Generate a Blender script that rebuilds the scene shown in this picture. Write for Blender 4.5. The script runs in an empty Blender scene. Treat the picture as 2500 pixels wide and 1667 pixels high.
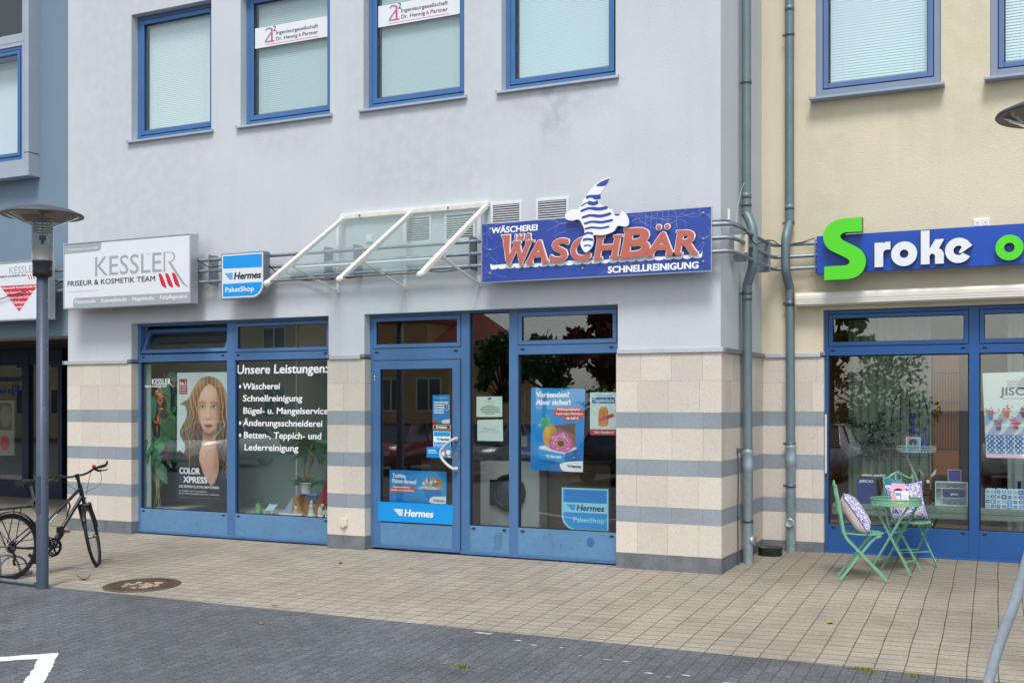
import bpy, math, random
from math import sin, cos, pi, radians as R, sqrt, floor
from mathutils import Vector, Matrix
random.seed(7)
S = bpy.context.scene
COL = S.collection

# ------------------------------------------------------------------ camera, light, exposure
cam = bpy.data.cameras.new('camera'); camo = bpy.data.objects.new('camera', cam); COL.objects.link(camo)
camo.location = (1.4921, -11.2505, 1.7664)
camo.rotation_euler = (pi/2, 0, 0.451798)
cam.sensor_width = 36; cam.lens = 2743.8/2500*36; cam.shift_y = 145.88/2500
cam.clip_start = .05; cam.clip_end = 600
S.camera = camo
SUN_EL, SUN_AZ = 58, 16            # degrees; azimuth measured from straight in front of the facade, towards +x
w = bpy.data.worlds.new('World'); S.world = w; w.use_nodes = True
nt = w.node_tree; bg = nt.nodes['Background']
sky = nt.nodes.new('ShaderNodeTexSky'); sky.sky_type = 'NISHITA'; sky.sun_disc = False
sky.sun_elevation = R(SUN_EL); sky.sun_rotation = R(180-SUN_AZ); sky.air_density = 1.0; sky.dust_density = 1.0; sky.ozone_density = 1.0
hs = nt.nodes.new('ShaderNodeHueSaturation'); hs.inputs['Saturation'].default_value = .34   # thin overcast: a greyer sky
nt.links.new(sky.outputs[0], hs.inputs['Color']); nt.links.new(hs.outputs[0], bg.inputs[0]); bg.inputs[1].default_value = .132
sun = bpy.data.lights.new('sun', 'SUN'); sun.energy = 1.75; sun.angle = R(18); sun.color = (1, .975, .945)
suno = bpy.data.objects.new('sun', sun); COL.objects.link(suno)
d = Vector((sin(R(SUN_AZ))*cos(R(SUN_EL)), -cos(R(SUN_AZ))*cos(R(SUN_EL)), sin(R(SUN_EL))))
suno.rotation_euler = d.to_track_quat('Z', 'Y').to_euler(); suno.location = (0, -20, 30)
S.view_settings.view_transform = 'Standard'; S.view_settings.look = 'None'; S.view_settings.gamma = 1
S.view_settings.exposure = 0.60
S.cycles.max_bounces = 14; S.cycles.transparent_max_bounces = 24; S.cycles.diffuse_bounces = 5; S.cycles.glossy_bounces = 5
S.cycles.use_denoising = True; S.cycles.caustics_reflective = False; S.cycles.caustics_refractive = False

# ------------------------------------------------------------------ helpers
def lin(c):
    return tuple((x/255/12.92 if x/255 <= .04045 else ((x/255+.055)/1.055)**2.4) for x in c)
MATS = {}
def node(t, typ, **kw):
    n = t.nodes.new(typ)
    for k, v in kw.items(): setattr(n, k, v)
    return n
def M(name, col, rough=.6, metal=0., nz=None, nz2=None, bump=None, spec=.5, tint=0., spk=None, emit=0):
    """Principled material. col sRGB 0-255; nz/nz2 = (scale, amount) value noise; bump = (scale, distance, strength); spk = (scale, size, sRGB)"""
    if name in MATS: return MATS[name]
    m = bpy.data.materials.new(name); m.use_nodes = True; t = m.node_tree; L = t.links
    p = t.nodes['Principled BSDF']; p.inputs['Roughness'].default_value = rough; p.inputs['Metallic'].default_value = metal
    p.inputs['Specular IOR Level'].default_value = spec
    base = lin(col) + (1,); out = None
    tc = node(t, 'ShaderNodeTexCoord')
    def val(src, fac_lo, fac_hi, cur):
        mr = node(t, 'ShaderNodeMapRange'); mr.inputs['From Min'].default_value = .25; mr.inputs['From Max'].default_value = .75
        mr.inputs['To Min'].default_value = fac_lo; mr.inputs['To Max'].default_value = fac_hi
        L.new(src, mr.inputs['Value'])
        mx = node(t, 'ShaderNodeMix', data_type='RGBA', blend_type='MULTIPLY'); mx.inputs['Factor'].default_value = 1
        if cur is None: mx.inputs['A'].default_value = base
        else: L.new(cur, mx.inputs['A'])
        L.new(mr.outputs[0], mx.inputs['B']); return mx.outputs['Result']
    for z in (nz, nz2):
        if z:
            n = node(t, 'ShaderNodeTexNoise'); n.inputs['Scale'].default_value = z[0]; n.inputs['Detail'].default_value = 5
            L.new(tc.outputs['Object'], n.inputs['Vector']); out = val(n.outputs[0], 1-z[1], 1+z[1], out)
    if tint:
        a = node(t, 'ShaderNodeAttribute', attribute_name='tint')
        mr = node(t, 'ShaderNodeMapRange'); mr.inputs['To Min'].default_value = 1-tint; mr.inputs['To Max'].default_value = 1+tint
        L.new(a.outputs['Fac'], mr.inputs['Value'])
        mx = node(t, 'ShaderNodeMix', data_type='RGBA', blend_type='MULTIPLY'); mx.inputs['Factor'].default_value = 1
        if out is None: mx.inputs['A'].default_value = base
        else: L.new(out, mx.inputs['A'])
        L.new(mr.outputs[0], mx.inputs['B']); out = mx.outputs['Result']
    if spk:
        v = node(t, 'ShaderNodeTexVoronoi'); v.inputs['Scale'].default_value = spk[0]; L.new(tc.outputs['Object'], v.inputs['Vector'])
        mr = node(t, 'ShaderNodeMapRange'); mr.inputs['From Min'].default_value = spk[1]*.6; mr.inputs['From Max'].default_value = spk[1]
        mr.inputs['To Min'].default_value = 1; mr.inputs['To Max'].default_value = 0; L.new(v.outputs['Distance'], mr.inputs['Value'])
        wn = node(t, 'ShaderNodeMath', operation='GREATER_THAN'); wn.inputs[1].default_value = .55
        sx = node(t, 'ShaderNodeSeparateColor'); L.new(v.outputs['Color'], sx.inputs[0]); L.new(sx.outputs[0], wn.inputs[0])
        ml = node(t, 'ShaderNodeMath', operation='MULTIPLY'); L.new(mr.outputs[0], ml.inputs[0]); L.new(wn.outputs[0], ml.inputs[1])
        mx = node(t, 'ShaderNodeMix', data_type='RGBA'); L.new(ml.outputs[0], mx.inputs['Factor'])
        if out is None: mx.inputs['A'].default_value = base
        else: L.new(out, mx.inputs['A'])
        mx.inputs['B'].default_value = lin(spk[2]) + (1,); out = mx.outputs['Result']
    if out is None: p.inputs['Base Color'].default_value = base
    else: L.new(out, p.inputs['Base Color'])
    if bump:
        n = node(t, 'ShaderNodeTexNoise'); n.inputs['Scale'].default_value = bump[0]; n.inputs['Detail'].default_value = 4
        L.new(tc.outputs['Object'], n.inputs['Vector'])
        b = node(t, 'ShaderNodeBump'); b.inputs['Distance'].default_value = bump[1]; b.inputs['Strength'].default_value = bump[2]
        L.new(n.outputs[0], b.inputs['Height']); L.new(b.outputs[0], p.inputs['Normal'])
    if emit:
        p.inputs['Emission Color'].default_value = base; p.inputs['Emission Strength'].default_value = emit
    MATS[name] = m; return m
def glassM(name, tint=(.9, .95, .93), f0=.06, rough=0.0, gloss=(1, 1, 1)):
    if name in MATS: return MATS[name]
    m = bpy.data.materials.new(name); m.use_nodes = True; t = m.node_tree; L = t.links
    t.nodes.remove(t.nodes['Principled BSDF']); o = t.nodes['Material Output']
    tr = node(t, 'ShaderNodeBsdfTransparent'); tr.inputs[0].default_value = tint + (1,)
    gl = node(t, 'ShaderNodeBsdfGlossy'); gl.inputs['Roughness'].default_value = rough; gl.inputs[0].default_value = gloss + (1,)
    lw = node(t, 'ShaderNodeLayerWeight'); lw.inputs['Blend'].default_value = .5
    pw = node(t, 'ShaderNodeMath', operation='POWER'); pw.inputs[1].default_value = 5; L.new(lw.outputs['Facing'], pw.inputs[0])
    ml = node(t, 'ShaderNodeMath', operation='MULTIPLY_ADD'); ml.inputs[1].default_value = 1-f0; ml.inputs[2].default_value = f0
    L.new(pw.outputs[0], ml.inputs[0])
    mx = node(t, 'ShaderNodeMixShader'); L.new(ml.outputs[0], mx.inputs[0]); L.new(tr.outputs[0], mx.inputs[1]); L.new(gl.outputs[0], mx.inputs[2])
    L.new(mx.outputs[0], o.inputs[0]); MATS[name] = m; return m

FONT = {}
def glyphs(s, shear=0., ext=0., res=3):
    """a string as (verts, faces) in the XY plane, cap height 1"""
    k = (s, shear, ext, res)
    if k in FONT: return FONT[k]
    c = bpy.data.curves.new('lettering', 'FONT'); c.body = s; c.size = 1; c.shear = shear; c.extrude = ext; c.resolution_u = res; c.fill_mode = 'BOTH'
    o = bpy.data.objects.new('lettering', c); COL.objects.link(o)
    dg = bpy.context.evaluated_depsgraph_get(); me = bpy.data.meshes.new_from_object(o.evaluated_get(dg))
    V = [v.co.copy() for v in me.vertices]; F = [tuple(p.vertices) for p in me.polygons]
    bpy.data.objects.remove(o); bpy.data.curves.remove(c); bpy.data.meshes.remove(me)
    FONT[k] = (V, F); return FONT[k]
CAP = None
def cap():
    global CAP
    if CAP is None: CAP = max(v.y for v in glyphs('H')[0])
    return CAP

ORG = {}
class MB:
    def __init__(s): s.v = []; s.f = []; s.m = []; s.s = []; s.t = []
    def add(s, V, F, mi=0, sm=False, tint=.5):
        b = len(s.v); s.v += [tuple(p) for p in V]
        for f in F: s.f.append(tuple(i+b for i in f)); s.m.append(mi); s.s.append(sm); s.t.append(tint)
        return s
    def poly(s, P, mi=0, tint=.5): return s.add(P, [tuple(range(len(P)))], mi, False, tint)
    def box(s, x0, x1, y0, y1, z0, z1, mi=0, tint=.5):
        V = [(x, y, z) for z in (z0, z1) for y in (y0, y1) for x in (x0, x1)]
        return s.add(V, [(0, 2, 3, 1), (4, 5, 7, 6), (0, 1, 5, 4), (2, 6, 7, 3), (0, 4, 6, 2), (1, 3, 7, 5)], mi, False, tint)
    def obox(s, c, ax, ay, az, mi=0):
        """oriented box: centre, three half-axis vectors"""
        c, ax, ay, az = map(Vector, (c, ax, ay, az))
        V = [c+i*ax+j*ay+k*az for k in (-1, 1) for j in (-1, 1) for i in (-1, 1)]
        return s.add(V, [(0, 2, 3, 1), (4, 5, 7, 6), (0, 1, 5, 4), (2, 6, 7, 3), (0, 4, 6, 2), (1, 3, 7, 5)], mi)
    def bar(s, a, b, wx, wy, up=(0, 0, 1), mi=0):
        """flat bar from a to b; wx = width along up x dir, wy = thickness along the third axis"""
        a, b, up = Vector(a), Vector(b), Vector(up); d = (b-a); n = d.normalized(); x = n.cross(up)
        if x.length < 1e-4: x = n.cross(Vector((1, 0, 0)))
        x.normalize(); y = x.cross(n)
        return s.obox((a+b)/2, d/2, x*wx/2, y*wy/2, mi)
    def ring(s, x0, x1, z0, z1, w, y0, y1, mi=0, wb=None):
        wb = w if wb is None else wb
        s.box(x0, x0+w, y0, y1, z0, z1, mi); s.box(x1-w, x1, y0, y1, z0, z1, mi)
        s.box(x0+w, x1-w, y0, y1, z0, z0+wb, mi); s.box(x0+w, x1-w, y0, y1, z1-w, z1, mi); return s
    def tube(s, P, r, n=8, mi=0, closed=False, caps=True, flat=None):
        P = [Vector(p) for p in P]; N = len(P); rr = r if isinstance(r, (list, tuple)) else [r]*N
        T = []
        for i in range(N):
            a = P[(i-1) % N] if closed or i > 0 else P[i]; b = P[(i+1) % N] if closed or i < N-1 else P[i]
            T.append((b-a).normalized())
        u = T[0].cross(Vector((0, 0, 1)))
        if u.length < .05: u = T[0].cross(Vector((0, 1, 0)))
        u.normalize(); V = []; F = []
        for i in range(N):
            if i: u = (u - T[i]*u.dot(T[i])); u.normalize()
            w_ = T[i].cross(u); fl = flat or 1
            for k in range(n):
                a = 2*pi*k/n; V.append(P[i] + u*cos(a)*rr[i] + w_*sin(a)*rr[i]*fl)
        for i in range(N if closed else N-1):
            j = (i+1) % N
            for k in range(n): F.append((i*n+k, i*n+(k+1) % n, j*n+(k+1) % n, j*n+k))
        s.add(V, F, mi, True)
        if caps and not closed:
            s.add(V[:n], [tuple(range(n-1, -1, -1))], mi); s.add(V[-n:], [tuple(range(n))], mi)
        return s
    def lathe(s, prof, c=(0, 0, 0), n=24, mi=0, sm=True, mat=None):
        V = []; F = []; c = Vector(c)
        for r, z in prof:
            for k in range(n):
                a = 2*pi*k/n; p = Vector((r*cos(a), r*sin(a), z)); V.append((mat @ p if mat else p) + c)
        for i in range(len(prof)-1):
            for k in range(n): F.append((i*n+k, i*n+(k+1) % n, (i+1)*n+(k+1) % n, (i+1)*n+k))
        return s.add(V, F, mi, sm)
    def ball(s, c, r, n=12, mi=0, sc=(1, 1, 1)):
        V = []; F = []; h = n//2
        for i in range(h+1):
            for k in range(n):
                a = 2*pi*k/n; b = -pi/2+pi*i/h
                V.append((c[0]+r*sc[0]*cos(b)*cos(a), c[1]+r*sc[1]*cos(b)*sin(a), c[2]+r*sc[2]*sin(b)))
        for i in range(h):
            for k in range(n): F.append((i*n+k, i*n+(k+1) % n, (i+1)*n+(k+1) % n, (i+1)*n+k))
        return s.add(V, F, mi, True)
    def prism(s, poly, y0, y1, mi=0, mside=None):
        """outline [(x,z)..] extruded along y from y0 (front) to y1"""
        n = len(poly); A = sum(poly[i][0]*poly[(i+1) % n][1]-poly[(i+1) % n][0]*poly[i][1] for i in range(n))
        if A < 0: poly = poly[::-1]
        V = [(x, y0, z) for x, z in poly]+[(x, y1, z) for x, z in poly]
        s.add(V, [tuple(range(n)), tuple(range(2*n-1, n-1, -1))], mi)
        return s.add(V, [(i+n, (i+1) % n+n, (i+1) % n, i) for i in range(n)], mi if mside is None else mside)
    def prismz(s, poly, z0, z1, mi=0):
        n = len(poly); A = sum(poly[i][0]*poly[(i+1) % n][1]-poly[(i+1) % n][0]*poly[i][1] for i in range(n))
        if A < 0: poly = poly[::-1]
        V = [(x, y, z0) for x, y in poly]+[(x, y, z1) for x, y in poly]
        return s.add(V, [tuple(range(n-1, -1, -1)), tuple(range(n, 2*n))]+[(i, (i+1) % n, (i+1) % n+n, i+n) for i in range(n)], mi)
    def flat(s, poly, y, mi=0): return s.poly([(x, y, z) for x, z in poly], mi)
    def rect(s, x0, x1, z0, z1, y, mi=0): return s.flat([(x0, z0), (x1, z0), (x1, z1), (x0, z1)], y, mi)
    def disc(s, x, z, rx, rz, y, mi=0, n=16, a0=0): return s.flat([(x+rx*cos(2*pi*k/n+a0), z+rz*sin(2*pi*k/n+a0)) for k in range(n)], y, mi)
    def stroke(s, P, w, y, mi=0):
        """flat ribbon in the XZ plane; w scalar or per-point widths"""
        n = len(P); W = w if isinstance(w, (list, tuple)) else [w]*n; A = []; B = []
        for i in range(n):
            a = P[max(0, i-1)]; b = P[min(n-1, i+1)]; dx, dz = b[0]-a[0], b[1]-a[1]; l = sqrt(dx*dx+dz*dz) or 1
            A.append((P[i][0]-dz/l*W[i]/2, P[i][1]+dx/l*W[i]/2)); B.append((P[i][0]+dz/l*W[i]/2, P[i][1]-dx/l*W[i]/2))
        for i in range(n-1): s.flat([B[i], B[i+1], A[i+1], A[i]], y, mi)
        return s
    def text(s, str_, x0, x1, z0, h, y, mi=0, bold=0., shear=0., ext=0., res=3, slope=0.):
        """lettering facing -y: fitted to x0..x1, baseline z0, cap height h; bold = stroke growth in metres; slope = rise per metre"""
        V, F = glyphs(str_, shear, ext, res); xs = [v.x for v in V]; a, b = min(xs), max(xs)
        kx = (x1-x0-bold)/(b-a); kz = (h-bold*.7)/cap()
        off = [(0, 0)] if not bold else [(bold*.5*cos(2*pi*k/6), bold*.35*sin(2*pi*k/6)) for k in range(6)]+([(0, 0)])
        for i, (ox, oz) in enumerate(off):
            s.add([(x0+bold/2+ox+(v.x-a)*kx, y-v.z-.00012*i, z0+bold*.35+oz+v.y*kz+slope*(v.x-a)*kx) for v in V], F, mi)
        return s
    def xf(s, mat, start=0):
        s.v[start:] = [tuple(mat @ Vector(p)) for p in s.v[start:]]; return s
    def build(s, name, mats, parent=None, local=False, bevel=0):
        me = bpy.data.meshes.new(name); o = bpy.data.objects.new(name, me)
        org = Vector((0, 0, 0)) if (parent is None or local) else ORG.get(parent.name, Vector((0, 0, 0)))
        me.from_pydata([tuple(Vector(p)-org) for p in s.v], [], s.f)
        if not isinstance(mats, (list, tuple)): mats = [mats]
        for m_ in mats: me.materials.append(m_)
        me.polygons.foreach_set('material_index', s.m); me.polygons.foreach_set('use_smooth', s.s)
        if any(t != .5 for t in s.t):
            at = me.attributes.new('tint', 'FLOAT', 'FACE'); at.data.foreach_set('value', s.t)
        me.update(); COL.objects.link(o)
        if parent is not None: o.parent = parent; ORG[o.name] = org
        if bevel:
            b = o.modifiers.new('bevel', 'BEVEL'); b.width = bevel; b.segments = 2; b.limit_method = 'ANGLE'; b.angle_limit = R(40)
        return o
def tag(o, label, cat, group=None):
    o['label'] = label; o['category'] = cat
    if group: o['group'] = group
    return o
def thing(name, label, cat, loc=(0, 0, 0), rz=0, group=None):
    o = bpy.data.objects.new(name, None); COL.objects.link(o); o.location = loc; o.rotation_euler = (0, 0, rz); o.empty_display_size = .1
    ORG[o.name] = Vector(loc); return tag(o, label, cat, group)
def kind(o, k): o['kind'] = k; return o
def copy_thing(src, loc, rz, label, group=None):
    r = src.copy(); COL.objects.link(r); r.location = loc; r.rotation_euler = (0, 0, rz); r['label'] = label
    if group: r['group'] = group
    for ch in src.children:
        c = ch.copy(); COL.objects.link(c); c.parent = r
        for g in ch.children: gg = g.copy(); COL.objects.link(gg); gg.parent = c
    return r
SL = .028
def gz(y): return SL*max(y, -12.0)
def arc(c, r, a0, a1, n, ax='xz'):
    return [(c[0]+r*cos(a0+(a1-a0)*k/n), c[1]+r*sin(a0+(a1-a0)*k/n)) for k in range(n+1)]
def bez(p0, p1, p2, p3, n=12):
    return [tuple(a*(1-t)**3+3*b*t*(1-t)**2+3*c*t*t*(1-t)+d_*t**3 for a, b, c, d_ in zip(p0, p1, p2, p3)) for t in (k/n for k in range(n+1))]
def smooth_path(P, n=6):
    """Catmull-Rom through points of any dimension"""
    out = []
    for i in range(len(P)-1):
        p0 = P[max(0, i-1)]; p1 = P[i]; p2 = P[i+1]; p3 = P[min(len(P)-1, i+2)]
        for k in range(n):
            t = k/n
            out.append(tuple(.5*(2*b+(c-a)*t+(2*a-5*b+4*c-d_)*t*t+(-a+3*b-3*c+d_)*t**3) for a, b, c, d_ in zip(p0, p1, p2, p3)))
    out.append(tuple(P[-1])); return out
# ------------------------------------------------------------------ materials used widely
def paver_mat(name, cw, cl, jw, cols, joint, stagger, rough=.85, skew=-.045, spk=.25, grit=.0, grime_shade=None):
    """block paving: columns of width cw along x, blocks of length cl along y, dark sanded joints, each block its own tint"""
    m = bpy.data.materials.new(name); m.use_nodes = True; t = m.node_tree; L = t.links; p = t.nodes['Principled BSDF']
    p.inputs['Roughness'].default_value = rough; p.inputs['Specular IOR Level'].default_value = .3
    tc = node(t, 'ShaderNodeTexCoord'); mp = node(t, 'ShaderNodeMapping'); mp.inputs['Rotation'].default_value = (0, 0, skew)
    L.new(tc.outputs['Object'], mp.inputs['Vector'])
    wv = node(t, 'ShaderNodeTexNoise'); wv.inputs['Scale'].default_value = .9; L.new(mp.outputs[0], wv.inputs['Vector'])
    sp = node(t, 'ShaderNodeSeparateXYZ'); L.new(mp.outputs[0], sp.inputs[0])
    def mth(op, a, b=None, c=None):
        n = node(t, 'ShaderNodeMath', operation=op)
        for i, q in enumerate((a, b, c)):
            if q is None: continue
            if isinstance(q, (int, float)): n.inputs[i].default_value = q
            else: L.new(q, n.inputs[i])
        return n.outputs[0]
    wob = mth('MULTIPLY_ADD', wv.outputs[0], .03, -.015)
    ux = mth('ADD', sp.outputs[0], wob); u = mth('DIVIDE', ux, cw); ci = mth('FLOOR', u); fu = mth('SUBTRACT', u, ci)
    wn = node(t, 'ShaderNodeTexWhiteNoise', noise_dimensions='1D'); L.new(ci, wn.inputs['W'])
    if stagger == 'half': off = mth('MULTIPLY', mth('FLOORED_MODULO', ci, 2), .5)
    else: off = mth('MULTIPLY', wn.outputs[0], stagger)
    v = mth('ADD', mth('DIVIDE', sp.outputs[1], cl), off); vi = mth('FLOOR', v); fv = mth('SUBTRACT', v, vi)
    du = mth('MULTIPLY', mth('MINIMUM', fu, mth('SUBTRACT', 1, fu)), cw); dv = mth('MULTIPLY', mth('MINIMUM', fv, mth('SUBTRACT', 1, fv)), cl)
    dm = mth('MINIMUM', du, mth('MULTIPLY', dv, .8))
    mr = node(t, 'ShaderNodeMapRange', interpolation_type='SMOOTHSTEP'); mr.inputs['From Min'].default_value = jw*.35; mr.inputs['From Max'].default_value = jw
    L.new(dm, mr.inputs['Value'])
    cb = node(t, 'ShaderNodeCombineXYZ'); L.new(ci, cb.inputs[0]); L.new(vi, cb.inputs[1])
    w2 = node(t, 'ShaderNodeTexWhiteNoise', noise_dimensions='2D'); L.new(cb.outputs[0], w2.inputs['Vector'])
    cr = node(t, 'ShaderNodeValToRGB'); L.new(w2.outputs[0], cr.inputs[0])
    els = cr.color_ramp.elements
    while len(els) < len(cols): els.new(.5)
    for i, c in enumerate(cols): els[i].position = i/(len(cols)-1); els[i].color = lin(c)+(1,)
    ns = node(t, 'ShaderNodeTexNoise'); ns.inputs['Scale'].default_value = 160; ns.inputs['Detail'].default_value = 3; L.new(tc.outputs['Object'], ns.inputs['Vector'])
    nl = node(t, 'ShaderNodeTexNoise'); nl.inputs['Scale'].default_value = .8; nl.inputs['Detail'].default_value = 6; L.new(tc.outputs['Object'], nl.inputs['Vector'])
    g1 = node(t, 'ShaderNodeMapRange'); g1.inputs['From Min'].default_value = .3; g1.inputs['From Max'].default_value = .7; g1.inputs['To Min'].default_value = 1-spk; g1.inputs['To Max'].default_value = 1+spk; L.new(ns.outputs[0], g1.inputs['Value'])
    g2 = node(t, 'ShaderNodeMapRange'); g2.inputs['From Min'].default_value = .3; g2.inputs['From Max'].default_value = .7; g2.inputs['To Min'].default_value = .86; g2.inputs['To Max'].default_value = 1.1; L.new(nl.outputs[0], g2.inputs['Value'])
    n3 = node(t, 'ShaderNodeTexNoise'); n3.inputs['Scale'].default_value = 55; n3.inputs['Detail'].default_value = 2; L.new(tc.outputs['Object'], n3.inputs['Vector'])
    g3 = node(t, 'ShaderNodeMapRange'); g3.inputs['From Min'].default_value = .3; g3.inputs['From Max'].default_value = .7; g3.inputs['To Min'].default_value = 1-spk*.8; g3.inputs['To Max'].default_value = 1+spk*.8; L.new(n3.outputs[0], g3.inputs['Value'])
    vs = node(t, 'ShaderNodeTexVoronoi'); vs.inputs['Scale'].default_value = 26; L.new(tc.outputs['Object'], vs.inputs['Vector'])
    g4 = node(t, 'ShaderNodeMapRange'); g4.inputs['From Min'].default_value = .06; g4.inputs['From Max'].default_value = .2; g4.inputs['To Min'].default_value = 1+grit; g4.inputs['To Max'].default_value = 1; L.new(vs.outputs['Distance'], g4.inputs['Value'])
    gm = mth('MULTIPLY', mth('MULTIPLY', g1.outputs[0], g2.outputs[0]), mth('MULTIPLY', g3.outputs[0], g4.outputs[0]))
    mx = node(t, 'ShaderNodeMix', data_type='RGBA', blend_type='MULTIPLY'); mx.inputs['Factor'].default_value = 1; L.new(cr.outputs[0], mx.inputs['A']); L.new(gm, mx.inputs['B'])
    jn = node(t, 'ShaderNodeTexNoise'); jn.inputs['Scale'].default_value = 3.1; jn.inputs['Detail'].default_value = 4; L.new(tc.outputs['Object'], jn.inputs['Vector'])
    jr = node(t, 'ShaderNodeMapRange'); jr.inputs['From Min'].default_value = .35; jr.inputs['From Max'].default_value = .65; jr.inputs['To Min'].default_value = .0; jr.inputs['To Max'].default_value = .30; L.new(jn.outputs[0], jr.inputs['Value'])
    jf = mth('MAXIMUM', mr.outputs[0], jr.outputs[0])
    mj = node(t, 'ShaderNodeMix', data_type='RGBA'); L.new(jf, mj.inputs['Factor']); mj.inputs['A'].default_value = lin(joint)+(1,); L.new(mx.outputs['Result'], mj.inputs['B'])
    vo = node(t, 'ShaderNodeTexVoronoi'); vo.inputs['Scale'].default_value = 1.7; L.new(tc.outputs['Object'], vo.inputs['Vector'])
    vg = node(t, 'ShaderNodeMapRange'); vg.inputs['From Min'].default_value = .02; vg.inputs['From Max'].default_value = .045; vg.inputs['To Min'].default_value = .45; vg.inputs['To Max'].default_value = 0; L.new(vo.outputs['Distance'], vg.inputs['Value'])
    md = node(t, 'ShaderNodeTexNoise'); md.inputs['Scale'].default_value = 2.6; md.inputs['Detail'].default_value = 7; L.new(tc.outputs['Object'], md.inputs['Vector'])
    dg_ = node(t, 'ShaderNodeMapRange'); dg_.inputs['From Min'].default_value = .52; dg_.inputs['From Max'].default_value = .75; dg_.inputs['To Min'].default_value = 0; dg_.inputs['To Max'].default_value = .3; L.new(md.outputs[0], dg_.inputs['Value'])
    gs = mth('MAXIMUM', vg.outputs[0], dg_.outputs[0])
    if grime_shade:   # dirt plus setback shade painted as one ragged patch: x from, y from
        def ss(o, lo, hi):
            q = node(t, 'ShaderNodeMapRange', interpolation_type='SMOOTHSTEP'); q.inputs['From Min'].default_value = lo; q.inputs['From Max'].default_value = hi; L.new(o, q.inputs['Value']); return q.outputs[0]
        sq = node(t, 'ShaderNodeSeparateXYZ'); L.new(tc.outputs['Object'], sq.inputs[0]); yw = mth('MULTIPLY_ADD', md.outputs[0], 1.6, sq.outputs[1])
        gs = mth('MAXIMUM', gs, mth('MULTIPLY', mth('MULTIPLY', ss(sq.outputs[0], grime_shade[0]-.4, grime_shade[0]+.5), ss(yw, grime_shade[1], grime_shade[1]+1.5)), .42))
    mg = node(t, 'ShaderNodeMix', data_type='RGBA', blend_type='MULTIPLY'); L.new(gs, mg.inputs['Factor']); L.new(mj.outputs['Result'], mg.inputs['A']); mg.inputs['B'].default_value = (.30, .27, .24, 1)
    L.new(mg.outputs['Result'], p.inputs['Base Color'])
    hb = mth('ADD', mth('MULTIPLY', mr.outputs[0], 1.0), mth('MULTIPLY', ns.outputs[0], .25))
    b = node(t, 'ShaderNodeBump'); b.inputs['Distance'].default_value = .004; b.inputs['Strength'].default_value = .6; L.new(hb, b.inputs['Height']); L.new(b.outputs[0], p.inputs['Normal'])
    MATS[name] = m; return m
def stucco(name, col, stain=None, amt=.05, ox=0):
    m = M(name, col, .92, nz=(1.1, .035), nz2=(70, amt), bump=(95, .012, .35), spec=.15)
    t = m.node_tree; L = t.links; p = t.nodes['Principled BSDF']; src = p.inputs['Base Color'].links[0].from_socket
    tc = node(t, 'ShaderNodeTexCoord'); mp = node(t, 'ShaderNodeMapping'); mp.inputs['Scale'].default_value = (5, 5, .35); L.new(tc.outputs['Object'], mp.inputs['Vector'])
    sn = node(t, 'ShaderNodeTexNoise'); sn.inputs['Scale'].default_value = 1.6; sn.inputs['Detail'].default_value = 8; sn.inputs['Roughness'].default_value = .65; L.new(mp.outputs[0], sn.inputs['Vector'])   # faint rain streaks
    sr = node(t, 'ShaderNodeMapRange'); sr.inputs['From Min'].default_value = .48; sr.inputs['From Max'].default_value = .78; sr.inputs['To Min'].default_value = 0; sr.inputs['To Max'].default_value = .07; L.new(sn.outputs[0], sr.inputs['Value'])
    mx = node(t, 'ShaderNodeMix', data_type='RGBA', blend_type='MULTIPLY'); L.new(sr.outputs[0], mx.inputs['Factor']); L.new(src, mx.inputs['A']); mx.inputs['B'].default_value = (.5, .47, .43, 1)
    src = mx.outputs['Result']; L.new(src, p.inputs['Base Color'])
    if stain:
        tc = node(t, 'ShaderNodeTexCoord'); sp = node(t, 'ShaderNodeSeparateXYZ'); L.new(tc.outputs['Object'], sp.inputs[0])
        n = node(t, 'ShaderNodeTexNoise'); n.inputs['Scale'].default_value = 7; n.inputs['Detail'].default_value = 6; L.new(tc.outputs['Object'], n.inputs['Vector'])
        tot = None
        for (x0, x1, z0, z1, a) in stain:
            x0 -= ox; x1 -= ox
            def ss(o, lo, hi):
                q = node(t, 'ShaderNodeMapRange', interpolation_type='SMOOTHSTEP'); q.inputs['From Min'].default_value = lo; q.inputs['From Max'].default_value = hi; L.new(o, q.inputs['Value']); return q.outputs[0]
            def mul(*q):
                r_ = q[0]
                for k in q[1:]:
                    nn = node(t, 'ShaderNodeMath', operation='MULTIPLY'); L.new(r_, nn.inputs[0])
                    if isinstance(k, (int, float)): nn.inputs[1].default_value = k
                    else: L.new(k, nn.inputs[1])
                    r_ = nn.outputs[0]
                return r_
            wx = (x1-x0)*.25
            e = mul(ss(sp.outputs[0], x0-wx, x0+wx), ss(sp.outputs[0], x1+wx, x1-wx), ss(sp.outputs[2], z0, z0+(z1-z0)*.7), ss(n.outputs[0], .25, .7), a)
            if tot is None: tot = e
            else:
                nn = node(t, 'ShaderNodeMath', operation='MAXIMUM'); L.new(tot, nn.inputs[0]); L.new(e, nn.inputs[1]); tot = nn.outputs[0]
        mx = node(t, 'ShaderNodeMix', data_type='RGBA', blend_type='MULTIPLY'); L.new(tot, mx.inputs['Factor']); L.new(src, mx.inputs['A']); mx.inputs['B'].default_value = (.33, .31, .28, 1)
        L.new(mx.outputs['Result'], p.inputs['Base Color'])
    return m
DUSTB = M('dusty_blue_kick_panel', (92, 134, 172), .6, nz=(2.5, .09), nz2=(16, .09), bump=(2.2, .01, .12))
BLUE = M('blue_painted_aluminium', (74, 114, 160), .42, nz=(3, .07), nz2=(30, .05), bump=(2.2, .01, .12))
BLUE2 = M('blue_sash_paint', (62, 108, 160), .45, nz=(4, .05))
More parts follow.
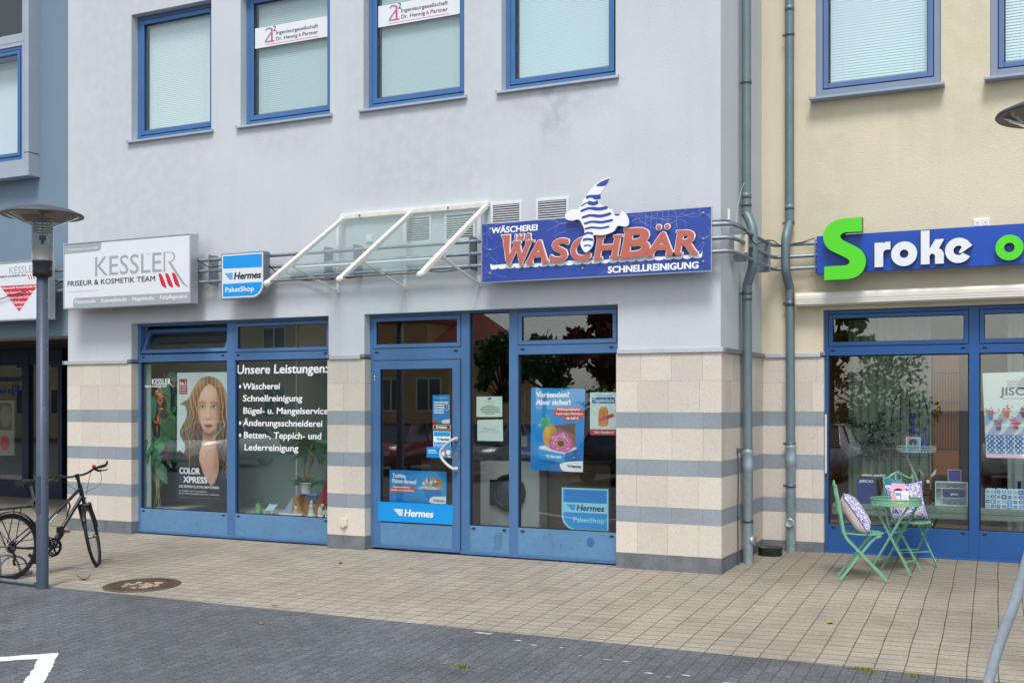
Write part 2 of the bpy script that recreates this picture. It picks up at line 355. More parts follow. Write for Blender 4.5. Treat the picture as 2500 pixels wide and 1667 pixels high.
DBLUE = M('deep_blue_painted_aluminium', (31, 83, 144), .42, nz=(3, .08), bump=(2.2, .01, .1))
GASK = M('black_rubber_gasket', (16, 18, 24), .6)
STONE = M('beige_cast_stone', (210, 201, 190), .85, nz=(60, .07), nz2=(1.6, .04), tint=.07, spk=(75, .26, (150, 128, 105)), bump=(140, .004, .3), spec=.2)
BAND = M('grey_cast_stone', (145, 154, 162), .85, nz=(70, .16), nz2=(2.5, .06), tint=.05, bump=(140, .004, .3), spec=.2)
PLINTH = M('dark_grey_base_stone', (112, 117, 122), .85, nz=(60, .14), nz2=(5, .28), tint=.06, bump=(120, .004, .3), spec=.2)
MORTAR = M('grey_mortar', (150, 140, 128), .9)
TRIMM = M('silver_sheet_metal_trim', (198, 202, 208), .45, .35, nz=(4, .08))
TRIMD = M('weathered_sheet_metal', (128, 134, 144), .5, .3, nz=(6, .12))
SILLM = M('anodised_sill', (176, 184, 196), .4, .3, nz=(5, .08))
GALV = M('galvanised_steel', (138, 148, 156), .45, .55, nz=(14, .18), nz2=(60, .08))
PIPE = M('zinc_downpipe', (112, 130, 136), .5, .35, nz=(2.5, .12), nz2=(30, .06))
WHITEP = M('white_powder_coat', (232, 232, 230), .4, nz=(8, .03))
WEATH = M('weathered_white_paint', (222, 220, 212), .5, nz=(9, .12), spk=(60, .22, (120, 105, 85)))
BLACK = M('black_plastic', (18, 19, 21), .5)
GLASS = glassM('shop_glass', (.965, .985, .978), .085)
GLASSU = glassM('tinted_window_glass', (.95, .988, .99), .05)
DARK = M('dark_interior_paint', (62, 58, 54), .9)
LTEX = M('white_lettering', (240, 243, 246), .5)

# ------------------------------------------------------------------ ground
PAVE = paver_mat('beige_block_paving', .2, .142, .0058, [(155, 147, 133), (160, 152, 138), (165, 157, 143), (158, 150, 137)], (74, 66, 57), .12, spk=.2, grit=.12, grime_shade=(-1.7, -.1))
PARK = paver_mat('dark_grey_block_paving', .1, .2, .0046, [(93, 97, 101), (98, 102, 106), (103, 107, 111)], (64, 65, 67), 'half', spk=.42, grit=.45)
def sheet(x0, x1, ys, dz):
    b = MB()
    for a, c in zip(ys[:-1], ys[1:]): b.poly([(x0, a, gz(a)+dz), (x1, a, gz(a)+dz), (x1, c, gz(c)+dz), (x0, c, gz(c)+dz)])
    return b
kind(sheet(-150, 150, [-250, -12, -3.148], 0).build('parking_ground', PARK), 'structure')
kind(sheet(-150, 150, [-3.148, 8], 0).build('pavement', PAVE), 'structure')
# white paint: bay marking and the worn specks along an old line
WP = M('white_road_paint', (222, 226, 228), .7, nz=(40, .1), nz2=(5, .06))
def jag(P, amp=.008, step=.05):
    out = []
    for i in range(len(P)):
        a, c = Vector(P[i]), Vector(P[(i+1) % len(P)]); n = max(1, int((c-a).length/step))
        for k in range(n):
            q = a.lerp(c, k/n); out.append((q.x+random.uniform(-amp, amp), q.y+random.uniform(-amp, amp)))
    return out
b = MB()
mk = jag([(-5.32, -5.078), (-4.747, -5.726), (-4.2, -6.345), (-4.33, -6.41), (-4.88, -5.783), (-5.313, -5.273), (-5.525, -5.441), (-6.6, -6.3), (-6.72, -6.21), (-5.633, -5.351)])
b.poly([(x, y, gz(y)+.004) for x, y in mk])
kind(b.build('parking_bay_marking', WP), 'structure')
b = MB()
for i in range(46):
    t = i/45; x = -6.6+9.2*t+random.gauss(0, .05); y = -2.02-(2.95)*t+random.gauss(0, .05)
    if -3.2 < y < -3.1: continue
    r = random.uniform(.006, .03)*(1.1 if y < -3.1 else .7)
    n = 9; a0 = random.uniform(0, 6)
    P = [(x+r*random.uniform(.5, 1.3)*1.6*cos(2*pi*k/n+a0), y+r*random.uniform(.4, 1.1)*.8*sin(2*pi*k/n+a0)) for k in range(n)]
    b.poly([(px, py, gz(py)+.004) for px, py in P])
kind(b.build('worn_road_marking', M('worn_white_paint', (205, 203, 198), .8)), 'structure')

# ------------------------------------------------------------------ wall builder
def wall_cells(b, x0, x1, z0, z1, holes, yf, dep, mi=0):
    """front skin at y=yf with rectangular holes (hx0,hx1,hz0,hz1) and their reveals dep deep"""
    xs = sorted({x0, x1, *[h[0] for h in holes], *[h[1] for h in holes]}); zs = sorted({z0, z1, *[h[2] for h in holes], *[h[3] for h in holes]})
    xs = [x for x in xs if x0 <= x <= x1]; zs = [z for z in zs if z0 <= z <= z1]
    for a, c in zip(xs[:-1], xs[1:]):
        for e, f in zip(zs[:-1], zs[1:]):
            mx_, mz = (a+c)/2, (e+f)/2
            if any(h[0] < mx_ < h[1] and h[2] < mz < h[3] for h in holes): continue
            b.poly([(a, yf, e), (c, yf, e), (c, yf, f), (a, yf, f)], mi)
    for hx0, hx1, hz0, hz1 in holes:
        if hx0 > x0: b.poly([(hx0, yf, hz0), (hx0, yf, hz1), (hx0, yf+dep, hz1), (hx0, yf+dep, hz0)], mi)
        if hx1 < x1: b.poly([(hx1, yf, hz1), (hx1, yf, hz0), (hx1, yf+dep, hz0), (hx1, yf+dep, hz1)], mi)
        b.poly([(hx0, yf, hz1), (hx1, yf, hz1), (hx1, yf+dep, hz1), (hx0, yf+dep, hz1)], mi)
        if hz0 > z0: b.poly([(hx0, yf, hz0), (hx0, yf+dep, hz0), (hx1, yf+dep, hz0), (hx1, yf, hz0)], mi)
    return b
ROWS = [(-.3, .165, 2), (.165, .495, 0), (.495, .66, 1), (.66, .99, 0), (.99, 1.155, 1), (1.155, 1.485, 0), (1.485, 1.65, 1), (1.65, 1.98, 0), (1.98, 2.27, 0)]
def clad(b, a0, a1, place, w=.335, seed=0):
    """slabs between a0 and a1 along a wall; place(u0,u1,z0,z1,mi,tint) lays one"""
    rd = random.Random(seed)
    for i, (z0, z1, mi) in enumerate(ROWS):
        o = (0 if i in (0, 1, 3, 4, 7) else .5)*w*.66 + rd.uniform(-.02, .02); u = a0; nx = a0 + w*.7 + o*.45
        while u < a1-.001:
            e = min(nx, a1)
            if a1-e < .06: e = a1
            place(u+(.0012 if u > a0 else 0), e-(.0012 if e < a1 else 0), z0+(.001 if i else 0), z1-.001, mi, rd.random()); u = e; nx = e+w
def clad_front(b, x0, x1, yf, dep, seed):
    clad(b, x0, x1, lambda u0, u1, z0, z1, mi, t: b.box(u0, u1, yf-.012, yf+dep, z0, z1, mi, t), seed=seed)
    b.box(x0+.01, x1-.01, yf-.008, yf+dep-.01, -.3, 2.268, 3)
def upper_window(parent, x0, x1, z0, z1, yf, mats, sill_mat, ow=.05, sw=.06, blind=True, gap=0, tone=0, slats=True):
    """opening x0..x1, z0..z1, frame face at yf: part window > sash, pane, blind, sill"""
    mf, ms = mats
    b = MB(); b.ring(x0, x1, z0, z1, ow, yf, yf+.07, 0, wb=ow+.03); wn = b.build('window', mf, parent, bevel=.004)
    a0, a1, c0, c1 = x0+ow+.008, x1-ow-.008, z0+ow+.038, z1-ow-.008
    b = MB(); b.box(x0+ow, x1-ow, yf+.016, yf+.03, z0+ow+.03, z0+ow+.04); b.ring(x0+ow-.001, x1-ow+.001, z0+ow+.029, z1-ow+.001, .012, yf+.02, yf+.034)
    b.build('gasket', GASK, wn)
    b = MB(); b.ring(a0, a1, c0, c1, sw, yf-.008, yf+.05, 0); sa = b.build('sash', ms, wn, bevel=.006)
    b = MB(); b.ring(a0+sw-.002, a1-sw+.002, c0+sw-.002, c1-sw+.002, .008, yf+.006, yf+.02); b.build('glazing_bead', GASK, wn)
    b = MB(); b.box(a0+sw-.004, a1-sw+.004, yf+.022, yf+.028, c0+sw-.004, c1-sw+.004); b.build('pane', GLASSU, wn)
    b = MB(); zb = c0+sw; z = c1-sw+.01; bx0, bx1 = a0+sw+.012, a1-sw-.004; dz = .0255 if slats else .031
    while z > zb+.012:
        zz = z-dz*1.06; b.poly([(bx0, yf+.082, zz), (bx1, yf+.082, zz), (bx1, yf+.0885, z), (bx0, yf+.0885, z)], 0); z -= dz
    for q in (.14, .86): xx = bx0+(bx1-bx0)*q; b.box(xx-.0012, xx+.0012, yf+.074, yf+.0765, zb, c1-sw, 1)
    b.build('blind', [M('blind_slats_%d' % tone, [(230, 240, 239), (202, 218, 219), (222, 238, 240)][tone], .6), M('blind_cord', (236, 240, 240), .7)], wn)
    b = MB(); b.box(x0-.05, x1+.04, yf-.165 if yf > .1 else yf-.12, yf+.02, z0-.006-.025, z0-.006); b.box(x0-.05, x0-.046, yf-.165 if yf > .1 else yf-.12, yf+.02, z0-.006, z0+.008); b.box(x1+.036, x1+.04, yf-.165 if yf > .1 else yf-.12, yf+.02, z0-.006, z0+.008)
    b.build('sill', sill_mat, wn, bevel=.003)
    return wn
def pane_frame(b, x0, x1, z0, z1, w, yf, mi=0, gm=1):
    """a glazed sub-frame with a dark shadow gap around it"""
    b.ring(x0, x1, z0, z1, w, yf-.006, yf+.05, mi)
    b.ring(x0-.006, x1+.006, z0-.006, z1+.006, .007, yf+.001, yf+.02, gm)
    b.ring(x0+w-.001, x1-w+.001, z0+w-.001, z1-w+.001, .006, yf+.004, yf+.022, gm)
def drain_caps(b, pts, yf, mi=1):
    for x, z in pts: b.box(x-.022, x+.022, yf-.007, yf, z-.008, z+.008, mi)
# ------------------------------------------------------------------ grey rendered building
GREYW = stucco('grey_render', (201, 207, 212), [(-3.62, -3.28, 4.35, 5.2, .34), (-3.95, -2.85, 4.75, 5.2, .25), (-9.5, -8.3, 4.5, 5.2, .12), (-7.7, -6.5, 4.6, 5.2, .12), (-5.9, -4.6, 4.6, 5.2, .12), (-6.1, -4.3, 4.02, 4.35, .14), (-10.6, -8.4, 2.75, 3.1, .12)], ox=-6.2)
gb = thing('grey_building', 'pale grey rendered building with four blue upper windows and striped stone base', 'building', (-6.2, 2, 0))
UPW = [(-9.60, 6.905), (-7.77, 6.905), (-5.93, 6.905), (-4.10, 6.905)]
UZ0 = 5.228
holes = [(x, x+1.36, UZ0, zt) for x, zt in UPW] + [(-9.60, -6.43, 2.30, 2.80), (-5.917, -2.715, 2.30, 2.80)]
b = MB(); wall_cells(b, -10.76, -1.60, 2.30, 9.2, holes, 0, .30)
b.poly([(-1.60, 0, 2.30), (-1.60, 1.775, 2.30), (-1.60, 1.775, 9.2), (-1.60, 0, 9.2)])
b.poly([(-10.76, 0, 2.30), (-10.76, 0, 9.2), (-10.76, 5, 9.2), (-10.76, 5, 2.30)])
b.build('wall', GREYW, gb)
b = MB(); b.box(-10.75, -1.61, .30, 5.2, 9.2, 9.4); b.build('flat_roof', DARK, gb)
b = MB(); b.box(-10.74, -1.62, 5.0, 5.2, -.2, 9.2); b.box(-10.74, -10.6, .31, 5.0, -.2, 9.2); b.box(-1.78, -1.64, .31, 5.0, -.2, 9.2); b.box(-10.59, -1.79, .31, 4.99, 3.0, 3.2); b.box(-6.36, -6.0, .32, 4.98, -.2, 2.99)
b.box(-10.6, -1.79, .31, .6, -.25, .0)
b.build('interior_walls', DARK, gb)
b = MB(); b.box(-10.6, -1.79, .61, 4.99, -.2, .03); b.build('shop_floor', M('brown_floor_tiles', (92, 78, 66), .5, nz=(4, .1)), gb)
SB = [STONE, BAND, PLINTH, MORTAR]
for x0, x1, sd in ((-10.76, -9.59, 3), (-6.44, -5.905, 5), (-2.73, -1.588, 9)): b = MB(); clad_front(b, x0, x1, 0, .135, sd); b.build('stone_pier', SB, gb)
b = MB(); clad(b, .136, 1.762, lambda u0, u1, z0, z1, mi, t: b.box(-1.70, -1.588, u0, u1, z0, z1, mi, t), seed=11)
b.box(-1.69, -1.592, .14, 1.76, -.3, 2.268, 3)
b.build('stone_return', SB, gb)
def trim(b, x0, x1, yf, pr=.034): b.box(x0, x1, yf-pr, yf+.05, 2.27, 2.318)
for x0, x1 in ((-10.80, -9.645), (-6.40, -5.96), (-2.715, -1.57)): b = MB(); trim(b, x0, x1, 0); b.build('trim', TRIMM, gb, bevel=.003)
for q in ((-9.644, -9.575, -.036, .12, 2.285, 2.325), (-6.445, -6.402, -.036, .12, 2.285, 2.325), (-5.958, -5.895, -.036, .12, 2.285, 2.325), (-1.62, -1.558, .051, 1.74, 2.268, 2.316), (-10.83, -10.801, -.04, .05, 2.268, 2.32)): b = MB(); b.box(*q); b.build('corner_trim', TRIMD, gb, bevel=.003)
for i, (x, zt) in enumerate(UPW): upper_window(gb, x, x+1.36, UZ0, zt, .115, (BLUE, BLUE2), SILLM, tone=(0, 1, 1, 2)[i])

# ---- shop window, left bay: mullioned frame, tilted transom, panes
YF = .115
b = MB(); Y0, Y1 = YF, YF+.09
def vbar(b, x0, x1, z0, z1): b.box(x0, x1, Y0, Y1, z0, z1)
vbar(b, -9.60, -9.555, .02, 2.80); vbar(b, -8.085, -7.955, .02, 2.80); vbar(b, -6.49, -6.41, .02, 2.80)
for x0, x1 in ((-9.555, -8.085), (-7.955, -6.49)):
    b.box(x0, x1, Y0+.002, Y1, 2.288, 2.385); b.box(x0, x1, Y0+.002, Y1, 2.765, 2.80); b.box(x0, x1, Y0+.003, Y1, .02, .335, 2)
pane_frame(b, -7.949, -6.497, 2.392, 2.758, .043, YF)
b.box(-9.6, -6.43, YF-.022, YF-.001, .02, .052); b.box(-9.6, -6.43, YF-.01, YF+.08, -.1, .018, 1)
for x0, x1 in ((-9.555, -8.085), (-7.955, -6.49)): b.ring(x0, x1, .335, 2.288, .012, YF+.03, YF+.05, 1)
drain_caps(b, [(-9.5, 2.355), (-8.15, 2.355), (-7.9, 2.355), (-6.56, 2.355), (-9.5, .305), (-8.14, .305), (-7.9, .305), (-6.55, .305)], YF)
sf = b.build('shopfront', [BLUE, GASK, DUSTB], gb, bevel=.003)
b = MB(); b.box(-9.553, -8.087, .155, .163, .337, 2.286); b.box(-7.953, -6.492, .155, .163, .337, 2.286); b.box(-7.91, -6.54, YF+.02, YF+.027, 2.432, 2.718)
b.build('pane', GLASS, sf)
b = MB(); st = 0
b.ring(-9.545, -8.095, 2.40, 2.755, .05, YF-.004, YF+.05); b.xf(Matrix.Translation((0, YF+.02, 2.40)) @ Matrix.Rotation(R(-24), 4, 'X') @ Matrix.Translation((0, -YF-.02, -2.40)))
ts = b.build('tilted_transom', BLUE, sf, bevel=.004)
b = MB(); b.box(-9.497, -8.143, YF+.015, YF+.021, 2.448, 2.707); b.xf(Matrix.Translation((0, YF+.02, 2.40)) @ Matrix.Rotation(R(-24), 4, 'X') @ Matrix.Translation((0, -YF-.02, -2.40)))
b.build('pane', GLASS, ts)

# ---- shop entrance, right bay: door leaf, narrow fixed light, shop window
b = MB()
vbar(b, -5.917, -5.872, .015, 2.80); vbar(b, -4.672, -4.565, .02, 2.80); vbar(b, -4.06, -3.95, .02, 2.80); vbar(b, -2.765, -2.69, .02, 2.80)
b.box(-5.872, -4.672, Y0+.002, Y1, 2.765, 2.80); b.box(-5.872, -4.672, Y0+.002, Y1, 2.255, 2.392)
b.box(-4.565, -4.06, Y0+.002, Y1, 2.775, 2.80); b.box(-4.565, -4.06, Y0+.003, Y1, .02, .345, 2)
b.box(-3.95, -2.765, Y0+.002, Y1, 2.765, 2.80); b.box(-3.95, -2.765, Y0+.002, Y1, 2.29, 2.392); b.box(-3.95, -2.765, Y0+.003, Y1, .02, .35, 2)
pane_frame(b, -5.865, -4.68, 2.398, 2.758, .044, YF); pane_frame(b, -3.943, -2.772, 2.398, 2.758, .044, YF)
b.ring(-4.565, -4.06, .345, 2.775, .012, YF+.03, YF+.05, 1); b.ring(-3.95, -2.765, .35, 2.29, .012, YF+.03, YF+.05, 1)
b.box(-4.672, -2.715, YF-.022, YF-.001, .02, .055); b.box(-5.917, -2.715, YF-.008, YF+.08, -.1, .013, 1)
b.box(-4.548, -4.546, YF-.0015, YF, .06, .34, 1)
drain_caps(b, [(-5.82, 2.35), (-4.74, 2.35), (-3.89, 2.35), (-2.83, 2.35), (-4.51, .315), (-4.12, .315), (-3.89, .315), (-2.83, .315)], YF)
en = b.build('shopfront', [BLUE, GASK, DUSTB], gb, bevel=.003)
b = MB(); b.box(-4.563, -4.062, .155, .163, .347, 2.773); b.box(-3.948, -2.767, .155, .163, .352, 2.288); b.box(-5.823, -4.722, YF+.02, YF+.027, 2.44, 2.716); b.box(-3.901, -2.814, YF+.02, YF+.027, 2.44, 2.716)
b.build('pane', GLASS, en)
b = MB(); b.ring(-5.862, -4.682, .03, 2.246, .1, YF-.012, YF+.06, 0, wb=.30); b.ring(-5.872, -4.672, .02, 2.256, .009, YF+.002, YF+.03, 1); b.ring(-5.763, -4.781, .329, 2.147, .008, YF, YF+.03, 1)
b.box(-5.86, -4.684, YF-.026, YF-.013, .03, .06); b.box(-5.757, -4.787, YF-.0135, YF-.0121, .065, .322, 2)
dl = b.build('door', [BLUE, GASK, DUSTB], gb, bevel=.004)
b = MB(); b.box(-5.764, -4.78, YF+.02, YF+.027, .328, 2.148); b.build('pane', GLASS, dl)
b = MB(); hp = [(-4.725, .10, 1.335), (-4.725, .04, 1.335)]+[(-4.735-.165*sin(pi*k/10), .03, 1.335-.345*k/10) for k in range(1, 10)]+[(-4.725, .04, .99), (-4.725, .10, .99)]
b.tube(smooth_path(hp, 4), .0165, 10); b.lathe([(0, 0), (.026, 0), (.026, .012), (0, .012)], (-4.725, .092, 1.335), 14, mat=Matrix.Rotation(pi/2, 4, 'X')); b.lathe([(0, 0), (.026, 0), (.026, .012), (0, .012)], (-4.725, .092, .99), 14, mat=Matrix.Rotation(pi/2, 4, 'X'))
b.build('door_handle', M('light_grey_handle', (205, 207, 210), .35, nz=(9, .04)), dl)
b = MB(); b.box(-4.745, -4.715, YF-.022, YF-.012, 1.095, 1.175); b.box(-4.735, -4.725, YF-.026, YF-.022, 1.12, 1.15, 1); b.build('lock_plate', [M('steel_lock', (180, 176, 168), .35, .8), BLACK], dl, bevel=.004)
b = MB()
for z in (2.06, 2.02): b.lathe([(0, 0), (.011, 0), (.011, .006), (0, .006)], (-5.84, YF-.012, z), 10, mat=Matrix.Rotation(pi/2, 4, 'X'))
b.build('screw', M('bright_steel', (215, 218, 220), .3, .8), dl)

# ------------------------------------------------------------------ yellow rendered building (set back 1.775 m)
YELW = stucco('yellow_render', (218, 208, 182), [(-.2, 1.2, 4.3, 5.15, .1), (-1.1, -.6, 2.32, 2.9, .1)], ox=1)
yb = thing('yellow_building', 'cream yellow rendered building with blue shopfront and grey framed upper windows', 'building', (1, 4, 0))
YY = 1.775
WY = [(-.985, .355), (.845, 2.185), (2.68, 4.02)]
b = MB(); wall_cells(b, -1.60, 8, 2.30, 9.6, [(a, c, 5.20, 6.9) for a, c in WY]+[(-.90, 2.27, 2.30, 2.80), (3.2, 6.4, 2.30, 2.8)], YY, .3)
b.build('wall', YELW, yb)
b = MB(); b.box(-1.59, 8, YY+.3, 7.2, 9.4, 9.6); b.build('flat_roof', DARK, yb)
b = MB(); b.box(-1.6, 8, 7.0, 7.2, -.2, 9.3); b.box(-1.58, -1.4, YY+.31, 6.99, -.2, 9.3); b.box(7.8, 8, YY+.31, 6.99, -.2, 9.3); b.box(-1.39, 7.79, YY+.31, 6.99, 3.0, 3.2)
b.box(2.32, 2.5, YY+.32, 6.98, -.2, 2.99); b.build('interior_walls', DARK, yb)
b = MB(); b.box(-1.39, 7.79, YY+.31, 6.99, -.2, .06); b.build('shop_floor', M('brown_floor_tiles', (92, 78, 66)), yb)
for x0, x1, sd in ((-1.587, -.893, 21), (2.26, 3.2, 22)):
    b = MB(); clad_front(b, x0, x1, YY, .09, sd); b.build('stone_pier', SB, yb)
    b = MB(); trim(b, max(x0, -1.557), x1-.037, YY); b.build('trim', TRIMM, yb, bevel=.003)
b = MB(); b.box(-.929, -.875, YY-.036, YY+.08, 2.285, 2.325); b.build('corner_trim', TRIMD, yb, bevel=.003)
GSUR = M('grey_window_surround', (130, 143, 165), .45, nz=(4, .05)); GSASH = M('grey_blue_sash', (88, 116, 165), .42, nz=(5, .05)); SILLG = M('grey_sill', (150, 165, 186), .4, .2)
for a, c in WY: upper_window(yb, a, c, 5.20, 6.9, YY+.02, (GSUR, GSASH), SILLG, ow=.075, sw=.055, tone=2, slats=False)
# shopfront
YS = YY+.06
b = MB(); Y0, Y1 = YS, YS+.09
for x0, x1 in ((-.90, -.855), (.632, .735), (2.2, 2.27)): vbar(b, x0, x1, .03, 2.80)
for x0, x1 in ((-.855, .632), (.735, 2.2)):
    b.box(x0, x1, Y0+.002, Y1, 2.285, 2.385); b.box(x0, x1, Y0+.002, Y1, 2.755, 2.80); b.box(x0, x1, Y0+.003, Y1, .03, .37)
    pane_frame(b, x0+.006, x1-.006, 2.391, 2.749, .044, YS); b.ring(x0, x1, .37, 2.285, .012, YS+.03, YS+.05, 1)
b.box(-.9, 2.27, YS-.02, YS-.001, .03, .07); b.box(-.9, 2.27, YS-.01, YS+.08, -.1, .029, 1)
drain_caps(b, [(-.8, 2.345), (.575, 2.345), (.79, 2.345), (-.8, .34), (.575, .34), (.79, .34)], YS)
ys = b.build('shopfront', [DBLUE, GASK], yb, bevel=.003)
b = MB()
for x0, x1 in ((-.853, .63), (.737, 2.198)): b.box(x0, x1, YS+.04, YS+.048, .372, 2.283); b.box(x0+.048, x1-.048, YS+.02, YS+.027, 2.432, 2.708)
b.build('pane', GLASS, ys)
b = MB(); b.box(-.885, -.862, YS-.05, YS-.035, .95, 1.62); b.box(-.885, -.87, YS-.035, YS, .96, .99); b.box(-.885, -.87, YS-.035, YS, 1.58, 1.61); b.build('door_handle', M('light_grey_handle', (205, 207, 210)), ys)

# ------------------------------------------------------------------ blue-grey building with passage
BLUW = stucco('blue_grey_render', (120, 141, 158), None, .06)
bb = thing('blue_building', 'slate blue rendered building with a dark open passage and metal bay window', 'building', (-14, 3, 0))
b = MB(); wall_cells(b, -22, -10.765, 2.67, 9.5, [(-14.0, -11.42, 5.0, 9.2)], .012, .3)
b.poly([(-22, .012, 2.67), (-10.765, .012, 2.67), (-10.765, .6, 2.67), (-22, .6, 2.67)], 1)
b.build('wall', [BLUW, M('pale_concrete_soffit', (150, 145, 138), .9)], bb)
NAVY = M('navy_painted_metal', (22, 34, 62), .5)
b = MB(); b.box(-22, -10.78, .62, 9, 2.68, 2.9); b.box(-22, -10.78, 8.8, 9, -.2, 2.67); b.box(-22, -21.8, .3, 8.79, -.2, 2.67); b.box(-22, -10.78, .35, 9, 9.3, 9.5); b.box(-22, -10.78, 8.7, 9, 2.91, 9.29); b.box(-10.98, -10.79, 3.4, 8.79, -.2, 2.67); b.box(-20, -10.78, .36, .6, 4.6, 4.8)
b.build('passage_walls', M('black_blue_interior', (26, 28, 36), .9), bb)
b = MB(); b.poly([(-22, .2, .012), (-10.78, .2, .012), (-10.78, 8.8, .25), (-22, 8.8, .25)]); b.build('passage_floor', PAVE, bb)
ya = 2.75
b = MB(); b.box(-19, -13.9, ya, ya+.1, .05, .38); b.box(-19, -13.9, ya, ya+.1, 2.4, 2.67); b.box(-14.86, -14.70, ya-.01, ya+.11, .06, 2.6); b.box(-14.0, -13.9, ya, ya+.1, .38, 2.4); b.box(-16.9, -16.8, ya, ya+.1, .38, 2.4); b.box(-19, -14.86, ya, ya+.09, 2.12, 2.2)
pf = b.build('shopfront', NAVY, bb)
b = MB(); b.box(-16.8, -14.86, ya+.04, ya+.05, .38, 2.12); b.box(-14.7, -14.0, ya+.04, ya+.05, .38, 2.4); b.box(-16.8, -14.86, ya+.04, ya+.05, 2.2, 2.4); b.build('pane', GLASS, pf)
# bay window
BAYM = M('grey_bay_cladding', (168, 178, 190), .45, .2, nz=(5, .05))
b = MB(); yv = -.18
b.box(-13.95, -11.315, yv, .05, 4.895, 5.075); b.box(-11.40, -11.315, yv, .05, 5.0751, 9.3); b.box(-13.95, -11.41, yv+.012, .05, 6.77, 6.83)
b.box(-11.404, -11.312, yv-.003, -.0, 5.21, 5.218, 1)
bay = b.build('bay_window', [BAYM, GASK], bb)
b = MB(); b.ring(-12.9, -11.405, 5.0755, 6.769, .055, yv+.016, .05); b.ring(-12.9, -11.405, 6.831, 8.6, .055, yv+.016, .05); b.box(-11.408, -11.403, yv+.004, yv+.02, 5.08, 9, 1); b.build('bay_frame', [BAYM, GASK], bay, bevel=.004)
b = MB(); b.ring(-12.845, -11.46, 5.131, 6.714, .045, yv+.03, .05); b.ring(-12.79, -11.512, 5.185, 6.66, .05, yv+.022, .05); b.build('sash', BLUE2, bay, bevel=.005)
b = MB(); b.box(-12.74, -11.562, yv+.05, yv+.056, 5.235, 6.61); b.box(-12.845, -11.46, yv+.05, yv+.056, 6.886, 8.545); b.build('pane', GLASSU, bay)
b = MB(); b.box(-12.7, -11.57, .06, .07, 5.2, 6.6)
for k in range(7): b.box(-11.60-k*.022, -11.603-k*.022, .054, .0595, 5.2, 6.55, 1)
b.box(-12.7, -11.58, .054, .0596, 6.5, 6.58, 1); b.build('blind', [M('pale_curtain', (222, 226, 228), .8), M('curtain_fold', (196, 202, 206), .8)], bay)
# ------------------------------------------------------------------ signs, rails, canopy, pipes on the facades
ALU = M('satin_aluminium', (190, 194, 200), .35, .5, nz=(8, .05)); ALUG = M('grey_sign_case', (132, 136, 142), .4, .4, nz=(6, .06))
WSIGN = M('white_sign_acrylic', (222, 228, 234), .3, nz=(2, .015)); GLET = M('silver_grey_print', (158, 166, 168), .5); GBAR = M('grey_green_print', (160, 170, 172), .5)
BKT = M('black_print', (34, 36, 40), .5); REDP = M('crimson_print', (206, 32, 62), .45); PALEP = M('pale_grey_print', (196, 202, 206), .5)
def box_sign(t, x0, x1, z0, z1, yf, yb, side=ALU, tilt=0, fr=.018):
    b = MB(); b.box(x0, x1, yf+.004, yb, z0, z1); o = b.build('case', side, t, bevel=.004)
    b = MB(); b.ring(x0-.002, x1+.002, z0-.002, z1+.002, fr, yf-.006, yf+.02); b.build('frame', ALU, t, bevel=.005)
    return o
# the long sign of the hairdresser
t = thing('shop_sign', 'white hairdresser lightbox sign with grey bars and red slashes', 'shop sign', (-9.4, -.3, 3.4))
box_sign(t, -10.485, -8.29, 2.998, 3.872, -.33, -.19); y = -.329
b = MB(); b.rect(-10.467, -8.308, 3.016, 3.854, y, 0)
b.flat([(-10.467, 3.73), (-9.85, 3.74), (-9.815, 3.76), (-9.80, 3.80), (-9.80, 3.854), (-10.467, 3.854)], y-.0008, 1)
b.flat([(-10.305, 3.016), (-8.308, 3.016), (-8.308, 3.14), (-10.27, 3.14), (-10.298, 3.12), (-10.305, 3.09)], y-.0008, 1)
b.build('face', [WSIGN, GBAR], t)
b = MB(); yy = y-.0018
b.text('KESSLE', -9.91, -8.765, 3.415, .245, yy, 0)
for xs in (-9.905, -9.615, -9.0, -8.885): b.rect(xs-.012, xs+.04, 3.415, 3.421, yy-.0004, 0); b.rect(xs-.012, xs+.04, 3.654, 3.66, yy-.0004, 0)
b.rect(-8.73, -8.705, 3.415, 3.66, yy, 0); b.rect(-8.745, -8.69, 3.415, 3.421, yy-.0004, 0); b.stroke(smooth_path([(-8.73, 3.654), (-8.60, 3.65), (-8.55, 3.60), (-8.575, 3.55), (-8.65, 3.53)], 5), [.008]*6+[.022]*8+[.012]*7, yy-.0003, 0)
b.stroke([(-8.635, 3.535), (-8.57, 3.45), (-8.40, 3.245), (-8.335, 3.205)], [.03, .035, .03, .006], yy-.0002, 0)
b.build('lettering', [GLET], t); b = MB()
b.text('www.kessler-beauty.de', -10.41, -9.86, 3.215, .028, yy, 1)
b.text('FRISEUR & KOSMETIK TEAM', -10.41, -8.87, 3.30, .068, yy, 2, bold=.003)
b.build('lettering', [GLET, PALEP, BKT], t); b = MB()
b.text('Friseurmeisterin Kerstin Keßler', -10.40, -9.84, 3.775, .026, yy, 3)
for s_, a, c in (('Friseurstudio', -10.27, -9.90), ('Kosmetikstudio', -9.80, -9.35), ('Nagelstudio', -9.255, -8.885), ('Fußpflegesalon', -8.79, -8.345)): b.text(s_, a, c, 3.063, .05, yy, 3, bold=.002)
b.build('lettering', [GLET, PALEP, BKT, LTEX], t)
for i in range(3):
    b = MB(); x = -8.82+.112*i; b.flat(smooth_path([(x, 3.39), (x+.045, 3.385), (x+.085, 3.33), (x+.135, 3.215), (x+.10, 3.213), (x+.05, 3.255), (x, 3.39)], 4)[:-1], yy); b.build('red_slash', REDP, t)
b = MB(); b.box(-9.0, -8.75, -.19, -.17, 3.80, 3.885); b.build('mounting_plate', ALU, t); b = MB(); b.box(-8.42, -8.30, -.19, -.17, 3.80, 3.89); b.build('mounting_plate', ALU, t)
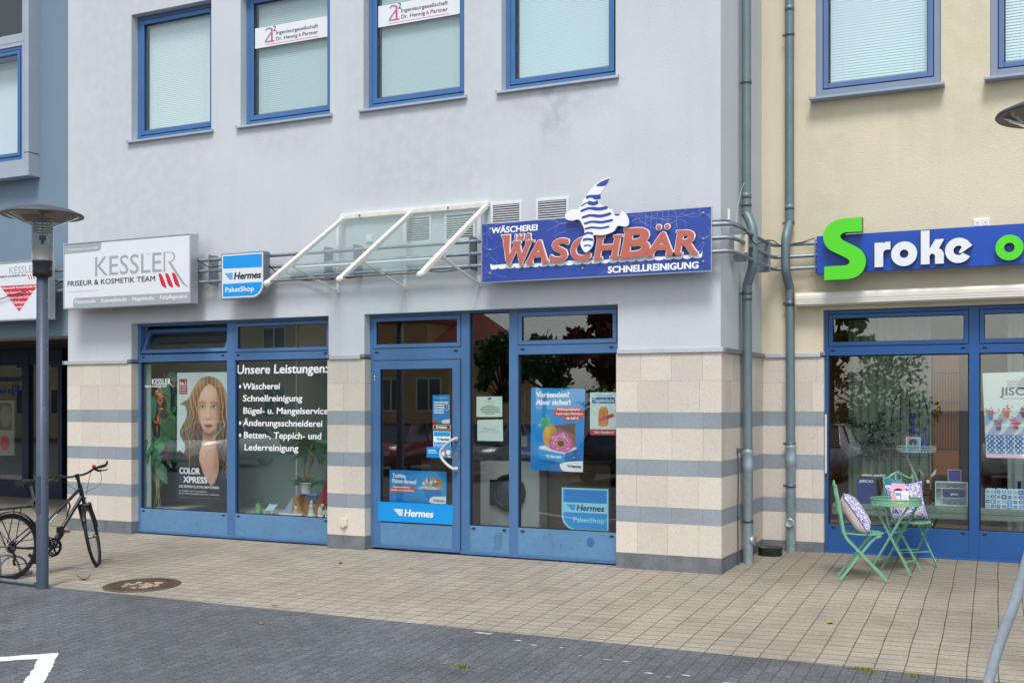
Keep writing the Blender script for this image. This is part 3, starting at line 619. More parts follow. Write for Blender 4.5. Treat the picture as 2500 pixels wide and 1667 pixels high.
# its smaller neighbour over the passage
t = thing('shop_sign', 'white hairdresser sign with a red triangle, partly behind the street lamp', 'shop sign', (-11.5, -.3, 3.3))
box_sign(t, -12.6, -10.79, 2.88, 3.69, -.30, -.19); y = -.299
b = MB(); b.rect(-12.58, -10.808, 2.9, 3.672, y, 0); b.build('face', [WSIGN], t)
b = MB(); yy = y-.001
b.text('KESSLER', -11.55, -11.02, 3.525, .095, yy, 0); b.stroke([(-11.08, 3.56), (-11.04, 3.52), (-10.98, 3.45), (-10.955, 3.44)], [.014, .016, .014, .003], yy, 0); b.text('FRISEUR & KOSMETIK TEAM', -11.75, -11.22, 3.478, .03, yy, 1, bold=.0015)
for i in range(3): x = -11.2+.045*i; b.flat([(x, 3.50), (x+.02, 3.498), (x+.052, 3.43), (x+.036, 3.43)], yy, 2)
b.flat([(-11.73, 3.365), (-10.985, 3.36), (-11.36, 3.0)], yy, 2)
b.rect(-11.75, -11.55, 3.442, 3.445, yy, 4)
for s_, a, c, z in (('Friseurstudio Kosmetikstudio Na', -11.70, -11.02, 3.318), ('udio Kosmetikstudio Nag', -11.645, -11.08, 3.25), ('Nagelstudio Fußpfl', -11.57, -11.13, 3.18), ('Fußpflegesa', -11.50, -11.21, 3.112), ('smetiks', -11.45, -11.28, 3.05)): b.text(s_, a, c, z, .034, yy-.001, 3, bold=.002)
b.build('lettering', [GLET, BKT, REDP, LTEX, PALEP], t)
# parcel shop sign
CY = M('cyan_print', (22, 152, 228), .35); NVL = M('navy_black_print', (22, 28, 44), .45); CYD = M('deep_cyan_print', (6, 128, 205), .4)
def shield(x0, x1, z0, z1, r=.14, flip=False):
    if flip: return [(x1, z1), (x0, z1), (x0, z0+r)]+[(x0+r-r*cos(a), z0+r-r*sin(a)) for a in (pi/2*k/8 for k in range(1, 9))]+[(x1, z0)]
    return [(x0, z1), (x0, z0)]+[(x1-r+r*sin(a), z0+r-r*cos(a)) for a in (pi/2*k/8 for k in range(9))]+[(x1, z1)]
def wing(b, x0, x1, z0, z1, y, mi):
    n = 4; h = (z1-z0)/n
    for k in range(n):
        f = k/n; a = x0+(x1-x0)*.62*f; za = z1-h*k
        b.flat([(a, za), (x1-(x1-x0)*.05*f, za), (x1-(x1-x0)*.08*f, za-h*.72), (a+(x1-x0)*.18, za-h*.72)], y, mi)
t = thing('parcel_shop_sign', 'small blue and white parcel shop lightbox with one rounded corner', 'shop sign', (-7.5, -.25, 3.3))
b = MB(); b.prism(shield(-7.825, -7.165, 3.025, 3.588, .17), -.299, -.185); b.build('case', ALUG, t, bevel=.004)
b = MB(); y = -.3015
b.flat(shield(-7.812, -7.178, 3.038, 3.575, .16), y, 0); b.flat([(-7.795, 3.405), (-7.195, 3.395), (-7.195, 3.558), (-7.795, 3.558)], y-.001, 1); b.flat(shield(-7.795, -7.195, 3.055, 3.215, .145), y-.001, 1)
b.build('face', [WSIGN, CY], t)
b = MB(); b.text('Hermes', -7.625, -7.205, 3.262, .088, y-.0015, 0, bold=.010, shear=.18); wing(b, -7.775, -7.64, 3.262, 3.345, y-.0015, 1); b.text('PaketShop', -7.755, -7.315, 3.11, .062, y-.0025, 2, bold=.003)
b.build('lettering', [NVL, CY, LTEX], t)
# laundry sign
LB = M('laundry_sign_blue', (44, 72, 158), .42, nz=(2, .05)); SALM = M('faded_red_lettering', (190, 102, 88), .55, nz=(6, .04)); OUTL = M('white_letter_edge', (240, 236, 238), .5); PALEB = M('pale_blue_line', (150, 164, 212), .5)
t = thing('laundry_sign', 'long blue laundry sign with raised red letters and a striped cut-out on top', 'shop sign', (-2.9, -.2, 3.4))
b = MB(); b.box(-4.23, -1.635, -.222, -.198, 3.075, 3.72); b.build('panel', [LB], t, bevel=.002)
b = MB(); b.ring(-4.233, -1.632, 3.072, 3.723, .006, -.2235, -.196); b.build('edge_profile', ALU, t)
b = MB(); y = -.2235; rd = random.Random(5)
for cx, cz in ((-4.13, 3.64), (-4.13, 3.42), (-4.13, 3.17), (-3.02, 3.62), (-1.72, 3.65), (-1.72, 3.40), (-2.4, 3.66), (-2.2, 3.64), (-2.6, 3.2), (-3.3, 3.66), (-2.0, 3.62)):
    for k in range(6):
        a = rd.uniform(0, 2*pi); l = rd.uniform(.08, .3); P = [(cx, cz)]
        for j in range(5): a += rd.gauss(0, .35); P.append((min(-1.65, max(-4.215, P[-1][0]+l/5*cos(a)*1.6)), min(3.71, max(3.09, P[-1][1]+l/5*sin(a)*.8))))
        b.stroke(smooth_path(P, 3), .0025, y, 0)
for k in range(5): x = -2.32+.06*k; b.stroke(smooth_path([(x, 3.71), (x-.01, 3.6), (x-.03+.01*k, 3.5)], 4), .003, y, 0)
b.build('crack_lines', PALEB, t)
for cx, cz in ((-4.13, 3.66), (-4.13, 3.43), (-4.13, 3.17), (-3.03, 3.63), (-3.03, 3.17), (-1.72, 3.66), (-1.72, 3.40), (-1.72, 3.17)): b = MB(); b.lathe([(.016, 0), (.016, .006), (.006, .008), (0, .008)], (cx, -.222, cz), 10, mat=Matrix.Rotation(pi/2, 4, 'X')); b.build('screw', GALV, t)
b = MB(); P = [(-1.72, 3.285), (-1.73, 3.245)]; n = 24
top = [(-4.125, 3.28), (-4.09, 3.262)]+[(-4.06+2.32*k/20, 3.262-.014*k/20+.006*sin(k)) for k in range(21)]+[(-1.725, 3.285)]
bot = []
for k in range(n):
    xa = -1.73-(2.40/n)*k; zc = 3.232-.0012*(n-k)*.2; bot += [(xa-(2.4/n)*(.5-.5*cos(q)), zc-.018*sin(q)) for q in (pi*j/5 for j in range(6))][:-1]
b.flat(top+bot, y-.0006, 0); b.build('wave', LTEX, t)
b = MB(); b.text('WÄSCHEREI', -4.11, -3.55, 3.607, .068, y-.001, 0, bold=.009, shear=.05, slope=.0); b.build('lettering', LTEX, t); b = MB(); b.text('SCHNELLREINIGUNG', -2.745, -1.765, 3.105, .072, y-.001, 0, bold=.010, shear=.03); b.build('lettering', LTEX, t)
def fat_letter(ch, x0, x1, z0, z1, serifs=(), r=.016, sh=.14, cp=None):
    """raised letter: red face on a slightly larger white backing"""
    b = MB(); V, F = glyphs(ch, sh, .0, 4); xs = [v.x for v in V]; a, c = min(xs), max(xs); zb = min(v.y for v in V) if ch != 'Ä' else 0; zt = max(v.y for v in V)
    kx = (x1-x0)/(c-a); kz = (z1-z0)/(zt-zb)
    for rad, yf, mi in ((r, -.262, 0), (r+.009, -.252, 1)):
        for i in range(9):
            ox, oz = (rad*cos(2*pi*i/8), rad*sin(2*pi*i/8)) if i < 8 else (0, 0)
            b.add([(x0+(v.x-a)*kx+ox, yf-.0001*i, z0+(v.y-zb)*kz+oz) for v in V], F, mi)
        for s0, s1, sz in serifs:
            e = rad-.004
            b.box(s0-e, s1+e, yf-.001, yf+.004, sz-e*.8-.004, sz+e*.8+.004, mi)
    # depth behind the outline
    for i in range(8):
        ox, oz = (r+.009)*cos(2*pi*i/8), (r+.009)*sin(2*pi*i/8)
        b.add([(x0+(v.x-a)*kx+ox, -.238+.0001*i, z0+(v.y-zb)*kz+oz) for v in V], F, 1); b.add([(x0+(v.x-a)*kx+ox, -.245+.0001*i, z0+(v.y-zb)*kz+oz) for v in V], F, 1)
    return b.build('letter', [SALM, OUTL], t)
for ch, x0, x1, z0, z1, sf_ in (('W', -3.94, -3.62, 3.255, 3.49, ((-3.83, -3.74, 3.49), (-3.67, -3.58, 3.49))), ('A', -3.66, -3.43, 3.265, 3.485, ((-3.67, -3.60, 3.262), (-3.48, -3.41, 3.262))), ('S', -3.385, -3.18, 3.262, 3.49, ()), ('C', -3.14, -2.91, 3.262, 3.49, ()),
        ('H', -2.87, -2.60, 3.265, 3.485, ((-2.885, -2.80, 3.265), (-2.70, -2.615, 3.265), (-2.85, -2.77, 3.485), (-2.66, -2.575, 3.485))), ('B', -2.575, -2.285, 3.265, 3.54, ((-2.59, -2.5, 3.262), (-2.54, -2.44, 3.543))), ('A', -2.30, -2.03, 3.265, 3.48, ((-2.315, -2.24, 3.262), (-2.09, -2.01, 3.262))), ('R', -2.0, -1.785, 3.265, 3.485, ((-2.015, -1.93, 3.262), (-1.98, -1.9, 3.488), (-1.83, -1.77, 3.262)))):
    fat_letter(ch, x0, x1, z0, z1, sf_, r=.014 if ch == 'B' else .0105)
b = MB()
for rad, yf, mi in ((.024, -.263, 0), (.035, -.252, 1)):
    for x in (-2.175, -2.085): b.lathe([(0, 0), (rad, 0), (rad, .012), (0, .012)], (x, yf+.012, 3.545), 16, mi, False, Matrix.Rotation(pi/2, 4, 'X'))
b.build('umlaut_dots', [SALM, OUTL], t); b = MB()
b.poly([(-3.975, -.2615, 3.575), (-3.865, -.2615, 3.575), (-3.87, -.2615, 3.53), (-3.88, -.2615, 3.30), (-3.915, -.2615, 3.30), (-3.945, -.2615, 3.53)], 0)
b.poly([(-3.985, -.2515, 3.586), (-3.855, -.2515, 3.586), (-3.855, -.2515, 3.52), (-3.865, -.2515, 3.29), (-3.925, -.2515, 3.29), (-3.958, -.2515, 3.52)], 1)
b.build('letter_stem', [SALM, OUTL], t)
for ch, x0, x1 in (('I', -3.808, -3.795), ('H', -3.765, -3.70), ('R', -3.665, -3.615)):
    fat_letter(ch, x0, x1, 3.515, 3.572, (), r=.004, sh=.12)
# plain striped cut-out rising over the sign edge
b = MB(); OB = [(-2.68, 4.10), (-2.79, 4.075), (-2.89, 4.01), (-2.985, 3.90), (-3.045, 3.80), (-3.13, 3.79), (-3.195, 3.755), (-3.20, 3.70), (-3.13, 3.675), (-3.05, 3.68), (-3.0, 3.61), (-2.985, 3.53), (-3.03, 3.43), (-3.0, 3.355), (-2.965, 3.33), (-2.90, 3.38), (-2.88, 3.45), (-2.88, 3.505), (-2.77, 3.50), (-2.66, 3.53), (-2.61, 3.585), (-2.53, 3.57), (-2.49, 3.60), (-2.51, 3.68), (-2.56, 3.735), (-2.60, 3.69), (-2.65, 3.70), (-2.68, 3.76), (-2.75, 3.79), (-2.83, 3.85), (-2.80, 3.93)]
b.prism(smooth_path(OB+[OB[0]], 4)[:-1], -.282, -.262, 0)
def stripe(P, wds, k=2): b.stroke(smooth_path(P, 5), wds, -.2835-.0003*k, 1)
b.flat(smooth_path([(-2.70, 4.085), (-2.80, 4.055), (-2.85, 4.02), (-2.79, 4.01), (-2.74, 4.02), (-2.70, 4.085)], 4)[:-1], -.284, 1)
stripe([(-2.965, 3.905), (-2.91, 3.915), (-2.85, 3.90), (-2.80, 3.905)], [.03]*8+[.05]*8, 0); stripe([(-3.02, 3.82), (-2.95, 3.85), (-2.88, 3.835), (-2.83, 3.85)], [.012]*6+[.04]*10, 1)
stripe([(-3.03, 3.765), (-2.93, 3.79), (-2.82, 3.775), (-2.72, 3.785)], [.006]+[.026]*6+[.034]*8+[.006], 2); stripe([(-3.015, 3.695), (-2.92, 3.715), (-2.80, 3.70), (-2.68, 3.72)], [.006]+[.026]*6+[.03]*8+[.006], 3); stripe([(-2.99, 3.63), (-2.90, 3.648), (-2.79, 3.635), (-2.66, 3.65)], [.006]+[.022]*6+[.026]*8+[.006], 4)
stripe([(-2.98, 3.575), (-2.90, 3.588), (-2.80, 3.575), (-2.70, 3.585)], [.006]+[.02]*14+[.006], 5)
stripe([(-2.99, 3.52), (-2.94, 3.535), (-2.885, 3.52)], [.02]*11, 7); stripe([(-3.0, 3.46), (-2.95, 3.47), (-2.885, 3.455)], [.022]*11, 8); stripe([(-2.99, 3.40), (-2.95, 3.405), (-2.905, 3.395)], [.012]*11, 9)
b.build('striped_cutout', [M('white_cutout_panel', (238, 240, 244), .4), LB], t)
# florist/optics shop sign
GRN = M('lime_green_letter', (84, 214, 26), .35, nz=(3, .03)); GRND = M('green_letter_side', (40, 110, 40), .45); RB = M('royal_blue_panel', (16, 74, 176), .38, nz=(1.5, .05)); LWH = M('white_letter_face', (228, 232, 238), .4)
t = thing('shop_sign', 'royal blue sign with large lime green S and white raised letters', 'shop sign', (.5, 1.55, 3.4))
b = MB(); b.box(-.925, 3.1, 1.51, 1.60, 3.185, 3.605); b.build('panel', RB, t, bevel=.004)
def slab_letter(outer, holes=(), face=LWH, side=GRND, yf=1.455, yb_=1.509):
    """channel letter from an outline; holes are joined with a hairline bridge"""
    P = list(outer)
    for h in holes: P = P + [P[0]] + list(h) + [h[0]] + [P[0]] if False else P
    b = MB()
    n = len(P); A = sum(P[i][0]*P[(i+1) % n][1]-P[(i+1) % n][0]*P[i][1] for i in range(n))
    if A < 0: P = P[::-1]
    b.prism(P, yf, yb_, 0, 1); return b.build('letter', [face, side], t)
def circ(cx, cz, r, a0, a1, n=20): return [(cx+r*cos(a0+(a1-a0)*k/n), cz+r*sin(a0+(a1-a0)*k/n)) for k in range(n+1)]
slab_letter(smooth_path([(-.42, 3.77), (-.60, 3.765)], 1)+smooth_path([(-.66, 3.76), (-.75, 3.725), (-.81, 3.66), (-.832, 3.575), (-.815, 3.50), (-.77, 3.44), (-.70, 3.395), (-.60, 3.34), (-.555, 3.305), (-.555, 3.27), (-.59, 3.252)], 5)+[(-.82, 3.25), (-.82, 3.10)]+smooth_path([(-.56, 3.10), (-.47, 3.125), (-.405, 3.19), (-.378, 3.275), (-.392, 3.35), (-.43, 3.41), (-.50, 3.46), (-.62, 3.53), (-.648, 3.57), (-.63, 3.60), (-.59, 3.613)], 5)+[(-.42, 3.61)], face=GRN, yf=1.40)
b_ = -.295
slab_letter([(b_, 3.485), (b_, 3.22), (b_+.09, 3.22), (b_+.09, 3.37)]+[(b_+.10, 3.395), (b_+.12, 3.405)]+[(b_+.165, 3.405), (b_+.165, 3.49), (b_+.11, 3.488), (b_+.09, 3.472), (b_+.09, 3.485)])
def ring_letter(cx, cz, r, ri, face):
    b = MB(); n = 28
    for k in range(n):
        a0, a1 = 2*pi*k/n, 2*pi*(k+1)/n; c0, s0, c1, s1 = cos(a0), sin(a0), cos(a1), sin(a1)
        def q(rr, c, s_, y): return (cx+rr*c, y, cz+rr*s_)
        b.poly([q(ri, c0, s0, 1.455), q(ri, c1, s1, 1.455), q(r, c1, s1, 1.455), q(r, c0, s0, 1.455)][::-1], 0)
        b.poly([q(r, c0, s0, 1.455), q(r, c1, s1, 1.455), q(r, c1, s1, 1.509), q(r, c0, s0, 1.509)], 1); b.poly([q(ri, c1, s1, 1.455), q(ri, c0, s0, 1.455), q(ri, c0, s0, 1.509), q(ri, c1, s1, 1.509)], 1)
    return b.build('letter', [face, GRND], t)
ring_letter(.01, 3.35, .133, .045, LWH)
slab_letter([(.18, 3.585), (.18, 3.225), (.268, 3.225), (.268, 3.315)]+[(.285, 3.335), (.305, 3.335), (.322, 3.315)]+[(.322, 3.225), (.41, 3.225), (.41, 3.335), (.385, 3.375), (.36, 3.385), (.415, 3.485), (.325, 3.485), (.268, 3.39), (.268, 3.585)])
e = circ(.555, 3.355, .133, R(10), R(330), 26); e2 = circ(.555, 3.355, .05, R(318), R(48), 14)
slab_letter([(.69, 3.40)]+circ(.555, 3.355, .133, R(35), R(328), 24)+[(.60, 3.325)]+circ(.555, 3.355, .05, R(318), R(48), 14)+[(.555, 3.33), (.58, 3.325)])
ring_letter(1.045, 3.355, .133, .05, GRN)

# ------------------------------------------------------------------ sign rails
t = thing('sign_rail', 'three galvanised rails running along the grey facade behind the shop signs', 'sign rail', (-6, 0, 3.4))
for z in (3.55, 3.412, 3.275):
    b = MB(); b.tube([(-12.4, -.15, z), (-1.50, -.15, z), (-1.455, -.11, z), (-1.43, .18, z), (-1.43, .30, z)], .0225, 8); b.build('rail', GALV, t)
for x in (-11.3, -9.4, -8.13, -6.37, -5.95, -4.41, -2.2):
    b = MB(); b.box(x-.006, x+.006, -.178, 0, 3.238, 3.612); b.build('bracket', GALV, t)
b = MB(); b.box(-1.60, -1.42, .355, .367, 3.222, 3.59); b.tube([(-1.58, .33, 3.5), (-1.43, .33, 3.5)], .01, 6); b.build('bracket', GALV, t)
t = thing('sign_rail', 'three galvanised rails in the inner corner carrying the royal blue sign', 'sign rail', (-1.2, 1.7, 3.4))
for z in (3.545, 3.408, 3.272):
    b = MB(); b.tube([(-1.44, .40, z), (-1.44, 1.50, z), (-1.41, 1.60, z), (-1.35, 1.625, z), (3.1, 1.625, z)], .0215, 8); b.build('rail', GALV, t)
b = MB(); b.box(-1.60, -1.405, 1.36, 1.372, 3.215, 3.58); b.build('bracket', GALV, t)
b = MB(); b.box(-.965, -.953, 1.595, 1.775, 3.21, 3.585); b.build('bracket', GALV, t)

# ------------------------------------------------------------------ downpipes
def downpipe(label, pts, foot, brackets, yb_, clean):
    t = thing('downpipe', label, 'downpipe', (foot[0], foot[1], foot[2]))
    b = MB(); b.tube(smooth_path(pts, 5), .051, 16); b.build('pipe', PIPE, t)
    b = MB(); x, y = pts[-1][0], pts[-1][1]; b.lathe([(.055, .0), (.055, 1.02), (.060, 1.03), (.060, 1.10), (.056, 1.11), (.056, 1.20), (.062, 1.22), (.062, 1.25), (.052, 1.26)], (foot[0], foot[1], foot[2]-.03), 18); b.build('standpipe', M('galvanised_standpipe', (148, 166, 172), .45, .45, nz=(18, .12), nz2=(3, .08)), t)
    for (bx, by, bz, r) in brackets:
        b = MB(); b.lathe([(r, -.018), (r+.004, -.018), (r+.004, .018), (r, .018)], (bx, by, bz), 18); b.box(bx-r-.03, bx-r+.004, by-.006, by+.006, bz-.012, bz+.012); b.tube([(bx-r-.012, by, bz), (yb_[0] if yb_[0] is not None else bx, yb_[1] if yb_[1] is not None else by, bz)], .006, 6); b.build('bracket', M('dull_bracket_steel', (96, 104, 110), .5, .5), t)
    for z in (pts[0][2]-2.75, 2.88, 3.98):
        k = min(pts, key=lambda q: abs(q[2]-z)); b = MB(); b.lathe([(.052, -.03), (.0545, -.03), (.0545, .03), (.052, .03)], (k[0], k[1], z), 18); b.build('sleeve', PIPE, t)
    b = MB(); b.lathe([(0, .012), (.04, .012), (.05, .018), (.052, -.02)], clean[0], 18, mat=clean[1]); b.build('cleaning_cap', M('bright_galvanised_cap', (176, 184, 188), .35, .6), t)
    return t
P1 = [(-1.525, .756, 9), (-1.525, .756, 6.4), (-1.525, .756, 4.0), (-1.525, .756, 3.80), (-1.50, .745, 3.74), (-1.45, .715, 3.62), (-1.44, .70, 3.5), (-1.44, .70, 3.30), (-1.45, .715, 3.2), (-1.50, .745, 3.06), (-1.518, .756, 2.98), (-1.518, .756, 2.6), (-1.51, .756, 1.20)]
downpipe('grey downpipe on the side wall of the grey building, bulging around the rails', P1, (-1.508, .756, .021), [(-1.525, .756, 5.2, .052), (-1.525, .756, 3.88, .052), (-1.518, .756, 2.93, .053), (-1.51, .756, .48, .057), (-1.51, .756, 1.24, .055)], (-1.6, None), ((-1.448, .756, .27), Matrix.Rotation(pi/2, 4, 'Y')))
P2 = [(-1.262, 1.69, 9), (-1.262, 1.69, 6), (-1.262, 1.69, 4.0), (-1.262, 1.69, 3.82), (-1.265, 1.665, 3.76), (-1.275, 1.59, 3.66), (-1.278, 1.56, 3.56), (-1.278, 1.56, 3.28), (-1.275, 1.59, 3.20), (-1.262, 1.67, 3.08), (-1.258, 1.69, 3.0), (-1.255, 1.69, 2.6), (-1.25, 1.69, 1.24)]
downpipe('grey downpipe on the cream wall beside the inner corner', P2, (-1.247, 1.69, .045), [(-1.262, 1.69, 5.95, .052), (-1.262, 1.69, 3.80, .052), (-1.257, 1.69, 2.88, .053), (-1.25, 1.69, .80, .056), (-1.25, 1.69, 1.28, .056)], (None, 1.775), ((-1.25, 1.63, .385), Matrix.Rotation(pi/2, 4, 'X')))
b = MB(); b.tube([(-1.585, .60, 1.27), (-1.57, .60, 1.10), (-1.572, .60, .95), (-1.578, .60, .55), (-1.575, .60, .30), (-1.57, .60, -.02)], .007, 8); b.box(-1.60, -1.55, .58, .62, 1.22, 1.26); b.box(-1.60, -1.56, .59, .61, .50, .54)
tag(b.build('ground_wire', M('grey_earth_wire', (96, 100, 104), .5, .5)), 'thin grey earthing wire running down the side wall beside the downpipe', 'wire')

# ------------------------------------------------------------------ glass canopy
CANG = glassM('canopy_glass', (.93, .975, .96), .05)
t = thing('glass_canopy', 'sloping glass canopy on three white arms over the laundry entrance', 'canopy', (-5.3, -.7, 3.0))
b = MB(); b.box(-6.23, -4.24, -.045, 0, 3.945, 4.005); b.box(-6.23, -4.24, -.055, -.045, 3.94, 3.99, 0); b.build('wall_profile', WEATH, t, bevel=.003)
b = MB()
for x in (-5.95, -4.75): b.lathe([(.014, 0), (.014, .006), (0, .009)], (x, -.055, 3.97), 8, mat=Matrix.Rotation(pi/2, 4, 'X'))
b.build('screw', GALV, t)
CX = (-6.19, -5.25, -4.275); ang = math.atan2(-.93, -1.45)
for x in CX:
    b = MB(); A, B_ = Vector((x, -.03, 3.945)), Vector((x, -1.47, 3.035)); b.bar(A, B_, .055, .03, (0, 0, 1)); n_ = Vector((0, -.91, 1.44)).normalized()
    b.obox((A+B_)/2+n_*.022, (.026, 0, 0), (B_-A)*.5, n_*.007, 0); b.obox((A+B_)/2+n_*.0165, (.012, 0, 0), (B_-A)*.49, n_*.014, 0)
    for sx in (-.0155, .0155): b.obox((A+B_)/2+n_*.0295, (.002, 0, 0), (B_-A)*.49, n_*.0006, 1)
    ar = b.build('arm', [WEATH, BLACK], t, bevel=.003)
    b = MB(); b.ball((x, -1.49, 3.035), .036, 12, 0, (.9, 1.1, 1)); b.tube([(x, -1.46, 3.05), (x, -1.50, 3.028)], .037, 10); b.build('end_cap', WEATH, ar)
    xp = x-.09
    b = MB(); b.box(xp-.022, xp+.022, -.032, 0, 3.06, 3.9)
    for z in (3.62, 3.2, 3.3, 3.55): b.box(xp-.006, xp+.006, -.038, -.032, z-.006, z+.006, 1)
    b.build('wall_post', [WHITEP, GALV], t, bevel=.003)
    b = MB(); b.tube([(xp, -.03, 3.085), (x-.005, -1.0, 3.262)], .016, 10); b.ball((x, -1.0, 3.27), .024, 10); b.box(x-.012, x+.012, -1.02, -.98, 3.262, 3.33); b.build('strut', WHITEP, t)
b = MB(); b.tube([(CX[0], -1.0, 3.262), (CX[1], -1.0, 3.262), (CX[2], -1.0, 3.262)], .015, 10); b.build('cross_tube', WHITEP, t)
for i in (0, 1):
    b = MB(); xa, xb = CX[i]+.02, CX[i+1]-.02; dz = -.91/1.44
    V = [(xa, -.05, 3.945), (xb, -.05, 3.945), (xb, -1.45, 3.06), (xa, -1.45, 3.06)]; n_ = Vector((0, -.885, 1.4)).normalized()*.008
    b.add(V+[tuple(Vector(q)+n_) for q in V], [(0, 1, 2, 3), (7, 6, 5, 4), (0, 4, 5, 1), (1, 5, 6, 2), (3, 2, 6, 7), (0, 3, 7, 4)]); b.build('glass_sheet', CANG, t)
    b = MB(); b.tube([(xa-.02, -1.455, 3.062), (xb+.02, -1.455, 3.062)], .008, 6); b.build('front_seal', M('dirty_brown_seal', (92, 80, 66), .7), t)
# vents, boxes, cables on the grey wall
VW = M('white_vent_frame', (222, 224, 226), .5); VS = M('grey_vent_slat', (182, 184, 186), .5, nz=(20, .1))
def vent(x0, x1, z0, z1, label, y=0):
    t = thing('wall_vent', label, 'vent', ((x0+x1)/2, y, z0), group='white louvred wall vents')
    b = MB(); b.ring(x0, x1, z0, z1, .028, y-.022, y); b.build('vent_frame', VW, t, bevel=.003)
    b = MB(); b.box(x0+.02, x1-.02, y-.004, y-.001, z0+.02, z1-.02); b.build('backing', BLACK, t)
    b = MB(); n = int((z1-z0-.05)/.026)
    for k in range(n): z = z0+.034+k*.026; b.add([(x0+.027, y-.02, z), (x1-.027, y-.02, z), (x1-.027, y-.006, z+.017), (x0+.027, y-.006, z+.017)], [(0, 1, 2, 3)]); b.add([(x0+.027, y-.0205, z-.003), (x1-.027, y-.0205, z-.003), (x1-.027, y-.02, z), (x0+.027, y-.02, z)], [(0, 1, 2, 3)])
    b.build('slats', VS, t)
vent(-5.375, -4.99, 3.59, 3.915, 'white louvred vent under the canopy glass, beside the middle post')
vent(-4.82, -4.42, 3.585, 3.915, 'white louvred vent behind the last canopy arm')
vent(-4.225, -3.84, 3.70, 3.985, 'white louvred vent between the canopy and the laundry sign lettering')
vent(-3.67, -3.275, 3.70, 3.985, 'white louvred vent beside the striped cut-out')
t = thing('junction_box', 'small white junction box on the wall under the canopy glass', 'junction box', (-5.84, 0, 3.65)); b = MB(); b.box(-5.88, -5.80, -.02, 0, 3.65, 3.73); b.build('housing', WHITEP, t, bevel=.004); b = MB(); b.box(-5.865, -5.815, -.024, -.0195, 3.665, 3.715); b.build('lid', WHITEP, t, bevel=.002)
t = thing('power_socket', 'cream outdoor socket near the ground on the narrow stone pier', 'socket', (-6.19, 0, .27)); b = MB(); b.box(-6.24, -6.145, -.042, -.012, .275, .365); b.build('housing', M('cream_plastic', (214, 208, 190), .5), t, bevel=.006); b = MB(); b.box(-6.235, -6.15, -.05, -.043, .275, .315); b.tube([(-6.2, -.05, .272), (-6.18, -.055, .262)], .008, 8); b.build('flap', M('cream_plastic', (214, 208, 190)), t)
t = thing('wall_switch', 'white double socket above the royal blue sign', 'socket', (.76, YY, 3.6)); b = MB(); b.box(.68, .84, YY-.02, YY, 3.63, 3.72); b.build('housing', WHITEP, t, bevel=.004)
b = MB()
for x in (.72, .80): b.box(x-.028, x+.028, YY-.025, YY-.02, 3.645, 3.705); b.box(x-.005, x+.005, YY-.027, YY-.025, 3.67, 3.68, 1)
b.build('cover', [WHITEP, BLACK], t)
t = thing('control_box', 'cream plastic control box on the rails at the corner of the grey building', 'control box', (-1.46, .34, 3.3)); b = MB(); b.box(-1.535, -1.40, .27, .35, 3.30, 3.49); b.build('housing', M('cream_plastic', (214, 208, 190)), t, bevel=.008); b = MB(); b.box(-1.565, -1.536, .345, .354, 3.28, 3.51); b.build('back_plate', GALV, t)
CAB = M('black_cable', (20, 20, 22), .5)
def cable(P, label, r=.006, m=CAB): b = MB(); b.tube(smooth_path(P, 6), r, 6, 0); return tag(b.build('cable', m), label, 'cable')
cable([(-1.64, -.16, 3.585), (-1.50, -.15, 3.58), (-1.42, .10, 3.56), (-1.41, .4, 3.50), (-1.39, .62, 3.43), (-1.37, .9, 3.5), (-1.36, 1.3, 3.555), (-1.33, 1.5, 3.53), (-1.2, 1.59, 3.55), (-1.1, 1.60, 3.56), (-.96, 1.60, 3.60)], 'black cable hanging along the rails past the downpipes')
cable([(-8.29, -.21, 3.56), (-8.15, -.19, 3.47), (-8.05, -.19, 3.45), (-7.8, -.19, 3.47)], 'black cable between the long white sign and the blue parcel sign')
cable([(-7.16, -.2, 3.42), (-7.1, -.1, 3.33), (-6.8, -.05, 3.24), (-6.2, -.12, 3.22), (-5.6, -.12, 3.25), (-5.2, -.12, 3.27), (-4.8, -.1, 3.24), (-4.5, -.14, 3.25), (-4.3, -.16, 3.26)], 'thin dark cable sagging along the lowest rail under the canopy')
cable([(-10.46, -.25, 3.45), (-10.7, -.2, 3.37), (-10.9, -.2, 3.32), (-11.3, -.32, 3.26), (-11.8, -.33, 3.16)], 'black cable sagging in front of the sign with the red triangle')
t = thing('aerial', 'short white antenna with a thin bent wire beside the laundry sign', 'antenna', (-1.52, .02, 3.6)); b = MB(); b.box(-1.535, -1.515, .03, .05, 3.62, 3.73); b.build('antenna_body', WHITEP, t); b = MB(); b.tube(smooth_path([(-1.525, .04, 3.62), (-1.47, .05, 3.55), (-1.45, .06, 3.62), (-1.44, .06, 3.75), (-1.40, .06, 3.92), (-1.37, .06, 3.98)], 5), .0022, 5); b.build('wire', M('white_wire', (225, 225, 225), .5), t)
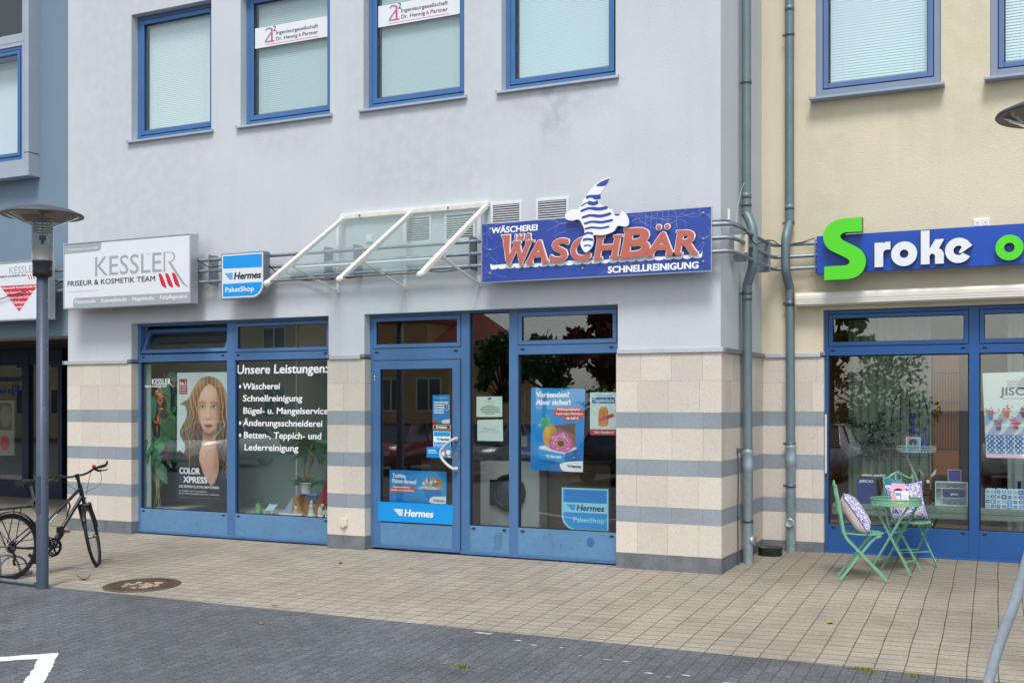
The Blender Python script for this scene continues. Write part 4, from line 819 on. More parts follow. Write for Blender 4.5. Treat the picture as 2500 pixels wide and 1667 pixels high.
# awning
AWN = M('cream_awning_cassette', (226, 222, 212), .4, nz=(3, .03))
t = thing('awning', 'closed cream awning cassette over the shop with the royal blue sign', 'awning', (1, 1.7, 2.85))
b = MB(); pr = [(YY, 2.985), (YY-.10, 2.998), (YY-.16, 2.985), (YY-.172, 2.955), (YY-.172, 2.915), (YY-.164, 2.912), (YY-.164, 2.905), (YY-.172, 2.902), (YY-.172, 2.888), (YY-.164, 2.885), (YY-.164, 2.879), (YY-.172, 2.876), (YY-.172, 2.862), (YY-.15, 2.845), (YY-.05, 2.84), (YY, 2.85)]
n = len(pr); V = [(-1.165, y, z) for y, z in pr]+[(3.4, y, z) for y, z in pr]; b.add(V, [(i, (i+1) % n, (i+1) % n+n, i+n) for i in range(n)]); b.build('cassette', AWN, t)
b = MB(); b.add([(-1.185, y-.006, z+.002) for y, z in pr]+[(-1.165, y-.006, z+.002) for y, z in pr], [tuple(range(n))[::-1], tuple(range(n, 2*n))]+[(i, (i+1) % n, (i+1) % n+n, i+n) for i in range(n)]); b.build('end_plate', M('cream_end_plate', (206, 194, 164), .5), t)

# banners stuck across two of the upper windows
def office_banner(x0, x1, z0, z1, label):
    t = thing('window_banner', label, 'banner', ((x0+x1)/2, .12, z0), 0, 'white office banners on the upper windows'); y = .1285
    b = MB(); b.box(x0, x1, y, y+.004, z0, z1); b.build('sheet', M('white_banner_film', (228, 230, 234), .5), t); f = (x1-x0)/1.146; X_ = lambda q: x0+q*f
    b = MB(); y -= .0008; b.stroke(smooth_path([(X_(.17), z0+0.204), (X_(.20), z0+0.228), (X_(.255), z0+0.216), (X_(.26), z0+0.176), (X_(.20), z0+0.112), (X_(.165), z0+0.068)], 4), .026, y, 0); b.rect(X_(.155), X_(.27), z0+0.0496, z0+0.072, y-.0003, 0)
    b.rect(X_(.25), X_(.278), z0+0.06, z0+0.172, y-.0006, 1); b.rect(X_(.225), X_(.305), z0+0.0496, z0+0.068, y-.0007, 1); b.rect(X_(.232), X_(.26), z0+0.156, z0+0.172, y-.0007, 1); b.disc(X_(.264), z0+0.204, .017, .02, y-.0006, 1, 14)
    b.text('2', X_(.285), X_(.33), z0+0.18, .07, y-.0006, 2, bold=.004); b.text('Ingenieurgesellschaft', X_(.33), X_(.97), z0+0.132, .046, y-.0006, 2, bold=.002); b.text('Dr. Hennig', X_(.33), X_(.66), z0+0.0576, .046, y-.0006, 2, bold=.002); b.text('&', X_(.675), X_(.715), z0+0.0576, .046, y-.0006, 1, bold=.002); b.text('Partner', X_(.735), X_(.97), z0+0.0576, .046, y-.0006, 2, bold=.002); b.rect(X_(.155), X_(.98), z0+0.0224, z0+0.0272, y-.0006, 1)
    b.build('lettering', [M('silver_print', (150, 152, 156), .5), M('magenta_print', (226, 76, 128), .5), M('charcoal_print', (84, 86, 92), .5)], t)
office_banner(-7.645, -6.50, 6.222, 6.478, 'white engineering office banner across the window second from the blue wall')
office_banner(-5.81, -4.68, 6.224, 6.478, 'white engineering office banner cut by the top edge, on the third upper window')
# marks on the painted base panels
b = MB(); rd = random.Random(15); y = YF-.0008
b.disc(-3.075, .235, .045, .05, y, 1, 20)
for k in range(9): b.stroke(smooth_path([(-4.21-.05+.01*k % .03, .10+.022*k), (-4.21, .095+.022*k), (-4.21+.06, .107+.022*k)], 3), .004, y, 0)
for k in range(34):
    x = rd.choice((rd.uniform(-9.4, -8.2), rd.uniform(-7.8, -6.6), rd.uniform(-5.7, -4.8), rd.uniform(-3.8, -2.85))); z = rd.uniform(.07, .31); a = rd.gauss(1.4, .5); l = rd.uniform(.01, .06); yy = y-(.0135 if -5.87 < x < -4.68 else 0); b.stroke([(x, z), (x+l*cos(a), min(.325, z+l*sin(a)))], rd.uniform(.002, .005), yy, rd.choice((0, 0, 2)))
b.build('scuff_marks', [M('dark_scuff', (66, 92, 124), .7), M('sticker_residue', (60, 104, 158), .5), M('pale_scratch', (140, 166, 196), .6)], en)
# ------------------------------------------------------------------ street lamps
LPOLE = M('blue_grey_lamp_paint', (66, 78, 94), .45, nz=(5, .1), nz2=(60, .05), spk=(16, .10, (150, 156, 162)))
LBLK = M('black_lamp_collar', (30, 33, 38), .45); LDISC = M('weathered_lamp_shade', (76, 78, 84), .55, nz=(12, .15)); LUND = M('brownish_shade_underside', (150, 138, 124), .6, nz=(8, .14))
LGL = glassM('lamp_acrylic', (.86, .86, .85), .05, .05); LOPAL = M('opal_diffuser', (206, 208, 204), .4); LCONE = glassM('smoked_reflector_cone', (.66, .62, .58), .06, .12)
def lamp(loc, label):
    t = thing('street_lamp', label, 'street lamp', loc, 0, 'mushroom street lamps'); T = Vector(loc)
    def L_(b, n, m, par=t): return b.build(n, m, par, local=True)
    b = MB(); b.lathe([(.061, -.03), (.058, .02), (.056, 3.15), (0, 3.15)], (0, 0, 0), 24); b.box(-.03, .03, -.0595, -.04, .75, 1.12) ; pl = L_(b, 'pole', LPOLE)
    b = MB(); b.lathe([(.056, 3.085), (.09, 3.10), (.093, 3.13), (.093, 3.225), (.097, 3.235), (.097, 3.25), (0, 3.25)], (0, 0, 0), 24); co = L_(b, 'collar', LBLK)
    b = MB()
    for a in (-1.9, 0.2, 2.3): b.ball((.094*cos(a), .094*sin(a), 3.17), .008, 6)
    L_(b, 'screw', GALV, co)
    b = MB(); b.lathe([(.1035, 3.25), (.1035, 3.59), (.34, 3.70)], (0, 0, 0), 32); b.lathe([(.0995, 3.25), (.0995, 3.59), (.335, 3.702)], (0, 0, 0), 32); L_(b, 'clear_housing', LGL)
    b = MB(); b.lathe([(.094, 3.252), (.096, 3.40), (0, 3.40)], (0, 0, 0), 24); L_(b, 'diffuser', LOPAL)
    b = MB(); b.lathe([(.012, 3.4), (.012, 3.45), (.034, 3.455), (.034, 3.50), (0, 3.505)], (0, 0, 0), 14); b.tube([(.03, .03, 3.5), (.03, .03, 3.78)], .004, 5); b.tube([(-.03, .03, 3.5), (-.03, .03, 3.78)], .004, 5); L_(b, 'bulb_holder', M('grey_lamp_fitting', (96, 100, 106), .5))
    b = MB()
    for k in range(6): z = 3.535+.028*k; b.lathe([(.088, z), (.096, z+.006), (.088, z+.008)], (0, 0, 0), 24)
    L_(b, 'louvre_rings', M('louvre_metal', (150, 150, 150), .4, .4))
    b = MB(); b.lathe([(.0, 3.80), (.12, 3.795), (.28, 3.76), (.385, 3.715), (.392, 3.70), (.385, 3.692)], (0, 0, 0), 40); L_(b, 'shade', LDISC)
    b = MB(); b.lathe([(.384, 3.691), (.30, 3.712), (.12, 3.755), (0, 3.765)], (0, 0, 0), 40); L_(b, 'shade_underside', LUND)
    return t
lmp = lamp((-7.583, -3.239, -.091), 'blue-grey street lamp with a mushroom shade standing in front of the bicycle')
copy_thing(lmp, (1.515, -3.239, -.091), 1.2, 'street lamp whose shade edge pokes in at the right edge, before the cream wall')

# ------------------------------------------------------------------ bicycle
BK = M('black_bike_paint', (22, 24, 28), .32, nz=(6, .1)); RUB = M('tyre_rubber', (26, 26, 27), .75, nz=(40, .15)); RIM = M('grey_rim', (70, 72, 76), .4, .6); SPK = M('steel_spoke', (170, 172, 174), .3, .9); CHR = M('dull_chrome', (150, 152, 154), .3, .85); SADM = M('black_saddle', (24, 24, 26), .6); RED = M('red_plastic', (205, 24, 34), .35); STK = M('white_sticker', (225, 228, 230), .4); REFL = M('orange_reflector', (180, 96, 50), .4)
RC, FC = Vector((-8.263, -3.06, -.0857)), Vector((-8.172, -1.832, -.0513)); hd = math.atan2(FC.y-RC.y, FC.x-RC.x)
bk = thing('bicycle', 'black trekking bicycle with a red bell parked at the rack behind the lamp post', 'bicycle', RC, hd)
def BB_(b, n, m, par=bk): return b.build(n, m, par, local=True)
def wheel(mat, par):
    b = MB(); n = 40; b.tube([(.329*cos(2*pi*k/n), 0, .329*sin(2*pi*k/n)) for k in range(n)], .0185, 8, closed=True); b.xf(mat); wh = BB_(b, 'wheel', RUB, par)
    b = MB(); b.tube([(.304*cos(2*pi*k/n), 0, .304*sin(2*pi*k/n)) for k in range(n)], .011, 6, closed=True); b.xf(mat); BB_(b, 'rim', RIM, wh)
    b = MB()
    for k in range(28):
        a = 2*pi*k/28; s_ = .03 if k % 2 else -.03; a2 = a+(.5 if k % 4 < 2 else -.5); b.tube([(.02*cos(a2), s_, .02*sin(a2)), (.30*cos(a), 0, .30*sin(a))], .0012, 4, caps=False)
    b.xf(mat); BB_(b, 'spokes', SPK, wh)
    b = MB(); b.tube([(0, -.055, 0), (0, .055, 0)], .018, 10); b.tube([(0, -.075, 0), (0, .075, 0)], .006, 6); b.xf(mat); BB_(b, 'hub', CHR, wh)
    return wh
def guard(mat, a0, a1, par):
    b = MB(); n = 22; V = []; F = []
    for k in range(n+1):
        a = a0+(a1-a0)*k/n
        for j, q in enumerate((-.027, -.016, 0, .016, .027)): r = .362+(.012, .020, .023, .020, .012)[j]-.012; V.append((r*cos(a), q, r*sin(a)))
    for k in range(n):
        for j in range(4): F.append((k*5+j, k*5+j+1, k*5+j+6, k*5+j+5))
    b.add(V, F, 0, True); b.xf(mat); return BB_(b, 'mudguard', BK, par)
rh = Matrix.Translation((0, 0, .345)); wheel(rh, bk); guard(rh, R(-8), R(185), bk)
ax0, ax1 = Vector((.855, 0, .98)), Vector((.925, 0, .74)); axd = (ax0-ax1).normalized()
ST = Matrix.Translation(ax0) @ Matrix.Rotation(R(43), 4, axd) @ Matrix.Translation(-ax0)
bbx, bbz = .50, .29
b = MB(); b.tube([(.87, 0, .93), (.912, 0, .785)], .024, 10); b.tube([(.868, 0, .885), (.41, 0, .52)], .018, 10); b.tube([(.905, 0, .81), (bbx, 0, bbz)], .022, 10); b.tube([(bbx, 0, bbz), (.30, 0, .80)], .018, 10)
for s_ in (-1, 1): b.tube([(.375, s_*.02, .60), (.30, s_*.04, .54), (0, s_*.06, .345)], .009, 8); b.tube([(bbx-.02, s_*.03, bbz), (.2, s_*.05, .31), (0, s_*.06, .345)], .010, 8)
b.tube([(bbx, -.04, bbz), (bbx, .04, bbz)], .024, 12); b.tube([(.72, -.002, .77), (.745, -.002, .71), (.70, -.002, .60)], .010, 6)
fr = BB_(b, 'frame', BK)
b = MB(); A = Vector((.46, 0, .56)); B_ = Vector((.56, 0, .64)); b.bar(A+Vector((0, -.0185, 0)), B_+Vector((0, -.0185, 0)), .022, .003, (0, 0, 1)); b.bar((.70, -.0185, .751), (.725, -.0185, .771), .026, .003, (0, 0, 1), 1); BB_(b, 'sticker', [STK, RED], fr)
b = MB(); b.tube([(.30, 0, .80), (.245, 0, .985)], .0135, 8); BB_(b, 'seatpost', CHR)
b = MB()
V = []; F = []; prof = [(-.02, .085, 0), (.03, .085, .004), (.09, .06, 0), (.16, .03, -.004), (.25, .018, -.002), (.265, .004, -.012)]
for px, w_, dz in prof:
    for k in range(10): a = 2*pi*k/10; V.append((.135+px, w_*cos(a), 1.0+dz+.036*sin(a)*(1 if sin(a) > 0 else 1.1)))
for i in range(5):
    for k in range(10): F.append((i*10+k, i*10+(k+1) % 10, (i+1)*10+(k+1) % 10, (i+1)*10+k))
b.add(V, F, 0, True); b.add(V[:10], [tuple(range(9, -1, -1))]); b.tube([(.15, .03, .985), (.25, .012, .98), (.34, .01, .99)], .004, 5); b.tube([(.15, -.03, .985), (.25, -.012, .98), (.34, -.01, .99)], .004, 5)
for s_ in (-1, 1): b.tube([(.17, s_*.045, .935), (.16, s_*.05, .985)], .016, 8); 
BB_(b, 'saddle', SADM)
# steered assembly
b = MB(); b.tube([(.845, 0, 1.02), (.855, 0, .98), (.87, 0, .93)], .018, 8); b.tube([(.915, 0, .775), (.93, 0, .72)], .02, 8); b.tube([(.93, -.06, .70), (.93, .06, .70)], .022, 8)
for s_ in (-1, 1): b.tube([(.93, s_*.058, .72), (.965, s_*.058, .56), (1.0, s_*.056, .40), (1.03, s_*.055, .345)], [.018, .017, .014, .012], 8)
b.xf(ST); fk = BB_(b, 'fork', BK)
fm = ST @ Matrix.Translation((1.03, 0, .345)); wheel(fm, bk); guard(fm, R(15), R(150), bk)
b = MB(); b.tube([(.90, .056, .33), (1.02, .05, .345)], .003, 4)
HB = [(.835, 0, 1.035), (.835, .10, 1.04), (.80, .20, 1.075), (.73, .31, 1.08)]
b = MB(); hb = smooth_path([(q[0], -q[1], q[2]) for q in HB[::-1]]+HB[1:], 5); b.tube(hb, .0125, 8); b.tube([(.845, 0, 1.0), (.83, 0, 1.05)], .024, 8); b.xf(ST); hbo = BB_(b, 'handlebar', BK)
for s_ in (-1, 1):
    b = MB(); b.tube([(.77, s_*.25, 1.078), (.725, s_*.318, 1.08), (.70, s_*.335, 1.082)], [.0165, .0175, .014], 8); b.tube([(.70, s_*.335, 1.082), (.70, s_*.35, 1.10), (.735, s_*.352, 1.122)], [.014, .013, .010], 8); b.xf(ST); BB_(b, 'grip', SADM, hbo)
    b = MB(); b.tube([(.80, s_*.20, 1.07), (.84, s_*.225, 1.045), (.835, s_*.29, 1.035), (.82, s_*.33, 1.04)], [.016, .014, .007, .006], 6); b.xf(ST); BB_(b, 'brake_lever', BK, hbo)
b = MB(); b.ball((.80, -.195, 1.098), .023, 10, 0, (1, 1, .9)); b.xf(ST); BB_(b, 'bell', RED, hbo)
b = MB()
for P in ([(.82, -.20, 1.05), (.93, -.17, 1.10), (.99, -.10, 1.0), (.97, -.03, .80), (.95, -.02, .72)], [(.82, .20, 1.05), (.95, .20, 1.03), (1.0, .10, .92), (.95, .02, .85), (.88, .02, .82)], [(.81, -.23, 1.05), (.88, -.24, 1.02), (.95, -.20, .90), (.90, -.03, .84)]): b.tube(smooth_path(P, 6), .0028, 5)
b.xf(ST); BB_(b, 'brake_cable', CAB, hbo)
b = MB(); b.box(.925, .965, -.025, .025, .765, .785); b.tube([(.95, -.05, .73), (.985, -.045, .70)], .009, 6); b.tube([(.95, .05, .73), (.985, .045, .70)], .009, 6); b.xf(ST); BB_(b, 'brake', CHR, fk)
# drivetrain
b = MB(); rot = Matrix.Translation((bbx, -.05, bbz)) @ Matrix.Rotation(pi/2, 4, 'X')
for r0, r1, dy in ((.098, .08, 0), (.075, .06, .008)):
    n = 44
    V = []; F = []
    for k in range(n): a = 2*pi*k/n; rr = r0+(.004 if k % 2 else -.002); V += [(rr*cos(a), rr*sin(a), dy), (r1*cos(a), r1*sin(a), dy), (rr*cos(a), rr*sin(a), dy+.004), (r1*cos(a), r1*sin(a), dy+.004)]
    for k in range(n): i, j = k*4, ((k+1) % n)*4; F += [(i, j, j+1, i+1), (i+2, i+3, j+3, j+2), (i, i+2, j+2, j), (i+1, j+1, j+3, i+3)]
    b.add(V, F)
for k in range(5): a = 2*pi*k/5; b.bar((0, 0, .004), (.085*cos(a), .085*sin(a), .004), .018, .005, (0, 0, 1))
b.xf(rot); b.lathe([(.105, -.075), (.112, -.068), (.105, -.06)], (bbx, 0, bbz), 32, mat=Matrix.Rotation(pi/2, 4, 'X')); cr = BB_(b, 'chainring', M('black_chainring', (28, 28, 30), .4, .5))
b = MB(); b.bar((bbx, -.075, bbz), (bbx+.055, -.085, bbz+.165), .03, .014, (0, 1, 0)); b.bar((bbx, .06, bbz), (bbx-.055, .07, bbz-.165), .03, .014, (0, 1, 0)); BB_(b, 'crank_arm', BK, cr)
b = MB(); b.box(bbx+.02, bbx+.10, -.19, -.10, bbz+.155, bbz+.18); b.box(bbx+.03, bbx+.09, -.196, -.19, bbz+.16, bbz+.176, 1); b.box(bbx-.10, bbx-.02, .09, .18, bbz-.178, bbz-.153); BB_(b, 'pedal', [BK, REFL], cr)
b = MB()
for k in range(7): b.lathe([(.06-.006*k, -.03-.005*k), (.06-.006*k, -.027-.005*k), (.02, -.027-.005*k)], (0, 0, .345), 24, mat=Matrix.Rotation(-pi/2, 4, 'X') @ Matrix.Scale(-1, 4, (0, 0, 1)) if False else Matrix.Rotation(pi/2, 4, 'X') @ Matrix.Scale(-1, 4, (0, 0, 1)))
b.lathe([(.062, .03), (.062, .034), (.02, .034)], (0, 0, .345), 28, mat=Matrix.Rotation(pi/2, 4, 'X')); BB_(b, 'cassette', CHR)
b = MB(); b.tube([(0, -.05, .40), (.25, -.05, .402), (bbx, -.05, bbz+.098)], .0045, 5); b.tube([(.03, -.05, .16), (.25, -.05, .165), (bbx, -.05, bbz-.098)], .0045, 5); b.tube([(0, -.05, .30), (.03, -.055, .25), (.01, -.055, .19), (.03, -.05, .16)], .014, 6); BB_(b, 'chain', M('oily_chain', (56, 52, 48), .5, .5))
# rack, stays, stand
b = MB(); b.tube([(.32, .03, .70), (.30, .05, .745), (-.30, .055, .74), (-.34, 0, .74), (-.30, -.055, .74), (.30, -.05, .745), (.32, -.03, .70)], .006, 6)
for x in (-.2, -.05, .1, .25): b.tube([(x, .053, .743), (x, -.053, .743)], .004, 5)
for s_ in (-1, 1): b.tube([(.10, s_*.055, .742), (.02, s_*.065, .37)], .0055, 6); b.tube([(-.18, s_*.055, .742), (0, s_*.065, .36)], .0055, 6); b.tube([(-.22, s_*.04, .62), (0, s_*.06, .35)], .003, 5); b.tube([(-.36, s_*.03, .39), (0, s_*.06, .345)], .003, 5)
BB_(b, 'luggage_rack', M('black_rack_tube', (34, 35, 37), .45))
b = MB(); b.tube(smooth_path([(.14, -.03, .75), (.20, -.03, .765), (.265, -.03, .795), (.25, -.03, .815), (.18, -.03, .78)], 5), .004, 5); b.tube(smooth_path([(.33, -.02, .78), (.30, -.02, .73), (.33, -.02, .68), (.38, -.02, .655)], 5), .005, 5); BB_(b, 'spring_clip', CHR)
b = MB(); b.tube([(.58, -.03, .48), (.60, -.055, .42), (.53, -.06, .35)], .022, 8); b.box(.55, .62, -.06, -.025, .44, .50); b.ball((.54, -.05, .38), .032, 8); BB_(b, 'frame_lock', BK)
t = thing('folding_lock', 'black segmented folding lock hanging at the rear wheel of the bicycle', 'bicycle lock', RC+Vector((.05, .2, .1)), hd)
b = MB()
for i, (A, B_) in enumerate((((.05, -.07, .06), (.20, -.075, .20)), ((.13, -.08, .10), (.28, -.085, .27)), ((-.06, -.08, .16), (.10, -.085, .03)))): b.bar(A, B_, .035, .006, (0, 1, 0)); 
b.build('segments', BLACK, t, local=True); b = MB()
for A in ((.07, -.072, .08), (.19, -.075, .19), (.15, -.085, .125), (.26, -.085, .25), (.09, -.088, .04)): b.lathe([(.01, 0), (.01, .006), (0, .006)], (A[0], A[1]-.004, A[2]), 8, mat=Matrix.Rotation(pi/2, 4, 'X'))
b.build('rivet', CHR, t, local=True)
# bicycle rack: base rail with bent hoops
rk = thing('bicycle_rack', 'galvanised bicycle rack with bent hoops holding the rear wheel of the bicycle', 'bicycle rack', (-8.40, -3.17, -.0885), hd)
GT = GALV
b = MB(); b.tube([(.02, 0, .03), (.48, 0, .03)], .02, 8); b.tube([(.02, -.02, -.01), (.02, .02, .05)], .03, 8); b.tube([(.0, -.7, .03), (.0, .7, .03)], .02, 8); b.build('base_rail', GT, rk, local=True)
for xo, yo, w_, h in ((.03, -.07, .36, .24), (.03, .07, .36, .24), (-.24, -.07, .30, .48), (-.24, .07, .30, .48)):
    b = MB(); b.tube(smooth_path([(xo, yo, .02), (xo+.01, yo, h*.45), (xo+w_*.18, yo, h*.85), (xo+w_*.5, yo, h), (xo+w_*.82, yo, h*.82), (xo+w_*.98, yo, h*.4), (xo+w_, yo, .02)], 5), .011, 8); b.build('hoop', GT, rk, local=True)

# ------------------------------------------------------------------ ground objects
IRON = M('rusty_cast_iron', (92, 76, 66), .7, .2, nz=(9, .2), nz2=(60, .25), bump=(60, .006, .5)); COVC = M('sandy_concrete_infill', (168, 152, 134), .9, nz=(14, .2), bump=(40, .006, .5))
mc = Vector((-6.76, -2.735, gz(-2.735))); til = Matrix.Translation(mc) @ Matrix.Rotation(math.atan(SL), 4, 'X')
t = thing('manhole_cover', 'rusty round manhole cover with a broken stone centre set in the beige paving', 'manhole cover', mc)
b = MB(); b.lathe([(.375, .001), (.375, .008), (.345, .010), (.335, .004), (.325, .004), (.32, .011), (.23, .012), (.22, .006)], (0, 0, 0), 48)
for k in range(40):
    for rr, w_ in ((.30, .014), (.26, .012)):
        a = 2*pi*(k+.5*(rr < .28))/40; b.obox((rr*cos(a), rr*sin(a), .013), (w_*cos(a), w_*sin(a), 0), (-w_*.7*sin(a), w_*.7*cos(a), 0), (0, 0, .004))
b.xf(til); b.build('iron_ring', IRON, t)
b = MB(); rd = random.Random(4)
for k in range(26):
    a = rd.uniform(0, 2*pi); r_ = .19*sqrt(rd.random()); n = 6; s_ = rd.uniform(.018, .042); a0 = rd.uniform(0, 6)
    b.prismz([(r_*cos(a)+s_*rd.uniform(.7, 1.2)*cos(2*pi*j/n+a0), r_*sin(a)+s_*rd.uniform(.7, 1.2)*sin(2*pi*j/n+a0)) for j in range(n)], .004, .008+.006*rd.random())
b.lathe([(.225, .003), (0, .004)], (0, 0, 0), 24, 1, sm=False); b.xf(til); b.build('infill', [COVC, IRON], t)
LEAFM = [M('dry_orange_leaf', (176, 122, 48), .7), M('yellow_leaf', (188, 158, 52), .7), M('green_leaf_scrap', (128, 138, 38), .7)]
def leaf(x, y, s_, mi, label, curl=.3):
    b = MB(); rd = random.Random(int(x*97+y*31)); a = rd.uniform(0, 6); n = 6
    V = []; F = []
    for i in range(n+1):
        u = i/n; wd = s_*.32*sin(pi*min(1, u*1.02))**.8*(.7+.3*rd.random()); z = .004+curl*s_*(u-.5)**2*1.6
        for q in (-1, 0, 1): px, py = (u-.5)*s_, q*wd; V.append((x+px*cos(a)-py*sin(a), y+px*sin(a)+py*cos(a), gz(y)+z+(abs(q)*s_*.12*curl)))
    for i in range(n): F += [(i*3, i*3+1, i*3+4, i*3+3), (i*3+1, i*3+2, i*3+5, i*3+4)]
    b.add(V, F); return tag(b.build('fallen_leaf', LEAFM[mi]), label, 'leaf', 'fallen leaves on the paving')
leaf(-7.554, -2.736, .14, 0, 'orange dry leaf curled beside the foot of the lamp post', .8)
leaf(-5.637, -.899, .09, 2, 'yellow-green leaf lying before the shop window on the beige paving', .5)
leaf(-4.729, -.892, .07, 1, 'small yellow leaf lying before the shop door')
leaf(-.186, -1.82, .09, 1, 'thin yellow leaf on the beige paving in front of the garden chairs')
leaf(-4.9, -3.02, .07, 0, 'tiny brown leaf at the edge between beige and dark paving')
leaf(-4.522, -3.666, .07, 0, 'small brown leaf on the dark paving near the manhole')
MOSS = M('yellow_green_moss', (130, 132, 40), .9, nz=(30, .3))
def tuft(x, y, rx, ry, n, label):
    b = MB(); rd = random.Random(int(abs(x)*50))
    for k in range(n):
        px, py = x+rd.gauss(0, rx), y+rd.gauss(0, ry); a = rd.uniform(0, 6); h = rd.uniform(.008, .024); w_ = rd.uniform(.003, .008)
        b.poly([(px-w_*cos(a), py-w_*sin(a), gz(py)), (px+w_*cos(a), py+w_*sin(a), gz(py)), (px+rd.gauss(0, .012), py+rd.gauss(0, .012), gz(py)+h)])
    return tag(b.build('moss_tuft', MOSS), label, 'moss', 'moss tufts in the paving joints')
tuft(.294, -3.2, .045, .02, 160, 'yellow-green moss tuft on the line between beige and dark paving'); tuft(-2.311, -4.218, .03, .015, 70, 'small bright moss tuft on the open dark paving'); tuft(.62, -3.22, .02, .03, 40, 'thin moss strip in a dark paving joint near the steel hoop')
t = thing('bait_box', 'low black octagonal plastic box beside the downpipe foot', 'bait box', (-1.41, 1.40, .037)); b = MB(); rad = [(-.125, -.06), (-.07, -.10), (.07, -.10), (.125, -.05), (.125, .05), (.07, .10), (-.07, .10), (-.125, .06)]
b.prismz([(-1.41+x, 1.38+y) for x, y in rad], .03, .115); b.build('housing', BLACK, t, bevel=.01); b = MB(); b.prismz([(-1.41+x*1.04, 1.38+y*1.04) for x, y in rad], .1155, .135); b.build('lid', M('scuffed_black_plastic', (40, 38, 36), .65, nz=(20, .2)), t, bevel=.006)
b = MB(); b.box(-1.50, -1.44, 1.275, 1.315, .1355, .138); tag(b.build('paper_scrap', M('green_tape', (70, 160, 96), .6)), 'small green scrap lying on the black bait box', 'scrap')
b = MB(); P = [(1.215, -6.02, -.17), (1.218, -6.02, .45), (1.235, -6.01, .60), (1.28, -6.0, .763), (1.331, -6, .916), (1.39, -6, 1.139), (1.45, -6, 1.36), (1.56, -6, 1.50), (1.8, -6, 1.54), (2.05, -6, 1.50), (2.16, -6, 1.36), (2.22, -6, 1.1), (2.38, -6, .6), (2.40, -6, .45), (2.40, -6, -.17)]
b.tube(smooth_path(P, 5), .0225, 14); hp_ = b.build('steel_hoop', M('scratched_galvanised_tube', (172, 182, 192), .4, .35, nz=(5, .12), nz2=(40, .1), spk=(9, .10, (120, 82, 62)))); tag(hp_, 'bent galvanised steel hoop at the right edge before the paving', 'hoop')

# ------------------------------------------------------------------ garden furniture
MINT = M('mint_green_metal_paint', (116, 172, 140), .4, nz=(9, .07), nz2=(50, .04)); MINTD = M('mint_green_metal_back', (104, 158, 128), .42)
def chair(loc, rz, label):
    t = thing('garden_chair', label, 'chair', loc, rz, 'mint green folding garden chairs')
    Lb = lambda b, n, m=MINT, par=t: b.build(n, m, par, local=True)
    for s_ in (-1, 1):
        y = s_*.172; P = [(-.255, y, .925), (-.225, y, .76), (-.175, y, .47), (-.15, y, .41), (.225, y, .012)]
        b = MB()
        for A, B_ in zip(P[:-1], P[1:]): b.bar(A, B_, .006, .022, (0, 1, 0)) if False else b.bar(A, B_, .024, .008, (0, 1, 0))
        b.tube([(P[0][0], y, .915), (P[0][0]-.003, y, .935)], .012, 8); b.obox((.23, y, .006), (.02, 0, 0), (0, .011, 0), (0, 0, .006)); Lb(b, 'back_leg')
        y = s_*.150; P = [(.175, y, .445), (.12, y, .425), (.07, y, .375), (-.205, y, .012)]
        b = MB()
        for A, B_ in zip(P[:-1], P[1:]): b.bar(A, B_, .024, .008, (0, 1, 0))
        b.obox((-.21, y, .006), (.02, 0, 0), (0, .011, 0), (0, 0, .006)); Lb(b, 'front_leg')
    b = MB(); n = 32; b.tube([(.01+.198*cos(2*pi*k/n), .198*sin(2*pi*k/n), .455) for k in range(n)], .0075, 6, closed=True)
    for rr in (.055, .125): b.tube([(.01+rr*cos(2*pi*k/n), rr*sin(2*pi*k/n), .457) for k in range(n)], .005, 5, closed=True, flat=.6)
    for k in range(8):
        a = 2*pi*k/8; b.bar((.01+.05*cos(a), .05*sin(a), .458), (.01+.196*cos(a), .196*sin(a), .458), .014, .003, (0, 0, 1))
        for s_ in (-.2, .2): b.tube(smooth_path([(.01+.125*cos(a), .125*sin(a), .458), (.01+.16*cos(a+s_), .16*sin(a+s_), .458), (.01+.195*cos(a+s_*1.6), .195*sin(a+s_*1.6), .458)], 4), .0045, 5, flat=.6)
    Lb(b, 'seat')
    b = MB(); TP = [(-.252, -.172, .905), (-.255, -.13, .90), (-.26, -.075, .925), (-.263, 0, .965), (-.26, .075, .925), (-.255, .13, .90), (-.252, .172, .905)]
    b.tube(smooth_path(TP, 5), .009, 8); b.tube([(-.205, -.172, .63), (-.205, .172, .63)], .006, 6); be = Lb(b, 'backrest')
    b = MB(); xo = lambda z: -.175-.17*(z-.47)
    for P in ([(0, .945), (-.03, .93), (-.035, .89), (-.02, .86), (-.01, .80), (0, .63)], [(0, .945), (.03, .93), (.035, .89), (.02, .86), (.01, .80), (0, .63)], [(-.02, .86), (-.06, .85), (-.09, .81), (-.07, .77), (-.045, .79), (-.055, .81)], [(.02, .86), (.06, .85), (.09, .81), (.07, .77), (.045, .79), (.055, .81)], [(-.172, .80), (-.14, .80), (-.125, .77), (-.14, .74), (-.172, .74)], [(.172, .80), (.14, .80), (.125, .77), (.14, .74), (.172, .74)]): b.tube(smooth_path([(xo(z), y, z) for y, z in P], 5), .0042, 5)
    Lb(b, 'scrollwork', MINT, be)
    b = MB(); b.tube([(.10, -.172, .145), (.10, .172, .145)], .006, 6); b.tube([(-.105, -.15, .145), (-.105, .15, .145)], .006, 6); Lb(b, 'stretcher')
    return t
ch1 = chair((-.262, .315, .008), math.atan2(.23, .97), 'mint green folding chair left of the little table, seen from its side')
copy_thing(ch1, (.09, 1.31, .037), math.atan2(-.80, .60), 'mint green folding chair behind the little table, facing out from the shop window')
ta = math.atan2(-.107, .406)
tb = thing('garden_table', 'mint green folding table with a round perforated tray top', 'table', (.008, .788, .022), ta)
hl, hw, tl = .21, .155, .175
